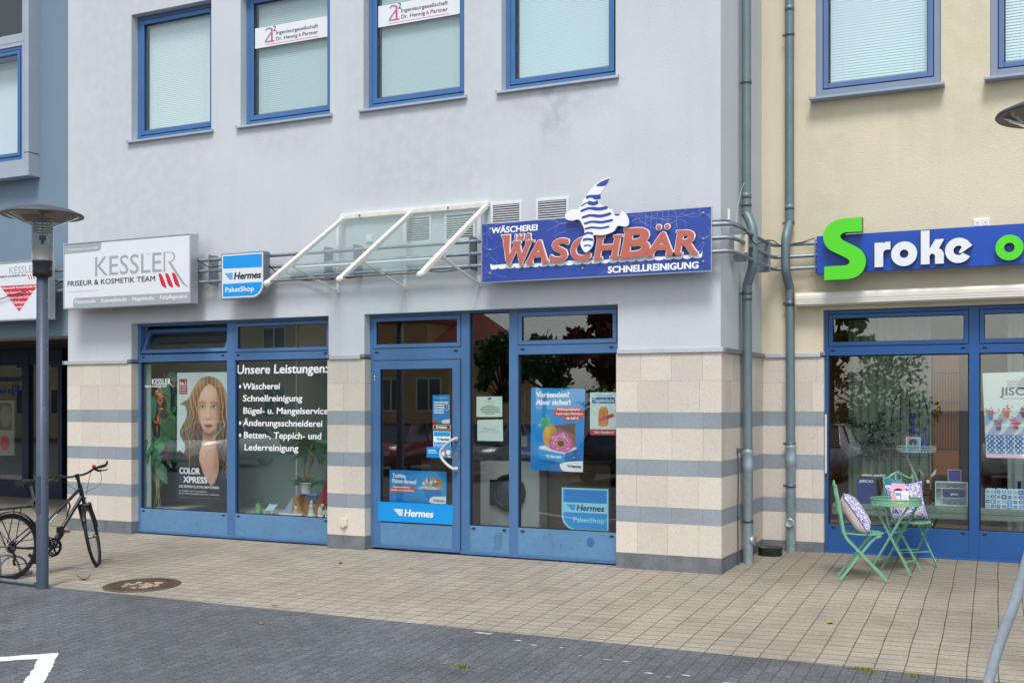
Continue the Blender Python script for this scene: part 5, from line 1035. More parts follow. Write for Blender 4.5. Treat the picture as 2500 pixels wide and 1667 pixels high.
for s_ in (-1, 1):
    for e in (-1, 1):
        b = MB(); y = s_*(hw-(.008 if e > 0 else 0)); b.bar((e*hl, y, .008), (-e*tl, s_*(hw-.02), .685), .022, .008, (0, 1, 0)); b.obox((e*(hl+.004), y, .006), (.018, 0, 0), (0, .011, 0), (0, 0, .006)); b.build('leg', MINT, tb, local=True)
b = MB()
for e in (-1, 1): b.tube([(e*hl*.72, -hw+.01, .125), (e*hl*.72, hw-.01, .125)], .006, 6); b.tube([(e*.05, -hw+.01, .42), (e*.05, hw-.01, .42)], .006, 6)
b.build('stretcher', MINT, tb, local=True)
b = MB(); n = 48; RT = .248; b.tube([(RT*cos(2*pi*k/n), RT*sin(2*pi*k/n), .752) for k in range(n)], .006, 6, closed=True); b.tube([(RT*cos(2*pi*k/n), RT*sin(2*pi*k/n), .69) for k in range(n)], .006, 6, closed=True)
for k in range(n*2):
    a = 2*pi*k/(n*2); da = 2*pi/(n*2)*3
    b.bar((RT*cos(a), RT*sin(a), .69), (RT*cos(a+da), RT*sin(a+da), .752), .005, .002, (cos(a), sin(a), 0)); b.bar((RT*cos(a), RT*sin(a), .69), (RT*cos(a-da), RT*sin(a-da), .752), .005, .002, (cos(a), sin(a), 0))
b.build('tray_rim', MINT, tb, local=True)
b = MB(); b.lathe([(0, .688), (.247, .688), (.247, .692), (0, .692)], (0, 0, 0), 40, sm=False); b.build('tray', MINT, tb, local=True)
b = MB()
for a in (-2.0, 1.14): c_ = Vector((RT*cos(a), RT*sin(a), .735)); tg = Vector((-sin(a), cos(a), 0)); o_ = Vector((cos(a), sin(a), 0)); b.tube(smooth_path([c_-tg*.055, c_-tg*.05+o_*.012-Vector((0, 0, .035)), c_+o_*.02-Vector((0, 0, .06)), c_+tg*.05+o_*.012-Vector((0, 0, .035)), c_+tg*.055], 5), .0035, 6)
b.build('tray_handle', MINT, tb, local=True)
def fabric_pattern(name):
    m = bpy.data.materials.new(name); m.use_nodes = True; t_ = m.node_tree; L = t_.links; p = t_.nodes['Principled BSDF']; p.inputs['Roughness'].default_value = .85
    tc = node(t_, 'ShaderNodeTexCoord'); prev = None
    for sc, di, lo, hi in ((17, 2.6, .035, .055), (27, 3.0, .03, .045)):
        n = node(t_, 'ShaderNodeTexNoise'); n.inputs['Scale'].default_value = sc; n.inputs['Detail'].default_value = .6; n.inputs['Distortion'].default_value = di; L.new(tc.outputs['Object'], n.inputs['Vector'])
        s_ = node(t_, 'ShaderNodeMath', operation='SUBTRACT'); s_.inputs[1].default_value = .5; L.new(n.outputs[0], s_.inputs[0]); a = node(t_, 'ShaderNodeMath', operation='ABSOLUTE'); L.new(s_.outputs[0], a.inputs[0])
        r_ = node(t_, 'ShaderNodeMapRange'); r_.inputs['From Min'].default_value = lo; r_.inputs['From Max'].default_value = hi; r_.inputs['To Min'].default_value = 1; r_.inputs['To Max'].default_value = 0; L.new(a.outputs[0], r_.inputs['Value'])
        if prev is None: prev = r_.outputs[0]
        else: mm = node(t_, 'ShaderNodeMath', operation='MAXIMUM'); L.new(prev, mm.inputs[0]); L.new(r_.outputs[0], mm.inputs[1]); prev = mm.outputs[0]
    mx = node(t_, 'ShaderNodeMix', data_type='RGBA'); L.new(prev, mx.inputs['Factor']); mx.inputs['A'].default_value = lin((226, 222, 226))+(1,); mx.inputs['B'].default_value = lin((62, 68, 150))+(1,); L.new(mx.outputs['Result'], p.inputs['Base Color']); return m
FLOR = fabric_pattern('blue_floral_fabric'); PINKF = M('pale_pink_cotton', (226, 208, 206), .9, nz=(6, .05)); PIPB = M('navy_piping', (52, 58, 140), .8)
def cushion(loc, rot, size, thick, label):
    t = thing('cushion', label, 'cushion', loc, 0, 'blue and white patterned cushions'); n = 18; V = []; F = []; mt = rot.to_4x4()
    def pt(i, j, s_):
        u, v = -1+2*i/n, -1+2*j/n; pin = 1-.10*(1-abs(u)**2)*abs(v)**3*1.0; pin2 = 1-.10*(1-abs(v)**2)*abs(u)**3
        h = thick*.5*max(0, (1-u**4)*(1-v**4))**.55*(1+.05*sin(7*u+3*v+s_)); return mt @ Vector((u*size*.5*pin2, s_*h, v*size*.5*pin))
    for s_, nm, m_ in ((-1, 'front_cover', FLOR), (1, 'back_cover', PINKF)):
        b = MB(); V = [pt(i, j, s_) for j in range(n+1) for i in range(n+1)]; F = [(j*(n+1)+i, j*(n+1)+i+1, (j+1)*(n+1)+i+1, (j+1)*(n+1)+i) for j in range(n) for i in range(n)]
        if s_ > 0: F = [f[::-1] for f in F]
        b.add(V, F, 0, True); b.build(nm, m_, t, local=True)
    b = MB(); e = [pt(i, 0, 0) for i in range(n)]+[pt(n, j, 0) for j in range(n)]+[pt(n-i, n, 0) for i in range(n)]+[pt(0, n-j, 0) for j in range(n)]; b.tube(e, .0045, 6, closed=True); b.build('piping', PIPB, t, local=True)
    return t
# front of a cushion looks along -y before rotation
cushion((-.315, .30, .655), Matrix.Rotation(R(90+10), 3, 'Z') @ Matrix.Rotation(R(-34), 3, 'X'), .43, .17, 'patterned cushion with a plain pink back leaning on the chair left of the table')
cushion((.045, 1.345, .70), Matrix.Rotation(R(26), 3, 'Z') @ Matrix.Rotation(R(-12), 3, 'X') @ Matrix.Rotation(R(-6), 3, 'Y'), .41, .15, 'patterned cushion with its floral front towards the street on the chair behind the table')
# leaflets on the table
t = thing('leaflet_box', 'small yellow printed box of leaflets on the mint green table', 'leaflet box', (.06, .74, .716), R(8)); b = MB(); b.ring(-.065, .065, 0, .05, .002, -.022, -.02); b.box(-.065, .065, -.02, -.018, 0, .055); b.box(-.065, .065, .018, .02, 0, .055); b.box(-.065, -.063, -.018, .018, 0, .055); b.box(.063, .065, -.018, .018, 0, .055); b.box(-.063, .063, -.018, .018, 0, .002); b.build('carton', M('yellow_orange_card', (232, 172, 66), .6, nz=(25, .2)), t, local=True)
b = MB(); b.rect(-.03, .03, .012, .032, -.0232, 0); b.disc(-.05, .045, .012, .012, -.0232, 1); b.disc(.045, .042, .014, .01, -.0232, 1); b.build('print', [LTEX, M('green_print', (120, 160, 70), .6)], t, local=True)
def brochure(loc, rz, tilt, w_, h, mats, art, label):
    t = thing('brochure', label, 'brochure', loc, rz); b = MB(); b.box(-w_/2, w_/2, 0, .003, 0, h); art(b); b.xf(Matrix.Rotation(R(tilt), 4, 'X')); b.build('card', mats, t, local=True); return t
brochure((.035, .76, .722), R(10), -8, .13, .21, [M('pink_print', (224, 168, 196), .5), M('dark_hair_print', (74, 40, 44), .6), M('skin_print', (214, 160, 130), .6)], lambda b: (b.disc(.0, .125, .045, .035, -.0008, 1), b.disc(.0, .10, .025, .03, -.0014, 2)), 'pink brochure with a dark haired head, standing tallest in the leaflet box')
brochure((.07, .735, .722), R(6), -6, .135, .135, [M('white_card_print', (232, 232, 236), .5), M('lilac_print', (140, 140, 200), .5), GLET], lambda b: (b.rect(-.06, -.002, .03, .115, -.0008, 1), b.rect(-.05, -.012, .05, .085, -.0014, 0), b.rect(.01, .06, .06, .063, -.0008, 2), b.rect(.01, .06, .075, .078, -.0008, 2), b.rect(.01, .055, .09, .093, -.0008, 2), b.rect(.01, .06, .045, .048, -.0008, 2)), 'white and lilac brochure standing in front in the leaflet box')
# ------------------------------------------------------------------ printed pictures: painted on a fine grid of coloured faces
import numpy as np
INK = bpy.data.materials.new('printed_ink'); INK.use_nodes = True
_a = INK.node_tree.nodes.new('ShaderNodeAttribute'); _a.attribute_name = 'ink'; INK.node_tree.links.new(_a.outputs['Color'], INK.node_tree.nodes['Principled BSDF'].inputs['Base Color']); INK.node_tree.nodes['Principled BSDF'].inputs['Roughness'].default_value = .45
class Canvas:
    def __init__(s, x0, x1, z0, z1, px, col):
        s.x0, s.x1, s.z0, s.z1 = x0, x1, z0, z1; s.nx = int((x1-x0)/px); s.nz = int((z1-z0)/px)
        xs = x0+(np.arange(s.nx)+.5)*(x1-x0)/s.nx; zs = z0+(np.arange(s.nz)+.5)*(z1-z0)/s.nz; s.X, s.Z = np.meshgrid(xs, zs)
        s.C = np.ones((s.nz, s.nx, 3))*np.array(lin(col))
    def put(s, a, col):
        c = np.array(lin(col)) if isinstance(col, tuple) else col; a = np.clip(a, 0, 1)[..., None]; s.C = s.C*(1-a)+c*a; return s
    def poly(s, P, soft=0, sm=0):
        if sm: P = smooth_path(list(P)+[P[0]], sm)[:-1]
        m = np.zeros(s.X.shape, bool); n = len(P)
        for i in range(n):
            xa, za = P[i]; xb, zb = P[(i+1) % n]
            if za == zb: continue
            c = ((za > s.Z) != (zb > s.Z)); xi = (xb-xa)*(s.Z-za)/(zb-za)+xa; m ^= c & (s.X < xi)
        return s.blur(m.astype(float), soft)
    def blur(s, a, k):
        for _ in range(k): p = np.pad(a, 1, mode='edge'); a = (p[1:-1, 1:-1]*2+p[:-2, 1:-1]+p[2:, 1:-1]+p[1:-1, :-2]+p[1:-1, 2:])/6
        return a
    def g(s, x, z, rx, rz, p=2): return np.exp(-(((s.X-x)/rx)**2+((s.Z-z)/rz)**2)**(p/2))
    def ell(s, x, z, rx, rz, e=.08): return np.clip((1-np.sqrt(((s.X-x)/rx)**2+((s.Z-z)/rz)**2))/e, 0, 1)
    def line(s, P, w, sm=4):
        P = smooth_path(P, sm); m = np.zeros(s.X.shape)
        for (xa, za), (xb, zb) in zip(P[:-1], P[1:]):
            dx, dz = xb-xa, zb-za; t = np.clip(((s.X-xa)*dx+(s.Z-za)*dz)/(dx*dx+dz*dz+1e-12), 0, 1); d_ = np.hypot(s.X-xa-t*dx, s.Z-za-t*dz); m = np.maximum(m, np.clip(1.4-d_/(w*.5), 0, 1))
        return m
    def emit(s, name, y, parent, quad=None):
        """quad: the four corners (x,z) bottom-left, bottom-right, top-right, top-left the picture is fitted to"""
        nx, nz = s.nx, s.nz; U, W = np.meshgrid(np.linspace(0, 1, nx+1), np.linspace(0, 1, nz+1)); q = quad or [(s.x0, s.z0), (s.x1, s.z0), (s.x1, s.z1), (s.x0, s.z1)]
        V = np.zeros(((nx+1)*(nz+1), 3))
        for k, ax in ((0, 0), (1, 2)): V[:, ax] = (q[0][k]*(1-U)*(1-W)+q[1][k]*U*(1-W)+q[2][k]*U*W+q[3][k]*(1-U)*W).ravel()
        V[:, 1] = y; org = ORG[parent.name]; V -= np.array(org); i = (np.arange(nz)[:, None]*(nx+1)+np.arange(nx)[None]).ravel(); F = np.stack([i, i+1, i+nx+2, i+nx+1], 1)
        me = bpy.data.meshes.new(name); me.from_pydata(V.tolist(), [], F.tolist()); at = me.attributes.new('ink', 'FLOAT_COLOR', 'FACE'); C = np.concatenate([s.C.reshape(-1, 3), np.ones((nx*nz, 1))], 1); at.data.foreach_set('color', C.ravel().astype(np.float32)); me.materials.append(INK)
        o = bpy.data.objects.new(name, me); COL.objects.link(o); o.parent = parent; ORG[o.name] = org; return o
def portrait_art():
    c = Canvas(-9.0, -8.148, .44, 2.145, .0055, (196, 218, 216)); X, Z = c.X, c.Z
    c.put(c.g(-8.9, 2.0, .5, .6)*.5, (222, 234, 232)); c.put(c.g(-8.2, 1.2, .3, .5)*.4, (160, 190, 190))
    # strands
    xc = -8.46; wv = np.clip(1.95-Z, 0, .6)*(.075*np.sin(12*Z+4*np.abs(X-xc))+.035*np.sin(23*Z+2)); u = (X-xc)+wv*np.sign(X-xc)*np.clip((2.0-Z)*1.4, 0, 1)
    st = .5+.34*np.sin(95*u+3.4*np.sin(7*Z))+.26*np.sin(173*u+2.6*np.sin(5*Z)+1)+.14*np.sin(330*u+Z*3); st = np.clip(.5+(st-.5)*np.clip((2.0-Z)*2.2, .3, 1), 0, 1)
    dark = np.array(lin((44, 28, 22))); mid = np.array(lin((120, 84, 58))); lite = np.array(lin((238, 196, 138)))
    lum = np.clip(.35+.5*np.clip((Z-1.45)/.6, -0.6, 1)+.35*np.clip(np.abs(X-xc)/.3, 0, 1)-.15, 0.02, 1); t = np.clip(st*.7+lum*.7-.28, 0, 1)[..., None]
    hair = np.where(t < .5, dark*(1-2*t)+mid*2*t, mid*(2-2*t)+lite*(2*t-1))
    c.put(c.poly([(-9.0, .44), (-8.15, .44), (-8.15, .95), (-8.25, 1.02), (-8.40, 1.08), (-8.62, 1.08), (-8.80, 1.03), (-8.95, 1.12), (-9.0, 1.10)], 2), (36, 44, 50)); c.put(c.g(-8.75, .95, .2, .12)*.25, (70, 80, 86))
    mass = c.poly([(-8.46, 2.09), (-8.60, 2.06), (-8.70, 1.96), (-8.78, 1.82), (-8.95, 1.73), (-8.86, 1.70), (-8.83, 1.58), (-8.90, 1.46), (-8.95, 1.36), (-8.91, 1.26), (-8.85, 1.17), (-8.88, 1.06), (-8.80, .97), (-8.74, .99), (-8.66, .91), (-8.60, 1.02), (-8.56, 1.16), (-8.5, 1.25), (-8.36, 1.22), (-8.32, 1.06), (-8.26, .93), (-8.18, .90), (-8.15, 1.0), (-8.15, 1.75), (-8.21, 1.95), (-8.32, 2.06)], 2, 4); c.put(mass*(.72+.28*np.clip(st*1.6, 0, 1)), hair*.72)
    rd = random.Random(3)
    for k in range(46):  # loose ends
        sd = rd.choice((-1, 1)); r0 = rd.uniform(.22, .36); z0 = rd.uniform(1.3, 1.75); dz = rd.uniform(.35, .6); P = [(xc+sd*r0*.75, z0+.1), (xc+sd*(r0+.02), z0-dz*.3), (xc+sd*(r0+rd.uniform(-.02, .06)), z0-dz*.7), (xc+sd*(r0+rd.uniform(-.06, .1)), z0-dz)]; c.put(c.line(P, rd.uniform(.005, .012))*.7, rd.choice(((120, 88, 62), (170, 132, 96), (88, 62, 44), (206, 170, 128))))
    # neck and chest
    neck = c.poly([(-8.56, 1.50), (-8.565, 1.24), (-8.62, 1.0), (-8.425, .665), (-8.29, .90), (-8.345, 1.24), (-8.345, 1.50)], 2, 3); c.put(neck, (222, 174, 148)); c.put(neck*c.g(-8.45, 1.36, .16, .09), (138, 92, 74)); c.put(neck*c.g(-8.33, 1.05, .06, .3)*.7, (168, 120, 98)); c.put(neck*c.g(-8.52, 1.02, .05, .12)*.4, (240, 200, 176)); c.put(c.line([(-8.54, 1.13), (-8.47, 1.07), (-8.40, 1.10)], .012)*.35, (160, 112, 90))
    # face
    F_ = c.poly([(-8.46, 2.0), (-8.56, 1.95), (-8.63, 1.83), (-8.65, 1.70), (-8.635, 1.58), (-8.60, 1.48), (-8.535, 1.385), (-8.46, 1.35), (-8.385, 1.385), (-8.315, 1.48), (-8.28, 1.58), (-8.265, 1.70), (-8.285, 1.83), (-8.36, 1.95)], 2, 4)
    c.put(F_, (230, 188, 164)); c.put(F_*c.g(-8.27, 1.62, .09, .34)*.85, (150, 102, 80)); c.put(F_*c.g(-8.655, 1.56, .06, .24)*.75, (166, 116, 92)); c.put(F_*c.g(-8.46, 1.35, .2, .06)*.6, (168, 116, 94)); c.put(F_*c.g(-8.50, 1.88, .10, .08)*.5, (246, 214, 192)); c.put(F_*c.g(-8.56, 1.60, .055, .05)*.45, (240, 190, 168)); c.put(F_*c.g(-8.36, 1.58, .05, .045)*.35, (226, 168, 144)); c.put(F_*c.g(-8.46, 1.40, .045, .03)*.4, (244, 204, 182))
    for ex, sg in ((-8.562, -1), (-8.372, 1)):
        c.put(F_*c.g(ex, 1.715, .066, .042)*.6, (150, 100, 80)); c.put(c.poly([(ex-.048, 1.685), (ex-.015, 1.703), (ex+.02, 1.703), (ex+.048, 1.687), (ex+.015, 1.673), (ex-.02, 1.672)], 0, 3), (228, 222, 216)); c.put(c.ell(ex-.002, 1.688, .02, .019, .3), (92, 96, 96)); c.put(c.ell(ex-.002, 1.688, .010, .010, .4), (24, 20, 20)); c.put(c.line([(ex-.054, 1.682), (ex-.015, 1.707), (ex+.022, 1.706), (ex+.052, 1.686)], .012), (40, 28, 26)); c.put(c.line([(ex-.04, 1.674), (ex, 1.667), (ex+.04, 1.676)], .006)*.6, (96, 62, 52)); c.put(c.line([(ex-.06, 1.742+.006*sg), (ex-.01, 1.757), (ex+.06, 1.742-.006*sg)], .014)*.8, (96, 66, 50))
    c.put(c.line([(-8.425, 1.70), (-8.432, 1.62), (-8.418, 1.555)], .03)*.35, (166, 116, 92)); c.put(c.g(-8.47, 1.62, .014, .09)*.5, (250, 220, 200)); c.put(c.g(-8.465, 1.535, .05, .018)*.45, (176, 122, 100)); c.put(c.g(-8.49, 1.53, .012, .007)+c.g(-8.44, 1.53, .012, .007), (96, 56, 46))
    c.put(c.poly([(-8.54, 1.452), (-8.49, 1.471), (-8.465, 1.463), (-8.44, 1.471), (-8.392, 1.452), (-8.43, 1.425), (-8.466, 1.412), (-8.50, 1.425)], 1, 3), (182, 88, 90)); c.put(c.line([(-8.535, 1.452), (-8.466, 1.447), (-8.397, 1.452)], .007), (104, 44, 46)); c.put(c.g(-8.466, 1.43, .03, .008)*.5, (226, 150, 146)); c.put(F_*c.g(-8.466, 1.40, .05, .012)*.4, (160, 110, 90))
    # fringe falling over the forehead and cheeks
    fr = c.poly([(-8.465, 2.09), (-8.60, 2.06), (-8.71, 1.94), (-8.79, 1.80), (-8.74, 1.55), (-8.75, 1.3), (-8.68, 1.45), (-8.655, 1.66), (-8.62, 1.82), (-8.55, 1.93), (-8.465, 2.0)], 2, 4); fr2 = c.poly([(-8.465, 2.09), (-8.33, 2.06), (-8.22, 1.95), (-8.15, 1.74), (-8.15, 1.3), (-8.20, 1.2), (-8.255, 1.45), (-8.262, 1.66), (-8.30, 1.84), (-8.37, 1.95), (-8.465, 2.01)], 2, 4)
    c.put(np.maximum(fr, fr2), hair*1.05); c.put(c.g(-8.62, 2.0, .09, .05)*.3, (236, 204, 160)); c.put(c.line([(-8.464, 2.085), (-8.465, 2.0)], .01)*.6, (84, 58, 42))
    c.put(np.clip((.98-Z)/.45, 0, 1)*.35, (40, 50, 56)); return c
def doughnut_art():
    c = Canvas(-3.82, -3.16, .99, 1.918, .0055, (14, 140, 216)); X, Z = c.X, c.Z
    c.put(np.clip((1.45-Z)/.5, 0, 1)*c.g(-3.3, 1.1, .5, .5), (30, 96, 172)); c.put(c.g(-3.7, 1.85, .5, .25)*.35, (60, 172, 232))
    c.put(c.poly([(-3.57, 1.25), (-3.53, 1.50), (-3.27, 1.53), (-3.25, 1.26)], 1), (138, 96, 70)); c.put(c.poly([(-3.53, 1.50), (-3.27, 1.53), (-3.27, 1.40), (-3.42, 1.46)], 1), (98, 66, 50))
    pa = c.ell(-3.58, 1.385, .092, .135, .12); c.put(pa, (224, 168, 50)); c.put(pa*c.g(-3.52, 1.34, .06, .14)*.8, (164, 104, 36)); c.put(pa*(np.sin((X+Z)*110)*np.sin((X-Z)*110) > .72), (70, 56, 34)); c.put(pa*c.g(-3.62, 1.43, .03, .05)*.5, (250, 214, 120))
    for a, l in ((-3.71, .02), (-3.67, .09), (-3.625, .13), (-3.58, .12), (-3.54, .05)): lf = c.poly([(-3.625, 1.49), (-3.585, 1.49), (a+.006, 1.50+l), (a-.02, 1.47+l*.7)], 1, 2); c.put(lf, (74, 176, 118)); c.put(lf*c.g(a, 1.5+l, .03, .03)*.6, (150, 220, 170))
    r_ = np.hypot((X+3.44)/.148, (Z-1.30)/.132); dn = np.clip((1-r_)/.05, 0, 1)*np.clip((r_-.36)/.06, 0, 1); c.put(dn, (222, 98, 176)); sh = np.exp(-((r_-.66)/.2)**2); c.put(dn*(1-sh)*.55, (160, 52, 124)); c.put(dn*np.exp(-((r_-.62)/.09)**2)*np.clip((Z-1.28)/.1, 0, 1)*.6, (250, 186, 226)); c.put(np.clip((.40-r_)/.05, 0, 1)*np.clip((r_-.26)/.05, 0, 1), (222, 166, 62)); c.put(np.clip((.28-r_)/.05, 0, 1), (96, 64, 44))
    rd = random.Random(8)
    for k in range(34):
        a = rd.uniform(0, 2*pi); q = rd.uniform(.48, .9); x, z = -3.44+q*.148*cos(a), 1.30+q*.132*sin(a); d_ = rd.uniform(0, pi); c.put(c.line([(x-.009*cos(d_), z-.009*sin(d_)), (x+.009*cos(d_), z+.009*sin(d_))], .009, 1), rd.choice(((250, 240, 236), (240, 196, 70), (110, 80, 190), (230, 70, 60), (70, 160, 220))))
    c.put(c.poly([(-3.71, 1.26), (-3.64, 1.275), (-3.55, 1.225), (-3.45, 1.205), (-3.36, 1.20), (-3.27, 1.27), (-3.24, 1.25), (-3.395, 1.16), (-3.72, 1.19)], 1), (232, 238, 242))
    c.put(c.poly([(-3.72, 1.235), (-3.395, 1.185), (-3.395, 1.085), (-3.715, 1.12)], 1), (28, 158, 228)); c.put(c.poly([(-3.395, 1.185), (-3.24, 1.25), (-3.245, 1.13), (-3.395, 1.085)], 1), (14, 104, 176)); c.put(c.poly([(-3.72, 1.12), (-3.39, 1.085), (-3.24, 1.13), (-3.3, 1.10), (-3.45, 1.06), (-3.7, 1.09)], 3)*.5, (8, 60, 120)); return c
def parcel_art():
    c = Canvas(-5.66, -4.885, .572, .952, .0055, (14, 134, 210)); X, Z = c.X, c.Z; c.put(c.g(-5.05, .75, .25, .2)*.5, (70, 180, 236)); c.put(np.clip((.68-Z)/.1, 0, 1)*.4, (10, 96, 170))
    c.put(c.poly([(-5.20, .735), (-4.96, .752), (-4.95, .655), (-5.17, .635)], 1), (20, 120, 200)); c.put(c.poly([(-5.045, .745), (-4.945, .76), (-4.945, .865), (-5.045, .868)], 1), (186, 124, 66)); c.put(c.poly([(-5.28, .745), (-5.2, .775), (-5.05, .77), (-4.94, .75), (-5.05, .735)], 1), (222, 204, 160)); rd = random.Random(3)
    for k in range(16): x = -5.19+.011*k+rd.gauss(0, .008); c.put(c.ell(x, .775+.085*rd.random(), rd.uniform(.012, .026), rd.uniform(.012, .03), .3), rd.choice(((236, 232, 226), (206, 160, 70), (96, 110, 130), (60, 50, 52), (220, 120, 90), (170, 178, 190))))
    for k in range(40): c.put(c.ell(-5.1+rd.gauss(0, .08), .752+rd.gauss(0, .01), .006, .004, .4), rd.choice(((240, 226, 190), (180, 150, 100)))); 
    return c
def card_art():
    c = Canvas(-.048, .093, 1.20, 1.353, .0035, (96, 164, 190)); c.put(c.g(.0, 1.33, .06, .05)*.4, (150, 200, 216)); c.put(c.ell(.02, 1.302, .052, .044, .25), (44, 32, 34)); c.put(c.ell(.022, 1.286, .019, .027, .25), (150, 98, 78)); c.put(c.poly([(-.04, 1.2), (-.022, 1.246), (.012, 1.258), (.035, 1.258), (.066, 1.246), (.085, 1.2)], 1), (50, 176, 214)); c.put(c.poly([(.012, 1.258), (.035, 1.258), (.024, 1.222)], 1), (158, 104, 82)); c.put(c.line([(.014, 1.277), (.023, 1.273), (.032, 1.277)], .004), (240, 232, 226)); c.put(c.poly([(-.046, 1.334), (.0, 1.334), (.0, 1.352), (-.046, 1.352)]), (226, 70, 60)); return c
def flowers_art():
    c = Canvas(.765, 1.40, 1.16, 2.085, .006, (206, 222, 218)); X, Z = c.X, c.Z; c.put(.25*(.5+.5*np.sin(17*Z+3*X))*.4, (226, 236, 232)); rd = random.Random(2)
    for cx, cz, cp, cf in ((.825, 1.62, (44, 150, 200), (200, 44, 60)), (.99, 1.64, (206, 112, 76), (204, 40, 60)), (1.165, 1.64, (40, 96, 140), (206, 44, 60)), (.905, 1.505, (120, 96, 170), (206, 70, 90)), (1.08, 1.52, (196, 60, 60), (224, 120, 170)), (1.24, 1.52, (60, 160, 190), (206, 44, 60))):
        c.put(c.poly([(cx-.035, cz+.03), (cx+.03, cz-.02), (cx-.02, cz-.10), (cx-.11, cz-.15), (cx-.14, cz-.11), (cx-.09, cz-.05)], 3, 2)*.8, (142, 158, 192)); c.put(c.poly([(cx-.032, cz+.02), (cx+.032, cz+.02), (cx+.02, cz-.05), (cx-.02, cz-.05)], 1), cp); c.put(c.g(cx+.018, cz-.02, .012, .04)*.5, tuple(v*.5 for v in cp)); c.put(c.poly([(cx-.036, cz+.006), (cx+.036, cz+.006), (cx+.036, cz+.022), (cx-.036, cz+.022)], 1), cp)
        for k in range(26): x, z = cx+rd.gauss(0, .026), cz+.045+rd.gauss(0, .020); c.put(c.ell(x, z, rd.uniform(.008, .015), rd.uniform(.006, .012), .4), cf if k % 3 else (64, 110, 62))
    bd = (Z > 1.20)*(Z < 1.415); c.put(bd*1., (52, 104, 176)); p1 = np.sin(X*130)*np.sin(Z*130); p2 = np.sin(X*65+1)*np.sin(Z*65+.4); c.put(bd*(p1 > .25), (196, 216, 230)); c.put(bd*(p2 > .45)*(p1 < .5), (30, 60, 120)); c.put(bd*(np.abs(np.sin(X*32.5))<.12), (206, 222, 232)); c.put((Z < 1.20)*1., (226, 190, 206)); return c
# ------------------------------------------------------------------ posters and stickers on the glass
BLUB = M('bright_blue_print', (10, 138, 214), .4); TEALP = M('pale_teal_paper', (206, 226, 220), .7); ORNG = M('red_orange_print', (208, 64, 34), .45); PINKD = M('pink_icing_print', (224, 112, 178), .45); YELP = M('golden_yellow_print', (226, 170, 52), .5); BRNP = M('brown_card_print', (124, 84, 60), .6); MIDB = M('mid_blue_print', (24, 104, 176), .45); GRNP = M('leaf_green_print', (72, 170, 96), .5); PURP = M('violet_print', (96, 70, 170), .5)
def poster(name, label, cat, poly, y, mats, art, group=None, th=.0015, pic=None):
    x = sum(p[0] for p in poly)/len(poly); z = min(p[1] for p in poly); t = thing(name, label, cat, (x, y, z), 0, group)
    b = MB(); b.prism(poly, y, y+th, 0); b.build('sheet', mats[0], t)
    if pic: pic().emit('picture', y-.0003, t, poly)
    if art:
        b = MB(); art(b, y); b.build('print', mats, t)
    return t
# big hair colour portrait
SKIN = M('portrait_skin_print', (226, 178, 152), .6, nz=(3, .05)); SKIN2 = M('portrait_skin_shade_print', (196, 140, 114), .6); SKIN3 = M('portrait_skin_deep_print', (158, 102, 82), .6); HAIR = M('blonde_hair_print', (186, 142, 100), .6, nz=(9, .16)); HAIR2 = M('light_hair_strand_print', (214, 176, 130), .6); HAIR3 = M('brown_hair_print', (104, 72, 50), .6, nz=(8, .2)); LIPS = M('lip_print', (178, 84, 84), .5); CLOTH = M('dark_cloth_print', (34, 44, 50), .6); PBG = M('pale_mint_backdrop_print', (190, 216, 214), .6); EYEP = M('dark_eye_print', (48, 36, 34), .5); CRIM = M('crimson_badge_print', (176, 28, 74), .5)
def portrait(b, y):
    k = [0]
    def n_(): k[0] += 1; return y-.0006-.00035*k[0]
    b.rect(-8.955, -8.82, 1.86, 2.06, n_(), 11); yy = n_()
    b.text('Nr.1', -8.94, -8.84, 1.975, .05, yy, 9, bold=.006); b.text('SALON', -8.94, -8.835, 1.94, .024, yy, 9); b.text('FARB', -8.94, -8.835, 1.905, .026, yy, 9); b.text('MARKE', -8.94, -8.835, 1.875, .02, yy, 9)
    yy = n_(); b.text('COLOR', -8.955, -8.60, .81, .085, yy, 9, bold=.012); b.text('XPRESS', -8.89, -8.48, .695, .085, yy, 9, bold=.012); b.stroke([(-8.95, .775), (-8.905, .735), (-8.95, .695)], .016, yy, 12); b.text('DIE ZEITREVOLUTION BEIM FÄRBEN', -8.955, -8.285, .63, .032, yy, 9, bold=.002); b.text('3x schneller* zum Traumergebnis,', -8.955, -8.49, .58, .02, yy, 9); b.text('bis zu 100 % Grauabdeckung in nur 10 Minuten.', -8.955, -8.28, .545, .02, yy, 9); b.rect(-8.955, -8.26, .502, .504, yy, 13)
poster('portrait_poster', 'tall hair colour poster of a long haired woman in the left shop window', 'poster', [(-9.0, .44), (-8.148, .44), (-8.148, 2.145), (-8.99, 2.145)], .20, [PBG, SKIN, SKIN2, SKIN3, HAIR, LIPS, HAIR3, EYEP, CLOTH, LTEX, HAIR2, CRIM, PURP, GLET], portrait, pic=portrait_art)
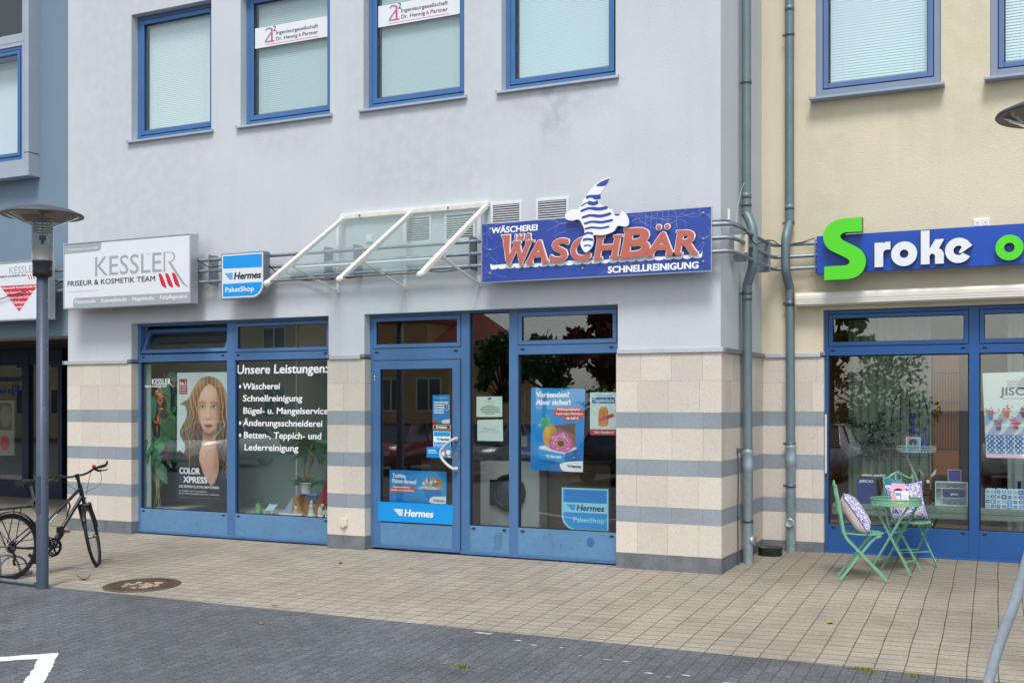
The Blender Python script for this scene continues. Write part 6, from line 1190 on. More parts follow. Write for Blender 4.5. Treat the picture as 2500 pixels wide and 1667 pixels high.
# lettering stuck on glass
def vinyl(name, label, lines, m, y, bold=0., extra=None, mats=None):
    b = MB()
    for s_, x0, x1, z, h, bo in lines: b.text(s_, x0, x1, z, h, y, 0, bold=bo, shear=.06 if bold else 0)
    if extra: extra(b, y)
    return tag(b.build(name, mats or [m]), label, 'window lettering')
vinyl('window_lettering', 'white list of laundry services lettered on the shop window', [('Unsere Leistungen:', -7.955, -6.553, 2.115, .115, .009), ('Wäscherei', -7.86, -7.275, 1.918, .082, .0058), ('Schnellreinigung', -7.86, -6.93, 1.765, .082, .0058), ('Bügel- u. Mangelservice', -7.855, -6.545, 1.608, .082, .0058), ('Änderungsschneiderei', -7.86, -6.63, 1.452, .082, .0058), ('Betten-, Teppich- und', -7.845, -6.645, 1.298, .082, .0058), ('Lederreinigung', -7.835, -6.99, 1.143, .082, .0058)], LTEX, .1535, 1, lambda b, y: [b.disc(-7.905, z, .018, .022, y) for z in (1.955, 1.488, 1.333)])
vinyl('window_lettering', 'thin white hairdresser lettering high in the left shop window', [('KESSLER', -9.385, -9.06, 1.99, .075, .002), ('FRISEUR & KOSMETIK TEAM', -9.51, -9.13, 1.955, .024, .002)], LTEX, .1535, 0, lambda b, y: b.stroke([(-9.10, 2.03), (-9.07, 2.0), (-9.02, 1.955)], [.01, .01, .002], y))
vinyl('window_lettering', 'faded purple lettering on the back panel of the shop window', [('Rena Texti', -6.72, -6.12, 1.83, .115, .012), ('DRESDEN.C', -6.40, -6.08, 1.70, .05, .006)], M('faded_purple_lettering', (112, 84, 104), .6), .93)
# door stickers
def hermes_word(b, x0, x1, z, h, y, mi, mw, wm=None):
    b.text('Hermes', x0+(x1-x0)*.28, x1, z, h, y, mi, bold=h*.10, shear=.18); wing(b, x0, x0+(x1-x0)*.25, z, z+h*.95, y, mw if wm is None else wm)
def hours(b, y):
    for i, z in enumerate((1.745, 1.715, 1.685, 1.655, 1.625)): b.rect(-5.052, -4.92 if i else -4.86, z, z+.017, y-.0006, 1)
    b.text('Unsere Öffnungszeiten:', -5.05, -4.87, 1.80, .014, y-.0006, 1); b.disc(-4.885, 1.70, .038, .038, y-.0012, 1, 16); b.disc(-4.885, 1.70, .030, .030, y-.0018, 2, 16); b.stroke([(-4.885, 1.722), (-4.885, 1.70), (-4.868, 1.692)], .005, y-.0024, 1)
    b.flat([(-5.07, 1.51), (-5.0, 1.51), (-5.0, 1.55), (-5.07, 1.545)], y-.0006, 3); b.flat(smooth_path([(-4.84, 1.51), (-4.93, 1.51), (-4.95, 1.535), (-4.92, 1.55), (-4.84, 1.56)], 3), y-.0006, 1)
poster('opening_hours_notice', 'bright blue opening hours notice hanging inside the door glass', 'notice', [(-5.07, 1.51), (-4.84, 1.508), (-4.84, 1.842), (-5.07, 1.84)], .148, [BLUB, LTEX, MIDB, ORNG], hours)
poster('door_sticker', 'small brown sticker reading Drücken on the door glass', 'sticker', [(-5.055, 1.437), (-4.822, 1.437), (-4.822, 1.496), (-5.055, 1.496)], .1325, [M('white_sticker_rim', (220, 214, 208), .5), M('brown_print', (96, 56, 40), .5), LTEX], lambda b, y: (b.rect(-5.05, -4.827, 1.442, 1.491, y-.0005, 1), b.text('Drücken', -5.01, -4.87, 1.455, .026, y-.001, 2, bold=.004)))
poster('door_sticker', 'blue and white parcel shop sticker behind the curved door handle', 'sticker', [(-5.05, 1.228), (-4.822, 1.228), (-4.822, 1.42), (-5.05, 1.42)], .1325, [LTEX, CY, NVL, CYD], lambda b, y: (b.rect(-5.044, -4.828, 1.36, 1.414, y-.0005, 1), b.rect(-5.044, -4.828, 1.234, 1.292, y-.0005, 1), hermes_word(b, -5.02, -4.835, 1.31, .034, y-.001, 2, 1), b.text('PaketShop', -5.03, -4.87, 1.25, .026, y-.001, 0)))
poster('door_sticker', 'wide blue and white sticker lowest of the group beside the door handle', 'sticker', [(-5.14, 1.112), (-4.80, 1.11), (-4.80, 1.232), (-5.14, 1.232)], .1316, [BLUB, LTEX, M('grey_photo_print', (146, 140, 150), .6), PINKD], lambda b, y: (b.rect(-4.97, -4.81, 1.12, 1.215, y-.0005, 2), b.disc(-4.85, 1.175, .03, .03, y-.001, 1, 10), b.disc(-4.92, 1.16, .02, .025, y-.001, 1, 10), b.rect(-5.12, -5.02, 1.19, 1.2, y-.0006, 1), b.rect(-5.12, -5.0, 1.165, 1.172, y-.0006, 1), b.rect(-4.86, -4.82, 1.12, 1.135, y-.0012, 1)))
def tsch(b, y):
    b.text('Tschüss,', -5.62, -5.43, .865, .05, y-.001, 1, bold=.005, slope=-.02); b.text('Paket-Stress!', -5.62, -5.29, .80, .05, y-.001, 1, bold=.005, slope=-.02)
    b.flat([(-5.625, .765), (-5.35, .775), (-5.345, .735), (-5.625, .725)], y-.001, 2); b.flat([(-5.655, .73), (-5.30, .742), (-5.295, .70), (-5.655, .688)], y-.0014, 2); b.text('Bequem abschicken,', -5.61, -5.37, .742, .022, y-.002, 1, bold=.003); b.text('abholen und retournieren.', -5.64, -5.315, .706, .022, y-.002, 1, bold=.003)
    b.flat(smooth_path([(-4.892, .575), (-5.09, .578), (-5.11, .62), (-5.06, .655), (-4.892, .66)], 3), y-.0016, 1); hermes_word(b, -5.07, -4.91, .60, .026, y-.0026, 9, 3)
poster('shop_poster', 'wide blue advert with an open parcel box low in the door glass', 'poster', [(-5.66, .572), (-4.885, .572), (-4.885, .952), (-5.66, .952)], .149, [BLUB, LTEX, ORNG, MIDB, CYD, M('tan_card_print', (190, 130, 70), .6), M('cream_print', (226, 210, 170), .6), M('blue_grey_photo_print', (110, 120, 150), .6), M('dark_photo_print', (60, 50, 52), .6), NVL], tsch, pic=parcel_art)
poster('shop_banner', 'long bright blue banner with white winged lettering across the bottom of the door', 'banner', [(-5.79, .345), (-4.775, .345), (-4.775, .575), (-5.79, .575)], .0995, [CY, LTEX], lambda b, y: hermes_word(b, -5.58, -5.03, .415, .085, y-.0008, 1, 1))
def sheet1(b, y):
    b.disc(-4.325, 1.80, .022, .012, y-.0005, 1, 10); b.disc(-4.34, 1.79, .02, .008, y-.0008, 1, 10); b.text('Neue Textilpflege', -4.40, -4.26, 1.755, .012, y-.0006, 1)
    for i, (a, c) in enumerate(((-4.38, -4.28), (-4.43, -4.22), (-4.45, -4.20), (-4.45, -4.21), (-4.43, -4.20), (-4.39, -4.27))): b.rect(a, c, 1.715-i*.019, 1.7225-i*.019, y-.0006, 1)
GREYI = M('dark_green_ink', (56, 92, 84), .6)
poster('paper_notice', 'upper white paper notice taped inside the narrow door side pane', 'notice', [(-4.50, 1.588), (-4.17, 1.59), (-4.172, 1.822), (-4.50, 1.82)], .165, [TEALP, GREYI], sheet1, 'paper notices in the narrow pane')
poster('paper_notice', 'lower white paper notice about the midday break in the narrow pane', 'notice', [(-4.488, 1.315), (-4.16, 1.315), (-4.165, 1.562), (-4.49, 1.552)], .165, [TEALP, M('grey_ink', (120, 130, 132), .6)], lambda b, y: (b.text('Mittagspause', -4.41, -4.25, 1.445, .020, y-.0006, 1), b.text('12:30 Uhr - 13:00 Uhr', -4.455, -4.20, 1.41, .020, y-.0006, 1)), 'paper notices in the narrow pane')
def vers(b, y):
    b.text('Versenden?', -3.755, -3.345, 1.81, .062, y-.001, 2, bold=.010); b.text('Aber sicher!', -3.755, -3.33, 1.725, .062, y-.001, 2, bold=.010)
    b.flat([(-3.51, 1.70), (-3.20, 1.70), (-3.19, 1.655), (-3.165, 1.655), (-3.165, 1.60), (-3.535, 1.60), (-3.53, 1.655), (-3.51, 1.655)], y-.001, 3); b.flat([(-3.42, 1.60), (-3.20, 1.607), (-3.20, 1.558), (-3.42, 1.552)], y-.0012, 3)
    b.text('Haftung inklusive.', -3.49, -3.215, 1.665, .026, y-.0016, 2, bold=.003); b.text('Auch beim Päckchen.', -3.51, -3.18, 1.618, .026, y-.0016, 2, bold=.003); b.text('Ab 3,99 €.', -3.385, -3.23, 1.567, .026, y-.0018, 2, bold=.006)
    b.stroke([(-3.30, 1.14), (-3.28, 1.155)], .006, y-.0044, 2); hermes_word(b, -3.64, -3.44, 1.135, .04, y-.0044, 2, 2)
    b.flat(smooth_path([(-3.185, .992), (-3.40, .995), (-3.45, 1.03), (-3.455, 1.075), (-3.36, 1.10), (-3.185, 1.112)], 4), y-.0040, 2); hermes_word(b, -3.38, -3.205, 1.035, .034, y-.0050, 10, 1)
poster('shop_poster', 'large bright blue poster with a pink doughnut float and pineapple in a box', 'poster', [(-3.82, .998), (-3.185, .99), (-3.16, 1.902), (-3.812, 1.918)], .170, [BLUB, MIDB, LTEX, ORNG, PINKD, YELP, GRNP, PURP, BRNP, M('tan_card_print', (190, 130, 70)), NVL], vers, pic=doughnut_art)
def tepp(b, y):
    b.text('Wenn es um professionelle', -3.07, -2.83, 1.822, .015, y-.0006, 1); b.rect(-3.075, -2.81, 1.745, 1.81, y-.0006, 1); b.text('Teppichwäsche', -3.065, -2.82, 1.758, .038, y-.0012, 0, bold=.003); b.text('geht ..', -3.06, -3.03, 1.72, .014, y-.0006, 1)
    b.rect(-3.10, -2.785, 1.40, 1.462, y-.0006, 2); b.text('Hier Annahme!', -3.05, -2.825, 1.418, .026, y-.0012, 0, bold=.003)
    b.flat(smooth_path([(-3.0, 1.50), (-2.90, 1.50), (-2.885, 1.6), (-2.90, 1.69), (-2.95, 1.71), (-2.99, 1.68), (-3.005, 1.6), (-3.0, 1.50)], 3)[:-1], y-.0006, 3); b.stroke([(-3.0, 1.56), (-2.82, 1.62)], .04, y-.0012, 2)
poster('shop_poster', 'small pale carpet washing poster with a red foot strip beside the stone pier', 'poster', [(-3.10, 1.40), (-2.785, 1.40), (-2.785, 1.865), (-3.102, 1.862)], .166, [TEALP, MIDB, M('rose_red_print', (196, 70, 84), .5), M('orange_brown_print', (206, 128, 62), .6)], tepp)
def pak(b, y):
    s1 = shield(-3.42, -2.905, .368, .80, .15, True); b.flat(s1, y-.0005, 1); b.flat([(-3.405, .66), (-2.915, .66), (-2.915, .79), (-3.405, .79)], y-.001, 2)
    b.rect(-3.42, -2.905, .545, .655, y-.0012, 0); hermes_word(b, -3.39, -2.935, .567, .068, y-.0018, 3, 2); b.text('PaketShop', -3.30, -2.935, .44, .055, y-.0018, 0, bold=.003)
poster('parcel_shop_board', 'light blue rounded parcel shop board leaning low in the right shop window', 'sign board', shield(-3.44, -2.89, .352, .815, .16, True), .172, [M('pale_cyan_edge', (140, 214, 244), .4), M('mid_cyan_print', (26, 146, 218), .4), CYD, NVL], pak)

# ------------------------------------------------------------------ inside the left window
BACKP = M('grey_green_panel', (112, 132, 128), .8, nz=(2, .05)); BACKL = M('pale_green_panel', (150, 170, 164), .8)
b = MB(); b.box(-10.4, -7.62, .95, .99, .03, 2.9); b.box(-7.60, -6.38, .95, .99, .03, 2.9); b.box(-7.62, -7.60, .94, .995, .03, 2.9, 1)
tag(b.build('back_panel', [BACKP, M('pale_panel_edge', (190, 206, 202), .7)]), 'grey-green back panel standing behind the left window display', 'panel')
b = MB(); b.box(-9.60, -6.41, .21, .94, .29, .325); b.build; tag(b.build('display_shelf', M('white_display_shelf', (170, 176, 172), .6)), 'low shelf along the foot of the left window display', 'shelf')
b = MB()
for k in range(5): b.box(-9.60+.022*k, -9.584+.022*k, .24, .26, .34, 2.26)
tag(b.build('vertical_blind', M('pale_green_blind', (168, 190, 180), .8)), 'narrow pale green vertical blind gathered at the left edge of the window', 'blind')
LG = [M('leaf_dark_green', (36, 92, 58), .5, nz=(6, .15)), M('leaf_mid_green', (58, 128, 78), .5, nz=(6, .15)), M('leaf_grey_green', (92, 132, 104), .55, nz=(6, .12)), M('leaf_teal_green', (52, 122, 110), .5)]
def broad(b, c, L_, W, az, tilt, mi, heart=.25, fold=.25):
    """a broad leaf: petiole end at c, length L_, width W"""
    n = 8; V = []; F = []; m_ = Matrix.Translation(c) @ Matrix.Rotation(az, 4, 'Y') @ Matrix.Rotation(tilt, 4, 'X')
    for i in range(n+1):
        u = i/n; wd = W*.5*(sin(pi*u**.62)**.85 if u < 1 else 0)
        for q in (-1, -.5, 0, .5, 1): V.append(m_ @ Vector((q*wd, -fold*wd*abs(q)+.10*L_*u*u, -u*L_+(heart*L_*.5*(abs(q)**2) if u < .3 else 0)*(1-u/.3))))
    for i in range(n):
        for j in range(4): F.append((i*5+j, i*5+j+1, i*5+j+6, i*5+j+5))
    b.add(V, F, mi, True)
def blade(b, a, tip, w_, mi=0, droop=.0, n=4):
    a, tip = Vector(a), Vector(tip); d_ = tip-a; s_ = d_.cross(Vector((.3, 1, .2))).normalized(); V = []; F = []
    for i in range(n+1):
        u = i/n; c = a+d_*u-Vector((0, 0, droop*u*u)); wd = w_*sin(pi*min(.98, .08+u*.9)); V += [c-s_*wd, c+s_*wd]
    for i in range(n): F.append((i*2, i*2+1, i*2+3, i*2+2))
    b.add(V, F, mi, True)
rd = random.Random(21)
t = thing('leaf_garland', 'hanging garland of artificial tropical leaves with orange flowers beside the portrait poster', 'garland', (-9.33, .32, .4))
b = MB()
for x, z, L_, W, az, mi in ((-9.46, 1.80, .36, .15, .2, 3), (-9.24, 1.60, .30, .30, .1, 1), (-9.22, 1.52, .30, .27, -.2, 0), (-9.55, 1.55, .32, .12, .1, 1), (-9.36, 1.20, .22, .22, .4, 3), (-9.50, 1.22, .24, .2, .5, 1), (-9.58, 1.82, .30, .10, -.2, 1), (-9.27, 1.95, .34, .10, -.1, 1), (-9.20, 2.13, .26, .12, -1.2, 3), (-9.12, 2.10, .22, .10, -1.6, 1), (-9.26, 1.14, .22, .2, -.5, 0), (-9.45, 1.06, .22, .16, .4, 0), (-9.40, 1.03, .10, .22, 0, 0), (-9.42, .92, .34, .30, .08, 2), (-9.36, .93, .30, .18, -.3, 2), (-9.52, 1.40, .28, .16, .3, 1), (-9.30, 1.34, .22, .14, 0, 0), (-9.24, 1.30, .26, .18, -.3, 0)): broad(b, (x, .30+rd.uniform(-.05, .07), z), L_, W, az, rd.uniform(-.25, .15), mi)
for k in range(46):
    z = rd.uniform(.98, 2.08); x = -9.36+rd.gauss(0, .10)+(.06 if z > 1.9 else 0); x = max(-9.62, min(-9.06, x)); broad(b, (x, .32+rd.uniform(-.05, .10), z), rd.uniform(.12, .24), rd.uniform(.07, .17), rd.uniform(-1.1, 1.1), rd.uniform(-.4, .3), rd.choice((0, 1, 1, 2, 3)))
b.build('foliage', LG, t)
b = MB(); OF = 0
for x, z in ((-9.36, 1.93), (-9.42, 1.88), (-9.30, 1.90), (-9.36, 1.84)):
    for k in range(6): broad(b, (x, .27, z), .085, .07, k*1.05, rd.uniform(.4, .9), 0, 0)
for x, z in ((-9.22, 2.10), (-9.20, 2.14), (-9.15, 2.05), (-9.10, 2.0), (-9.17, 2.09)): broad(b, (x, .27, z), .10, .035, rd.uniform(-1, 1), .3, 1, 0)
for x, z, a in ((-9.36, 1.72, 2.6), (-9.36, 1.70, 3.5), (-9.39, 1.47, 1.9), (-9.38, 1.48, 2.8), (-9.37, 1.46, -1.9), (-9.40, 1.45, .3)): broad(b, (x, .27, z), .15, .032, a, .2, 2, 0)
broad(b, (-9.34, 1.69, 0) if False else (-9.30, .27, 1.665), .12, .03, 1.6, .2, 1, 0)
b.build('flowers', [M('peach_blossom', (206, 160, 104), .6, nz=(10, .15)), M('golden_blossom', (206, 152, 44), .6), M('orange_flower', (206, 92, 36), .5)], t)
b = MB()
for k in range(70): a = rd.uniform(0, 2*pi); r_ = .07*sqrt(rd.random()); b.ball((-9.30+r_*cos(a), .28+rd.uniform(-.02, .02), 1.60+r_*.7*sin(a)), .010, 6)
for k in range(12): a = 2*pi*k/12; blade(b, (-9.24, .28, 1.06), (-9.24+.13*cos(a), .27, 1.06+.13*sin(a)), .012)
b.build('dark_berries', M('dark_purple_berries', (84, 32, 56), .5), t)
b = MB(); b.tube(smooth_path([(-9.30, .30, 2.14), (-9.36, .31, 1.9), (-9.38, .31, 1.5), (-9.36, .30, 1.2), (-9.40, .30, .95), (-9.41, .30, .6)], 6), .007, 6)
for k in range(9): x = -9.42+rd.uniform(-.04, .05); b.tube(smooth_path([(x, .30, .78), (x+rd.gauss(0, .015), .29, .6), (x+rd.gauss(0, .025), .30, .42), (x+rd.gauss(0, .03), .30, .34)], 4), .003, 4)
b.build('hanging_roots', M('straw_roots', (148, 140, 96), .8), t)
# potted plant and ornaments on the shelf
t = thing('potted_plant', 'leafy houseplant in a ribbed white pot on a heart shaped wooden stand', 'potted plant', (-7.09, .45, .60))
b = MB(); n = 36; V = []
for r_, z in ((.062, .60), (.078, .715), (.088, .725), (.088, .74), (.08, .74), (.076, .72)):
    for k in range(n): V.append((-7.09+(r_+(.003 if k % 2 else 0))*cos(2*pi*k/n), .45+(r_+(.003 if k % 2 else 0))*sin(2*pi*k/n), z))
b.add(V, [(i*n+k, i*n+(k+1) % n, (i+1)*n+(k+1) % n, (i+1)*n+k) for i in range(5) for k in range(n)], 0, True); b.lathe([(.077, .722), (0, .73)], (-7.09, .45, 0), 20, 1); b.build('pot', [M('white_ribbed_pot', (214, 218, 214), .5), M('potting_soil', (48, 38, 30), .9)], t)
b = MB()
for k in range(130): a = rd.uniform(0, 2*pi); r_ = rd.uniform(.10, .22); blade(b, (-7.09+.03*cos(a), .45+.03*sin(a), .73), (-7.09+r_*cos(a), .45+.7*r_*sin(a), .76+rd.uniform(-.02, .12)), .012, rd.choice((1, 1, 0)), .06)
for (x0, z0) in ((-7.14, 1.16), (-7.00, 1.22), (-7.08, 1.30), (-6.96, 1.12)):
    for k in range(15): a = rd.uniform(0, 2*pi); l = rd.uniform(.16, .36); blade(b, (x0, .45, z0), (x0+l*cos(a), .45+.12*sin(a*1.7), z0+l*.5*sin(a)), .03, rd.choice((0, 0, 1)), .10)
b.build('foliage', LG, t)
b = MB(); b.tube(smooth_path([(-7.10, .45, .72), (-7.13, .45, .95), (-7.14, .45, 1.18)], 5), .012, 6); b.tube(smooth_path([(-7.07, .45, .72), (-7.05, .45, 1.0), (-7.0, .45, 1.22)], 5), .016, 6); b.tube(smooth_path([(-7.04, .45, .95), (-6.98, .45, 1.1), (-6.95, .45, 1.15)], 5), .008, 6); b.build('stem', M('olive_stem', (112, 110, 44), .7), t)
WOODY = M('golden_wood', (172, 118, 56), .6, nz=(4, .2), nz2=(30, .06))
t = thing('plant_stand', 'golden wooden stand with a heart shaped cut top and blue painted edge', 'plant stand', (-7.1, .5, .325))
b = MB(); b.prism(smooth_path([(-7.32, .52), (-7.25, .585), (-7.14, .595), (-7.06, .53), (-7.0, .475), (-6.94, .53), (-6.88, .60)], 4)+[(-6.85, .60), (-6.85, .327), (-7.30, .327), (-7.32, .45)], .50, .56); b.build('front_board', WOODY, t)
b = MB(); b.box(-7.32, -6.86, .38, .499, .585, .60) if False else b.box(-7.24, -6.9, .405, .499, .583, .598); b.prism([(-7.24, .583), (-6.90, .583), (-7.0, .49)], .495, .4995); b.build('top_board', M('blue_painted_wood', (104, 140, 178), .6, nz=(20, .25)), t)
t = thing('sailboat_model', 'white wooden model sailing boat with a net and starfish', 'ornament', (-7.2, .3, .325))
b = MB(); b.prism([(-7.385, .352), (-7.36, .327), (-7.05, .327), (-7.02, .352)], .27, .33); b.build('hull', M('white_painted_wood', (214, 220, 220), .6), t, bevel=.004); b = MB(); b.tube([(-7.19, .30, .35), (-7.18, .30, .575)], .004, 6); b.build('mast', WOODY, t)
b = MB(); b.prism([(-7.34, .362), (-7.20, .362), (-7.185, .565)], .298, .301, 0); b.build('sail', M('grey_blue_sail', (150, 166, 178), .8), t)
b = MB()
for k in range(8): b.tube([(-7.175, .297, .36+.022*k), (-7.175+.13*(1-k/9), .297, .36)], .0016, 4); b.tube([(-7.175+.016*k, .297, .36), (-7.175+.016*k+.06*(1-k/8), .297, .36+.19*(1-k/8)*.5)], .0016, 4)
b.tube([(-7.18, .297, .57), (-7.035, .297, .362)], .002, 4); b.build('net', M('cream_net', (212, 204, 184), .8), t)
b = MB(); b.flat([(-7.135+(.024 if k % 2 == 0 else .009)*cos(pi*k/5+.4), .435+(.024 if k % 2 == 0 else .009)*sin(pi*k/5+.4)) for k in range(10)], .294); b.build('starfish', LTEX, t)
t = thing('lighthouse_ornament', 'small white lighthouse ornament in front of the wooden stand', 'ornament', (-6.90, .3, .325)); b = MB(); b.lathe([(.052, .325), (.05, .34), (.042, .35), (.03, .45), (.036, .455), (.036, .463), (.022, .468)], (-6.90, .3, 0), 18); b.build('tower', M('weathered_white_wood', (206, 210, 204), .7, nz=(30, .15)), t)
b = MB(); b.lathe([(.021, .468), (.021, .495), (.026, .497), (.012, .515), (.004, .53), (0, .535)], (-6.90, .3, 0), 14); b.build('lantern', M('weathered_white_wood', (206, 210, 204)), t)
t = thing('deckchair_ornament', 'tiny white deckchair ornament with blue striped cloth', 'ornament', (-7.55, .3, .325)); b = MB()
for x in (-7.60, -7.49): b.tube([(x, .27, .33), (x, .36, .44)], .004, 6) if False else b.tube([(x, .27, .37), (x+.015, .36, .455)], .005, 6); b.tube([(x-.01, .26, .327), (x, .30, .39)], .004, 6); b.tube([(x+.01, .34, .327), (x-.01, .26, .385)], .004, 6)
b.build('frame', WHITEP, t); b = MB(); b.add([(-7.595, .265, .375), (-7.495, .265, .375), (-7.48, .355, .448), (-7.58, .355, .448)], [(0, 1, 2, 3)])
for k in range(4): x = -7.585+.024*k; b.add([(x, .2645, .3755), (x+.008, .2645, .3755), (x+.023, .3545, .4485), (x+.015, .3545, .4485)], [(0, 1, 2, 3)], 1)
b.build('cloth', [M('turquoise_cloth', (96, 180, 206), .8), M('pale_stripe', (206, 224, 228), .8)], t)
t = thing('vase', 'green glass vase with a curled rim at the left of the shelf', 'vase', (-7.73, .3, .325)); b = MB(); b.lathe([(.052, .327), (.05, .37), (.034, .43), (.024, .465), (.03, .48)], (-7.73, .3, 0), 20); b.build('body', M('green_vase_glaze', (110, 158, 104), .25, nz=(8, .25)), t); b = MB()
for k in range(7): a = 2*pi*k/7; b.tube(smooth_path([(-7.73+.025*cos(a), .3+.025*sin(a), .475), (-7.73+.05*cos(a), .3+.05*sin(a), .50), (-7.73+.055*cos(a), .3+.055*sin(a), .525), (-7.73+.035*cos(a), .3+.035*sin(a), .53)], 4), .006, 6)
b.build('rim', M('dark_green_rim', (60, 84, 52), .4), t)
t = thing('gnome_ornament', 'gnome ornament with a tall pointed red hat at the right edge of the window', 'ornament', (-6.70, .34, .325)); b = MB(); b.lathe([(.11, .50), (.09, .58), (.05, .72), (.012, .83), (0, .835)], (-6.69, .36, 0), 20); b.build('hat', M('dark_red_felt', (132, 32, 28), .9, nz=(20, .12)), t); b = MB(); b.lathe([(.07, .327), (.10, .36), (.105, .43), (.08, .50)], (-6.69, .36, 0), 18); b.build('body', M('grey_felt', (96, 88, 86), .9), t); b = MB(); b.ball((-6.70, .255, .475), .026, 10); b.build('nose', M('pale_felt', (206, 176, 156), .9), t); b = MB()
for k in range(16): a = rd.uniform(-1.4, 1.4); blade(b, (-6.70+.07*sin(a), .27+.02*(1-cos(a)), .46), (-6.70+.06*sin(a), .245, .35), .02)
b.build('beard', M('white_wool', (206, 202, 196), .9), t)
t = thing('shell_ornament', 'white coral shell ornament at the foot of the gnome', 'ornament', (-6.66, .28, .327)); b = MB()
for k in range(14): a = rd.uniform(0, 6.28); b.ball((-6.69+.07*cos(a)*rd.random(), .24+.03*sin(a)*rd.random(), .335+.012*rd.random()), rd.uniform(.008, .018), 6)
b.build('coral', LTEX, t)

# ------------------------------------------------------------------ laundry shop interior
CNT = M('brown_counter_board', (110, 92, 66), .6, nz=(3, .12), nz2=(14, .1))
t = thing('shop_counter', 'long brown shop counter inside the laundry behind the door', 'counter', (-4.3, 1.5, .03)); b = MB(); b.box(-5.9, -3.30, 1.30, 1.36, .03, 1.03); b.build('front', CNT, t); b = MB(); b.box(-5.92, -3.27, 1.27, 1.9, 1.031, 1.06); b.build('top', M('dark_counter_top', (60, 52, 44), .4), t)
WM = M('washer_white', (196, 204, 200), .4)
t = thing('washing_machine', 'white front loading washing machine with a black round door in the laundry', 'washing machine', (-4.5, 1.2, .03)); b = MB(); b.box(-4.90, -4.10, 1.02, 1.26, .2, 1.035); b.build('body', WM, t, bevel=.012); b = MB(); b.lathe([(.225, 0), (.225, .04), (.20, .055), (.165, .055), (.155, .03)], (-4.50, 1.02, .655), 40, mat=Matrix.Rotation(pi/2, 4, 'X')); b.box(-4.745, -4.66, .975, 1.019, .50, .81); dr = b.build('door', M('black_washer_door', (22, 23, 26), .35), t); b = MB(); b.lathe([(.155, .03), (.10, .045), (0, .055)], (-4.50, 1.02, .655), 36, mat=Matrix.Rotation(pi/2, 4, 'X')); b.build('door_glass', M('dark_blue_glass', (60, 76, 92), .1), dr)
t = thing('leaflet_rack', 'dark blue leaflet display on the laundry counter', 'leaflet rack', (-4.35, 1.5, 1.06)); b = MB(); b.box(-4.62, -4.22, 1.45, 1.5, 1.06, 1.36); b.build('board', MIDB, t); b = MB(); y = 1.449; hermes_word(b, -4.58, -4.28, 1.10, .045, y-.001, 0, 0); b.rect(-4.58, -4.46, 1.2, 1.33, y-.001, 1); b.rect(-4.42, -4.26, 1.30, 1.312, y-.001, 2); b.rect(-4.42, -4.26, 1.25, 1.262, y-.001, 2); b.build('print', [LTEX, TEALP, ORNG], t)
for x, m_, lb in ((-5.3, PINKD, 'pink bundle of flowers hanging on the laundry counter'), (-3.95, ORNG, 'small red flower pot on the laundry counter')):
    t = thing('flower_pot', lb, 'flower pot', (x, 1.5, 1.06)); b = MB(); b.lathe([(.04, 1.06), (.055, 1.15), (.05, 1.15), (0, 1.14)], (x, 1.5, 0), 14); b.build('pot', WHITEP, t); b = MB()
    for k in range(40): a = rd.uniform(0, 6.28); r_ = rd.uniform(.02, .1); blade(b, (x, 1.5, 1.15), (x+r_*cos(a), 1.5+r_*sin(a), 1.17+rd.uniform(.02, .14)), .015, rd.choice((0, 1)))
    b.build('flowers', [m_, LG[1]], t)
t = thing('clothes_rail', 'dark clothes rail with hanging garments deep inside the laundry', 'clothes rail', (-3.3, 3.8, .03)); b = MB(); b.tube([(-5.6, 3.8, 1.9), (-2.2, 3.8, 1.9)], .02, 8)
for x in (-5.6, -3.9, -2.2): b.tube([(x, 3.8, .03), (x, 3.8, 1.9)], .018, 8)
b.build('rail', GALV, t)
for k in range(22):
    x = -5.5+.15*k; b = MB(); w_ = rd.uniform(.2, .28); z0 = rd.uniform(.7, 1.1); n = 6; V = []
    for i in range(n+1):
        for j in range(5): u = j/4-.5; V.append((x+.03*sin(j*2+k), 3.8+u*w_*2*(.5+.5*min(1, i/2)), 1.86-(1.86-z0)*i/n))
    b.add(V, [(i*5+j, i*5+j+1, i*5+j+6, i*5+j+5) for i in range(n) for j in range(4)], 0, True); b.build('garment', M('garment_%s' % ('slate', 'plum', 'navy', 'sand', 'white')[k % 5], ((70, 74, 82), (92, 40, 56), (36, 44, 76), (150, 134, 112), (190, 188, 184))[k % 5], .9), t)

# ------------------------------------------------------------------ yellow shop window
YG = YS+.048
WB = M('weathered_grey_green_timber', (112, 128, 118), .8, nz=(3, .15), nz2=(26, .12), bump=(18, .01, .4))
t = thing('timber_bench', 'weathered grey-green timber bench along the foot of the right shop window', 'bench', (.6, YG+.3, .06)); b = MB()
for x0, x1 in ((-.83, .62), (.66, 2.18)): b.box(x0, x1, YG+.05, YG+.09, .475, .535); b.box(x0, x1, YG+.05, YG+.088, .54, .595)
b.build('front_board', WB, t, bevel=.006); b = MB(); b.box(-.83, 2.18, YG+.09, YG+.75, .575, .60); b.build('top_board', WB, t, bevel=.004); b = MB()
for x in (-.75, .6, 2.0): b.box(x, x+.08, YG+.15, YG+.7, .061, .574)
b.build('leg', WB, t)
b = MB(); V = []; n = 60
for i in range(n+1): x = -.80+.95*i/n; yq = YG+1.0+.035*sin(i*1.05)+.015*sin(i*2.7); V += [(x, yq, .1), (x, yq, 2.75)]
b.add(V, [(i*2, i*2+2, i*2+3, i*2+1) for i in range(n)], 0, True); tag(b.build('curtain', M('sage_green_curtain', (170, 190, 166), .9, nz=(3, .05))), 'sage green curtain hanging behind the olive tree in the right shop window', 'curtain')
b = MB(); V = []
for i in range(n+1): x = .98+1.0*i/n; yq = YG+.9+.03*sin(i*.9); V += [(x, yq, .1), (x, yq, 2.75)]
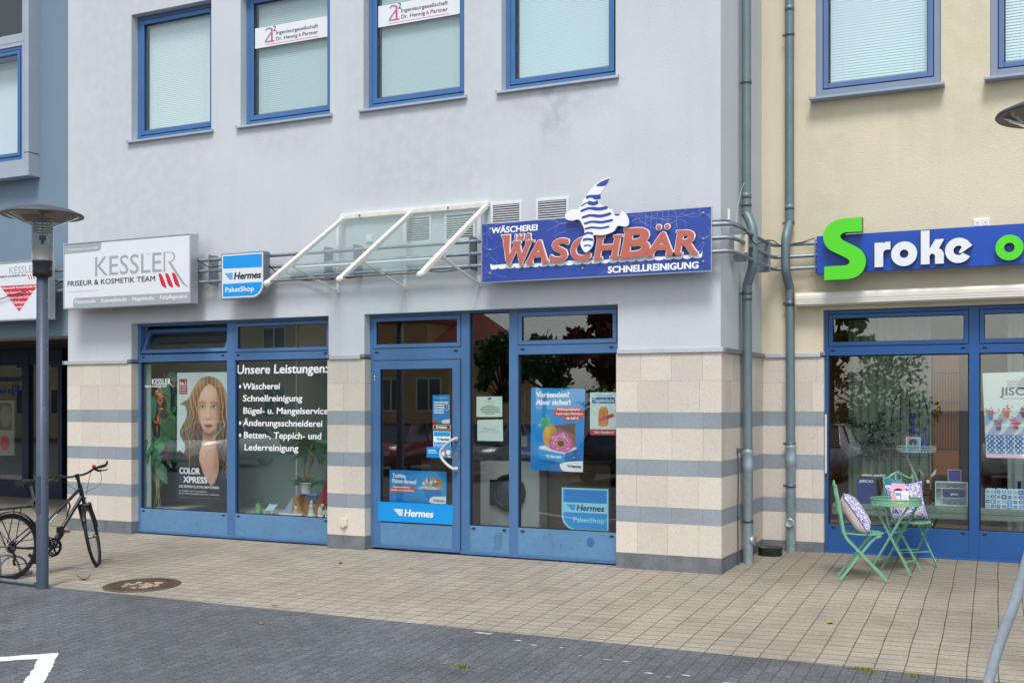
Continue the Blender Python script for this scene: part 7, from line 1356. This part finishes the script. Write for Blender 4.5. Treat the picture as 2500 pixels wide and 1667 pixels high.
b.add(V, [(i*2, i*2+2, i*2+3, i*2+1) for i in range(n)], 0, True); tag(b.build('curtain', M('white_curtain', (196, 204, 202), .9)), 'white curtain behind the flower pot poster in the rightmost pane', 'curtain')
b = MB(); b.box(-1.38, 2.3, 3.7, 3.75, .06, 2.99); tag(b.build('room_wall', M('ochre_wall', (188, 112, 34), .9, nz=(2, .2))), 'ochre painted wall deep inside the right shop', 'wall')
b = MB(); b.box(.46, .9, 3.3, 3.69, .06, 2.98); tag(b.build('room_pillar', M('rust_brown_wall', (96, 60, 40), .9)), 'rust brown pillar deep inside the right shop', 'pillar')
BIR = M('black_wrought_iron', (24, 24, 24), .5)
t = thing('lamplit_wall_stand_in', 'added orange board standing in for a lamplit wall, with thin dark bars, beside the sage green curtain', 'panel', (.33, YG+1.0, .9)); b = MB(); b.box(.17, .45, YG+1.02, YG+1.05, .9, 2.3); b.build('board', M('lamplight_orange_board', (214, 128, 26), .7, nz=(2, .2)), t); b = MB()  # added board; its orange stands in for warm lamplight on the wall
for k in range(9): b.tube([(.185+.031*k, YG+1.0, 1.2), (.185+.031*k, YG+1.0, 2.1)], .004, 5)
for z in (1.2, 1.6, 1.75, 2.1): b.tube([(.17, YG+.995, z), (.45, YG+.995, z)], .005, 5)
b.build('bars', BIR, t)
t = thing('iron_trellis', 'arched black wrought iron trellis behind the tray stand in the right shop window', 'trellis', (-.05, YG+.62, .6)); y = YG+.62; b = MB()
b.tube([(-.255, y, .61)]+[(-.255, y, 1.45)]+[(q[0], y, q[1]) for q in smooth_path([(-.255, 1.46), (-.245, 1.62), (-.19, 1.83), (-.05, 1.985), (.09, 1.83), (.15, 1.62), (.16, 1.46)], 5)]+[(.16, y, .61)], .007, 6); b.tube([(-.05+.026*cos(2*pi*k/14), y, 2.015+.026*sin(2*pi*k/14)) for k in range(14)], .005, 6, closed=True)
for x, zt in ((-.155, 1.88), (-.05, 1.985), (.055, 1.88)): b.tube([(x, y, .7), (x, y, zt)], .005, 6)
b.tube([(-.255, y, 1.12), (.16, y, 1.12)], .006, 6); b.tube([(-.255, y, .7), (.16, y, .7)], .006, 6)
for cx, cz in ((-.05, 1.78), (.05, 1.55), (.05, 1.35), (-.155, 1.5)):
    for s_ in (-1, 1):
        for v in (-1, 1): b.tube([(cx+s_*a, y-.003, cz+v*c) for a, c in smooth_path([(0, .0), (.006, .05), (.03, .07), (.038, .055), (.026, .05)], 4)], .0035, 5)
b.build('ironwork', BIR, t)
t = thing('olive_tree', 'small olive tree in a low bowl of white pebbles in the right shop window', 'potted tree', (-.42, YG+.40, .6)); y = YG+.40
b = MB(); b.lathe([(.07, .60), (.13, .86), (.15, .905), (.14, .905), (0, .895)], (-.43, y, 0), 24); b.build('pot', M('dark_brown_bowl', (82, 58, 46), .6), t); b = MB()
for k in range(110): a = rd.uniform(0, 6.28); r_ = .135*sqrt(rd.random()); b.ball((-.43+r_*cos(a), y+r_*sin(a), .905+.008*rd.random()), rd.uniform(.008, .015), 6, 0, (1, 1, .7))
b.build('pebbles', M('white_pebbles', (206, 210, 206), .7), t)
TR = M('olive_bark', (96, 84, 66), .85); b = MB(); b.tube(smooth_path([(-.42, y, .90), (-.41, y, 1.0), (-.415, y, 1.1), (-.42, y, 1.2)], 4), [.018]*5+[.016]*8, 8); ends = []
for k in range(18):
    a = rd.uniform(0, 6.28); l = rd.uniform(.12, .30); z1 = rd.uniform(1.12, 1.52); P = [(-.418, y, 1.08+.06*rd.random()), (-.418+l*.5*cos(a), y+l*.4*sin(a), (1.1+z1)/2+.03), (-.418+l*cos(a), y+l*.6*sin(a), z1)]; P = smooth_path(P, 4); b.tube(P, [.006-.0004*j for j in range(len(P))], 5); ends.append(P)
for q in ([(-.42, y, 1.15), (-.52, y-.03, 1.35), (-.64, y-.03, 1.50), (-.67, y-.03, 1.55)], [(-.41, y, 1.2), (-.37, y, 1.42), (-.33, y, 1.62)], [(-.40, y, 1.1), (-.25, y, 1.16), (-.13, y, 1.18)], [(-.43, y, 1.08), (-.56, y-.04, 1.14), (-.70, y-.05, 1.17)], [(-.40, y, 1.2), (-.28, y, 1.36), (-.22, y, 1.48)]): P = smooth_path(q, 5); b.tube(P, .004, 5); ends.append(P)
b.build('trunk', TR, t)
b = MB()
for P in ends:
    for p_ in P[2:]:
        for k in range(9):
            a = rd.uniform(0, 6.28); e = rd.uniform(-.9, 1.1); l = rd.uniform(.04, .075); c = Vector(p_)+Vector((rd.gauss(0, .02), rd.gauss(0, .02), rd.gauss(0, .02))); blade(b, c, c+Vector((l*cos(a)*cos(e), l*sin(a)*cos(e), l*sin(e))), .010, rd.choice((0, 0, 0, 1)), 0, 2)
b.build('foliage', [M('olive_leaf', (36, 58, 42), .6), M('olive_leaf_pale', (64, 90, 70), .6)], t)
PCL = M('pale_grey_green_metal', (168, 186, 180), .5, nz=(12, .08))
t = thing('tray_stand', 'pale filigree tray on crossed legs holding bottles in the right shop window', 'tray stand', (.03, YG+.45, .6)); y = YG+.45; b = MB(); n = 40; R_ = .215
for z in (1.19, 1.255): b.tube([(.035+R_*cos(2*pi*k/n), y+R_*.75*sin(2*pi*k/n), z) for k in range(n)], .005, 6, closed=True)
for k in range(n): a, a2 = 2*pi*k/n, 2*pi*(k+.5)/n; b.tube([(.035+R_*cos(a), y+R_*.75*sin(a), 1.19), (.035+R_*cos(a2), y+R_*.75*sin(a2), 1.255), (.035+R_*cos(a+2*pi/n), y+R_*.75*sin(a+2*pi/n), 1.19)], .004, 5); b.tube([(.035+R_*cos(a2)+.01*cos(q), y+R_*.75*sin(a2)-.002, 1.215+.012*sin(q)) for q in (0, 1.57, 3.14, 4.71)], .003, 4, closed=True)
b.build('tray_rim', PCL, t); b = MB(); b.lathe([(0, 1.188), (R_, 1.188), (R_, 1.192), (0, 1.192)], (.035, y, 0), 32, sm=False, mat=Matrix.Diagonal((1, .75, 1, 1))); b.build('tray', PCL, t)
for s_, yo in ((1, -.06), (-1, .06)):
    b = MB(); b.tube([(.035-s_*.12, y+yo, 1.188), (.035+s_*.13, y+yo, .60)], .006, 6); b.tube([(.035-s_*.105, y+yo, 1.188), (.035+s_*.145, y+yo, .60)], .006, 6); b.build('leg', PCL, t)
COB = M('cobalt_glass', (34, 44, 128), .15, nz=(4, .1)); DCOB = M('dark_cobalt_glass', (36, 34, 84), .2)
def bottle(x, y, z, prof, label, m_=COB): b = MB(); b.lathe([(r_, z+h) for r_, h in prof], (x, y, 0), 18); return tag(b.build('bottle', m_), label, 'bottle', 'blue glass bottles in the right shop window')
y = YG+.45
bottle(.0, y, 1.193, [(.035, 0), (.036, .05), (.024, .10), (.028, .14), (.020, .18), (.025, .23), (.018, .27), (.022, .31), (.016, .345), (.016, .365), (.034, .38), (.036, .405), (.025, .435), (0, .44)], 'tall beaded cobalt bottle with a ball stopper on the pale tray')
bottle(.13, y-.02, 1.193, [(.055, 0), (.054, .03), (.028, .13), (.017, .22), (.016, .28), (.019, .29), (0, .29)], 'slim cobalt bottle with a flared base on the pale tray')
t = thing('picture_card', 'white framed card of a dark curly haired person in a turquoise shirt', 'card', (.02, YG+.30, 1.193)); y = YG+.30; b = MB(); b.box(-.055, .10, y, y+.006, 1.193, 1.36); b.build('card', WHITEP, t); card_art().emit('picture', y-.0006, t)
def box_jisco(b, y): 
    b.text('JISCO', -.545, -.385, .845, .028, y-.0008, 1, bold=.004); b.rect(-.53, -.40, .825, .828, y-.0008, 2)
t = thing('display_card', 'dark blue display card with white lettering on the timber bench', 'display card', (-.465, YG+.13, .6)); y = YG+.13; b = MB(); b.box(-.57, -.36, y, y+.03, .60, .89); b.build('card', M('dark_blue_card', (40, 52, 128), .5), t); b = MB(); box_jisco(b, y); rd2 = random.Random(5)
for i in range(13):
    for j in range(13):
        if rd2.random() < .0: pass
b.build('print', [LTEX, LTEX, M('lilac_line', (120, 130, 190), .5)], t)
t = thing('shopping_bag', 'turquoise paper bag behind the garden chair in the right shop window', 'bag', (-.19, YG+.2, .6)); y = YG+.2; b = MB(); b.box(-.29, -.08, y, y+.08, .60, .885); b.build('body', M('turquoise_paper', (38, 166, 196), .6, nz=(8, .12)), t); b = MB(); b.tube(smooth_path([(-.22, y-.002, .88), (-.21, y-.003, .94), (-.16, y-.003, .94), (-.15, y-.002, .88)], 5), .004, 5); b.build('handle', WHITEP, t)
t = thing('glasses_display', 'white shelf box with two pairs of glasses and blue lettering on the bench', 'display box', (.43, YG+.3, .6)); y = YG+.25; b = MB(); b.box(.262, .60, y+.10, y+.11, .603, .868); b.box(.262, .60, y, y+.10, .603, .612); b.box(.262, .60, y, y+.10, .795, .80); b.box(.262, .60, y, y+.10, .86, .868); b.box(.262, .27, y, y+.0999, .612, .86); b.box(.59, .60, y, y+.0999, .612, .86); b.box(.33, .335, y, y+.0999, .612, .795); b.box(.335, .59, y, y+.0999, .69, .695); b.build('shelf_box', M('white_shelf_box', (206, 222, 224), .5), t)
b = MB(); b.box(.355, .555, y+.01, y+.05, .70, .765); b.build('blue_sign', M('dark_blue_card', (40, 52, 128)), t); b = MB(); b.text('JISCO', .42, .50, .725, .018, y+.009, 0, bold=.003); b.build('lettering', LTEX, t)
for zc in (.815, .63):
    b = MB()
    for cx in (.43, .505): b.tube([(cx+.033*cos(2*pi*k/16), y+.03, zc+.018*sin(2*pi*k/16)) for k in range(16)], .003, 5, closed=True)
    b.tube([(.463, y+.03, zc+.006), (.467, y+.028, zc+.01), (.472, y+.03, zc+.006)], .003, 5); b.tube([(.398, y+.03, zc+.005), (.385, y+.04, zc), (.37, y+.09, zc-.008)], .003, 5); b.tube([(.538, y+.03, zc+.005), (.55, y+.04, zc), (.56, y+.09, zc-.008)], .003, 5); b.build('glasses', BLACK, t)
t = thing('display_plaque', 'square dark blue plaque with a pale rim on top of the glasses box', 'plaque', (.46, YG+.3, .868)); b = MB(); b.box(.395, .525, YG+.30, YG+.315, .868, 1.0); b.build('plaque', M('indigo_plaque', (50, 44, 140), .4), t, bevel=.006); b = MB(); b.ring(.39, .53, .869, 1.004, .006, YG+.295, YG+.318); b.build('frame', PCL, t)
# deer figure
t = thing('deer_figure', 'dark wooden deer figure with pale ears and muzzle on the bench', 'figure', (.17, YG+.34, .6)); y = YG+.34; DW = M('dark_brown_wood', (118, 68, 46), .7, nz=(9, .2)); PW = M('pale_wood', (214, 222, 206), .7)
b = MB(); b.tube(smooth_path([(.155, y+.14, .735), (.15, y+.05, .745), (.155, y-.02, .75), (.165, y-.035, .80), (.175, y-.045, .86)], 5), [.05]*6+[.048]*6+[.035]*5+[.03]*4, 12); b.tube([(.175, y-.03, .895), (.18, y-.07, .885), (.185, y-.115, .862)], [.034, .034, .018], 12)
for lx, ly in ((.125, -.03), (.18, -.035), (.12, .13), (.19, .13)): b.tube([(lx, y+ly, .73), (lx+.003, y+ly, .66), (lx, y+ly, .602)], [.016, .010, .011], 8)
b.build('body', DW, t); b = MB()
for s_ in (-1, 1): b.add([tuple(Vector((.178+s_*.028, y-.03, .912))+Vector(q)) for q in ((0, 0, -.005), (s_*.018, -.012, .045), (s_*.065, 0, .10), (s_*.05, .014, .03))], [(0, 1, 2), (0, 2, 3), (0, 3, 1), (1, 3, 2)], 0)
b.build('ears', PW, t); b = MB(); b.ball((.188, y-.122, .865), .023, 10); b.build('muzzle', PW, t)
# rightmost pane: poster, tiles, bottles
FLW = M('red_flower_print', (196, 40, 58), .5); TERR = M('terracotta_print', (204, 112, 72), .6); SHD = M('cast_lilac_print', (150, 164, 196), .6); NAVP = M('navy_print', (34, 54, 104), .5); TILB = M('tile_blue_print', (52, 104, 176), .5); TILL = M('tile_pale_print', (192, 214, 228), .5)
def jposter(b, y):
    for k in range(3): b.stroke(smooth_path([(1.005+.02*j, 1.975-.028*k+(.006 if j % 2 else -.006)) for j in range(7)], 3), .007, y-.0006, 1)
    b.text('JISCO', .935, 1.30, 1.83, .085, y-.0006, 1, bold=.008); b.text('MEDITERRANEAN STYLE', .955, 1.29, 1.79, .012, y-.0006, 1)
poster('shop_poster', 'tall pale poster with hanging flower pots and a blue tile border in the rightmost pane', 'poster', [(.80, 1.16), (1.40, 1.16), (1.40, 2.085), (.762, 2.07)], YG+.012, [M('pale_wall_print', (206, 220, 218), .6), NAVP, FLW, TERR, SHD, TILB, PURP, CY, PINKD, LG[1], TILB, TILL, M('pale_pink_print', (226, 190, 206), .6)], jposter, pic=flowers_art)
for i, (x0, x1, lb) in enumerate(((.785, .885, 'rounded patterned tile board with dark blue petals, leftmost on the bench'), (.89, 1.0, 'rounded tile board with blue arrow rows, second on the bench'), (1.003, 1.165, 'tile board with blue waves and a pale square, by the right edge'))):
    t = thing('tile_board', lb, 'tile board', ((x0+x1)/2, YG+.13, .6), 0, 'blue and white tile boards'); y = YG+.13; b = MB(); r_ = .02; b.prism([(x0, .602), (x1, .602), (x1, .82)]+[(x1, .82)]*0+[(x0+r_, .825), (x0, .805)], y, y+.012); b.build('board', TILL, t); b = MB(); r3 = random.Random(i+3)
    nx = 2 if i < 2 else 3
    for a in range(nx):
        for c in range(4):
            w_ = (x1-x0)/nx; cx = x0+w_*(a+.5); cz = .628+.052*c; k = r3.randrange(4); mi = r3.choice((0, 1, 2))
            if k == 0:
                for q in range(4): b.disc(cx+.012*cos(pi/4+q*pi/2), cz+.012*sin(pi/4+q*pi/2), .012, .007, y-.0006-.0001*q, mi, 8, q)
            elif k == 1: b.disc(cx, cz, .021, .021, y-.0006, mi, 14); b.disc(cx, cz, .010, .010, y-.0012, 3, 8)
            elif k == 2: b.rect(cx-w_*.45, cx+w_*.45, cz-.024, cz+.024, y-.0006, mi); b.disc(cx, cz, .012, .012, y-.0012, 3, 4)
            else: b.stroke([(cx-.02, cz-.015), (cx+.005, cz), (cx-.02, cz+.015)], .009, y-.0006, mi); b.stroke([(cx, cz-.015), (cx+.022, cz), (cx, cz+.015)], .009, y-.0006, mi)
    b.build('print', [TILB, NAVP, M('sky_tile_print', (96, 160, 210), .5), TILL], t)
y = YG+.30
bottle(.74, y, .601, [(.06, 0), (.058, .02), (.03, .16), (.02, .25), (.018, .33), (.02, .335), (0, .335)], 'dark blue tall bottle at the left edge of the rightmost pane', DCOB)
bottle(.87, y, .601, [(.045, 0), (.045, .10), (.022, .18), (.02, .30), (.023, .305), (0, .305)], 'violet blue bottle rising behind the first tile board', DCOB)
bottle(1.12, y, .601, [(.05, 0), (.05, .12), (.02, .2), (.019, .29), (.024, .295), (0, .295)], 'cobalt bottle neck rising behind the third tile board', COB)
# passage: dim items behind the navy shopfront
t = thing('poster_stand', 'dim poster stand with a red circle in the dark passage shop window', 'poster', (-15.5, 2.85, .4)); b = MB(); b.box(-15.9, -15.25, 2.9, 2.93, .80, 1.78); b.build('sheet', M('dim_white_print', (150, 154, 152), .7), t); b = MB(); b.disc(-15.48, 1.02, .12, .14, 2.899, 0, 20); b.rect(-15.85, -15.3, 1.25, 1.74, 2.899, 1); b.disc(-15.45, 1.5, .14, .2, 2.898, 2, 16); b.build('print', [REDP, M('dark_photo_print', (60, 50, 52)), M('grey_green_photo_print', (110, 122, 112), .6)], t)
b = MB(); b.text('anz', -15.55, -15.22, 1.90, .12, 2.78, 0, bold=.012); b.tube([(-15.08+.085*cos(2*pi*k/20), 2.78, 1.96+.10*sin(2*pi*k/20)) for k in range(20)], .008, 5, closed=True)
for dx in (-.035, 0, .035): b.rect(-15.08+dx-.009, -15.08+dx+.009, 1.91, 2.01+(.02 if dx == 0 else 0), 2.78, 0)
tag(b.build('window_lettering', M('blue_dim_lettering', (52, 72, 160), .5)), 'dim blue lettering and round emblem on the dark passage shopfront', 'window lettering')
# ------------------------------------------------------------------ the far side of the car park, seen mirrored in the panes
BEIGEW = M('sand_beige_render', (198, 184, 150), .9, nz=(2, .05)); REDR = M('red_roof_tiles', (128, 52, 40), .8, nz=(3, .15), nz2=(20, .2)); WGL = M('dark_window_glass', (46, 60, 78), .1); WFR = M('white_window_frame', (206, 208, 208), .5)
def house(label, x0, x1, y, h, dep, rh, mat, nw, floors, zs, hip=0):
    t = thing('town_house', label, 'house', ((x0+x1)/2, y, gz(y)))
    b = MB(); b.box(x0, x1, y-dep, y, -.8, h); b.build('wall', mat, t)
    b = MB(); e = .5; xm0, xm1 = x0-e+hip, x1+e-hip; V = [(x0-e, y+e, h), (x1+e, y+e, h), (x1+e, y-dep-e, h), (x0-e, y-dep-e, h), (xm0, y-dep/2, h+rh), (xm1, y-dep/2, h+rh)]
    b.add(V, [(0, 1, 5, 4), (2, 3, 4, 5), (1, 2, 5), (3, 0, 4), (3, 2, 1, 0)]); rf = b.build('roof', REDR, t)
    xd = x0+(x1-x0)*.6; b = MB(); b.box(xd-1.2, xd+1.2, y-dep*.3, y-.1, h, h+rh*.6); b.box(xd-1.3, xd+1.3, y-dep*.35, y, h+rh*.6, h+rh*.68, 1); b.build('dormer', [mat, REDR], rf)
    w_ = (x1-x0)/nw
    for f in range(floors):
        for k in range(nw):
            xc = x0+w_*(k+.5); b = MB(); b.ring(xc-.65, xc+.65, zs[f], zs[f]+1.5, .08, y, y+.05); b.box(xc-.04, xc+.04, y, y+.045, zs[f]+.08, zs[f]+1.42); wn = b.build('window', WFR, t); b = MB(); b.box(xc-.57, xc+.57, y+.002, y+.01, zs[f]+.08, zs[f]+1.42); b.build('pane', WGL, wn)
    return t
house('long sand beige house with a red roof across the car park', -56, -28.6, -29, 8.6, 12, 4.5, BEIGEW, 10, 3, (1.0, 3.6, 6.4))
house('lower ochre house with a red hipped roof beside the long beige one', -28.0, -22.2, -31, 3.9, 9, 2.2, M('ochre_render', (190, 158, 112), .9), 3, 1, (1.3,), 1.5)
CRL = [(76, 118, 52), (60, 98, 44), (104, 142, 66)]; CRR = [(104, 48, 56), (82, 38, 46), (130, 66, 66)]
def tree(label, x, y, h, r, zb, cols, seed, n=2600, trunk=.16):
    rd = random.Random(seed); z0 = gz(y); t = thing('street_tree', label, 'tree', (x, y, z0), 0, 'trees round the car park')
    ms = [M('leaf_%d_%d_%d' % c, c, .7) for c in cols]; b = MB(); b.tube([(x, y, z0-.1), (x+.05, y, z0+zb), (x+.1, y, z0+h*.8)], [trunk, trunk*.8, trunk*.25], 8)
    cl = []
    for k in range(26):
        a = rd.uniform(0, 2*pi); rr = r*sqrt(rd.random())*.85; zz = zb+(h-zb)*rd.random(); rr *= sin(pi*min(1, .12+.85*(zz-zb)/(h-zb)))**.6; c = Vector((x+rr*cos(a), y+rr*sin(a), z0+zz)); cl.append((c, rd.uniform(.35, .8)*r*.45, rd.randrange(3)))
        b.tube([(x+.05, y, z0+zb*.9+(zz-zb)*.3), tuple(c)], [trunk*.35, .015], 5)
    b.build('trunk', M('grey_brown_bark', (84, 74, 64), .9), t); b = MB()
    for k in range(n):
        c, cr_, mi = rd.choice(cl); d_ = Vector((rd.gauss(0, 1), rd.gauss(0, 1), rd.gauss(0, .8))).normalized()*cr_*rd.random()**.4; p_ = c+d_; u = Vector((rd.gauss(0, 1), rd.gauss(0, 1), rd.gauss(0, 1))).normalized(); v = u.cross(Vector((rd.gauss(0, 1), rd.gauss(0, 1), rd.gauss(0, 1)))).normalized(); s_ = rd.uniform(.10, .2)
        b.add([p_-u*s_, p_+v*s_*.55, p_+u*s_, p_-v*s_*.55], [(0, 1, 2, 3)], mi)
    b.build('crown', ms, t); return t
tree('small green tree standing next to the ochre house', -15.0, -21.5, 4.4, 1.0, 2.2, CRL, 1, 1000, .09); tree('low dark red leaved tree over the parking bays', -10.6, -20, 4.7, 1.5, 2.9, CRR, 2, 1700, .1); tree('round green tree between the ochre house and the red leaved tree', -13.2, -21, 4.0, 1.2, 2.6, CRL, 3, 1100, .09)
tree('green tree behind the blue parked car', -4.9, -21, 5.6, 1.35, 3.0, CRL, 4, 1500, .1); tree('second dark red tree beyond the pale grey car', 1.4, -27, 4.4, 1.3, 1.6, CRR, 5, 1500, .1); tree('broad green tree far behind the parked cars', -19, -46, 5.4, 3.5, 1, CRL, 6, 2200); tree('green tree at the far corner of the car park', 5, -38, 5, 3, 1, CRL, 8, 2000); tree('distant green tree behind the red leaved ones', -7, -44, 4.6, 3.5, .8, CRL, 9, 2000)
def car(loc, rz, col, label):
    nm = label.split()[0]; t = thing('parked_car', label, 'car', loc, rz, 'cars parked across the car park'); paint = M('car_paint_'+nm, col, .2, .1, spec=.6); Lb = lambda b, n, m, par=t, bv=0: b.build(n, m, par, local=True, bevel=bv)
    sec = [(-2.1, .35, .62, .80, .78), (-1.95, .28, .88, .90, .84), (-1.4, .25, .95, .92, .86), (.6, .25, .93, .92, .86), (1.3, .25, .88, .90, .84), (1.95, .28, .74, .86, .78), (2.12, .36, .56, .72, .70)]
    b = MB(); V = []; F = []
    for x, zl, zt, wl, wt in sec: V += [(x, -wl, zl), (x, -wl-.02, (zl+zt)/2), (x, -wt, zt), (x, 0, zt+.03), (x, wt, zt), (x, wl+.02, (zl+zt)/2), (x, wl, zl)]
    for i in range(len(sec)-1):
        for j in range(6): F.append((i*7+j, (i+1)*7+j, (i+1)*7+j+1, i*7+j+1))
        F.append((i*7+6, (i+1)*7+6, (i+1)*7, i*7))
    b.add(V, F, 0, True); b.add(V[:7], [tuple(range(7))]); b.add(V[-7:], [tuple(range(6, -1, -1))]); Lb(b, 'body', paint)
    b = MB(); lo = [(-1.75, .70, .93), (1.15, .78, .92)]; V = [(-1.75, -.80, .93), (1.15, -.80, .92), (.35, -.62, 1.42), (-1.2, -.62, 1.44), (-1.75, .80, .93), (1.15, .80, .92), (.35, .62, 1.42), (-1.2, .62, 1.44)]
    b.add(V, [(0, 1, 2, 3), (5, 4, 7, 6), (1, 5, 6, 2), (4, 0, 3, 7)]); Lb(b, 'glass', WGL)
    b = MB(); b.box(-1.22, .37, -.63, .63, 1.41, 1.47)
    for s_ in (-1, 1):
        for A, B_ in (((-1.75, s_*.805, .93), (-1.2, s_*.63, 1.45)), ((1.15, s_*.805, .92), (.35, s_*.63, 1.43)), ((-.4, s_*.805, .93), (-.42, s_*.632, 1.44))): b.bar(A, B_, .07, .03, (0, 1, 0))
    Lb(b, 'roof', paint, t, .02)
    for x in (-1.3, 1.3):
        for s_ in (-1, 1):
            b = MB(); b.lathe([(.20, -.10), (.30, -.11), (.325, -.08), (.325, .08), (.30, .11), (.20, .10)], (x, s_*.80, .325), 20, mat=Matrix.Rotation(pi/2, 4, 'X')); wh = Lb(b, 'wheel', RUB); b = MB(); b.lathe([(.205, .085), (.05, .10), (0, .10)], (x, s_*.80, .325), 14, mat=Matrix.Rotation(pi/2*s_*-1, 4, 'X') if False else Matrix.Rotation(pi/2 if s_ < 0 else -pi/2, 4, 'X')); Lb(b, 'rim', CHR, wh)
    for s_ in (-1, 1):
        b = MB(); b.box(2.02, 2.10, s_*.62-.14, s_*.62+.14, .58, .70); Lb(b, 'headlight', M('headlight_glass', (210, 214, 218), .15)); b = MB(); b.box(-2.08, -2.0, s_*.66-.12, s_*.66+.12, .66, .82); Lb(b, 'tail_light', RED)
    return t
for x, y, rz, col, lb in ((-22.5, -16.5, 1.6, (214, 218, 222), 'white hatchback parked before the sand beige house'), (-16.2, -17.2, 1.5, (120, 18, 40), 'crimson hatchback parked next to the white one'), (-12.6, -16.4, 1.62, (120, 126, 134), 'silver hatchback parked under the red leaved tree'), (-8.6, -16.8, -1.5, (34, 36, 42), 'black hatchback parked beside the silver one'), (-4.4, -16.2, 1.57, (66, 92, 128), 'blue hatchback parked by the broad green tree'), (.6, -17.0, 1.5, (196, 200, 204), 'pale grey hatchback parked behind the photographer'), (-27.5, -17.0, 1.57, (70, 76, 84), 'graphite hatchback parked farthest down the row')): car((x, y, gz(y)), rz, col, lb)
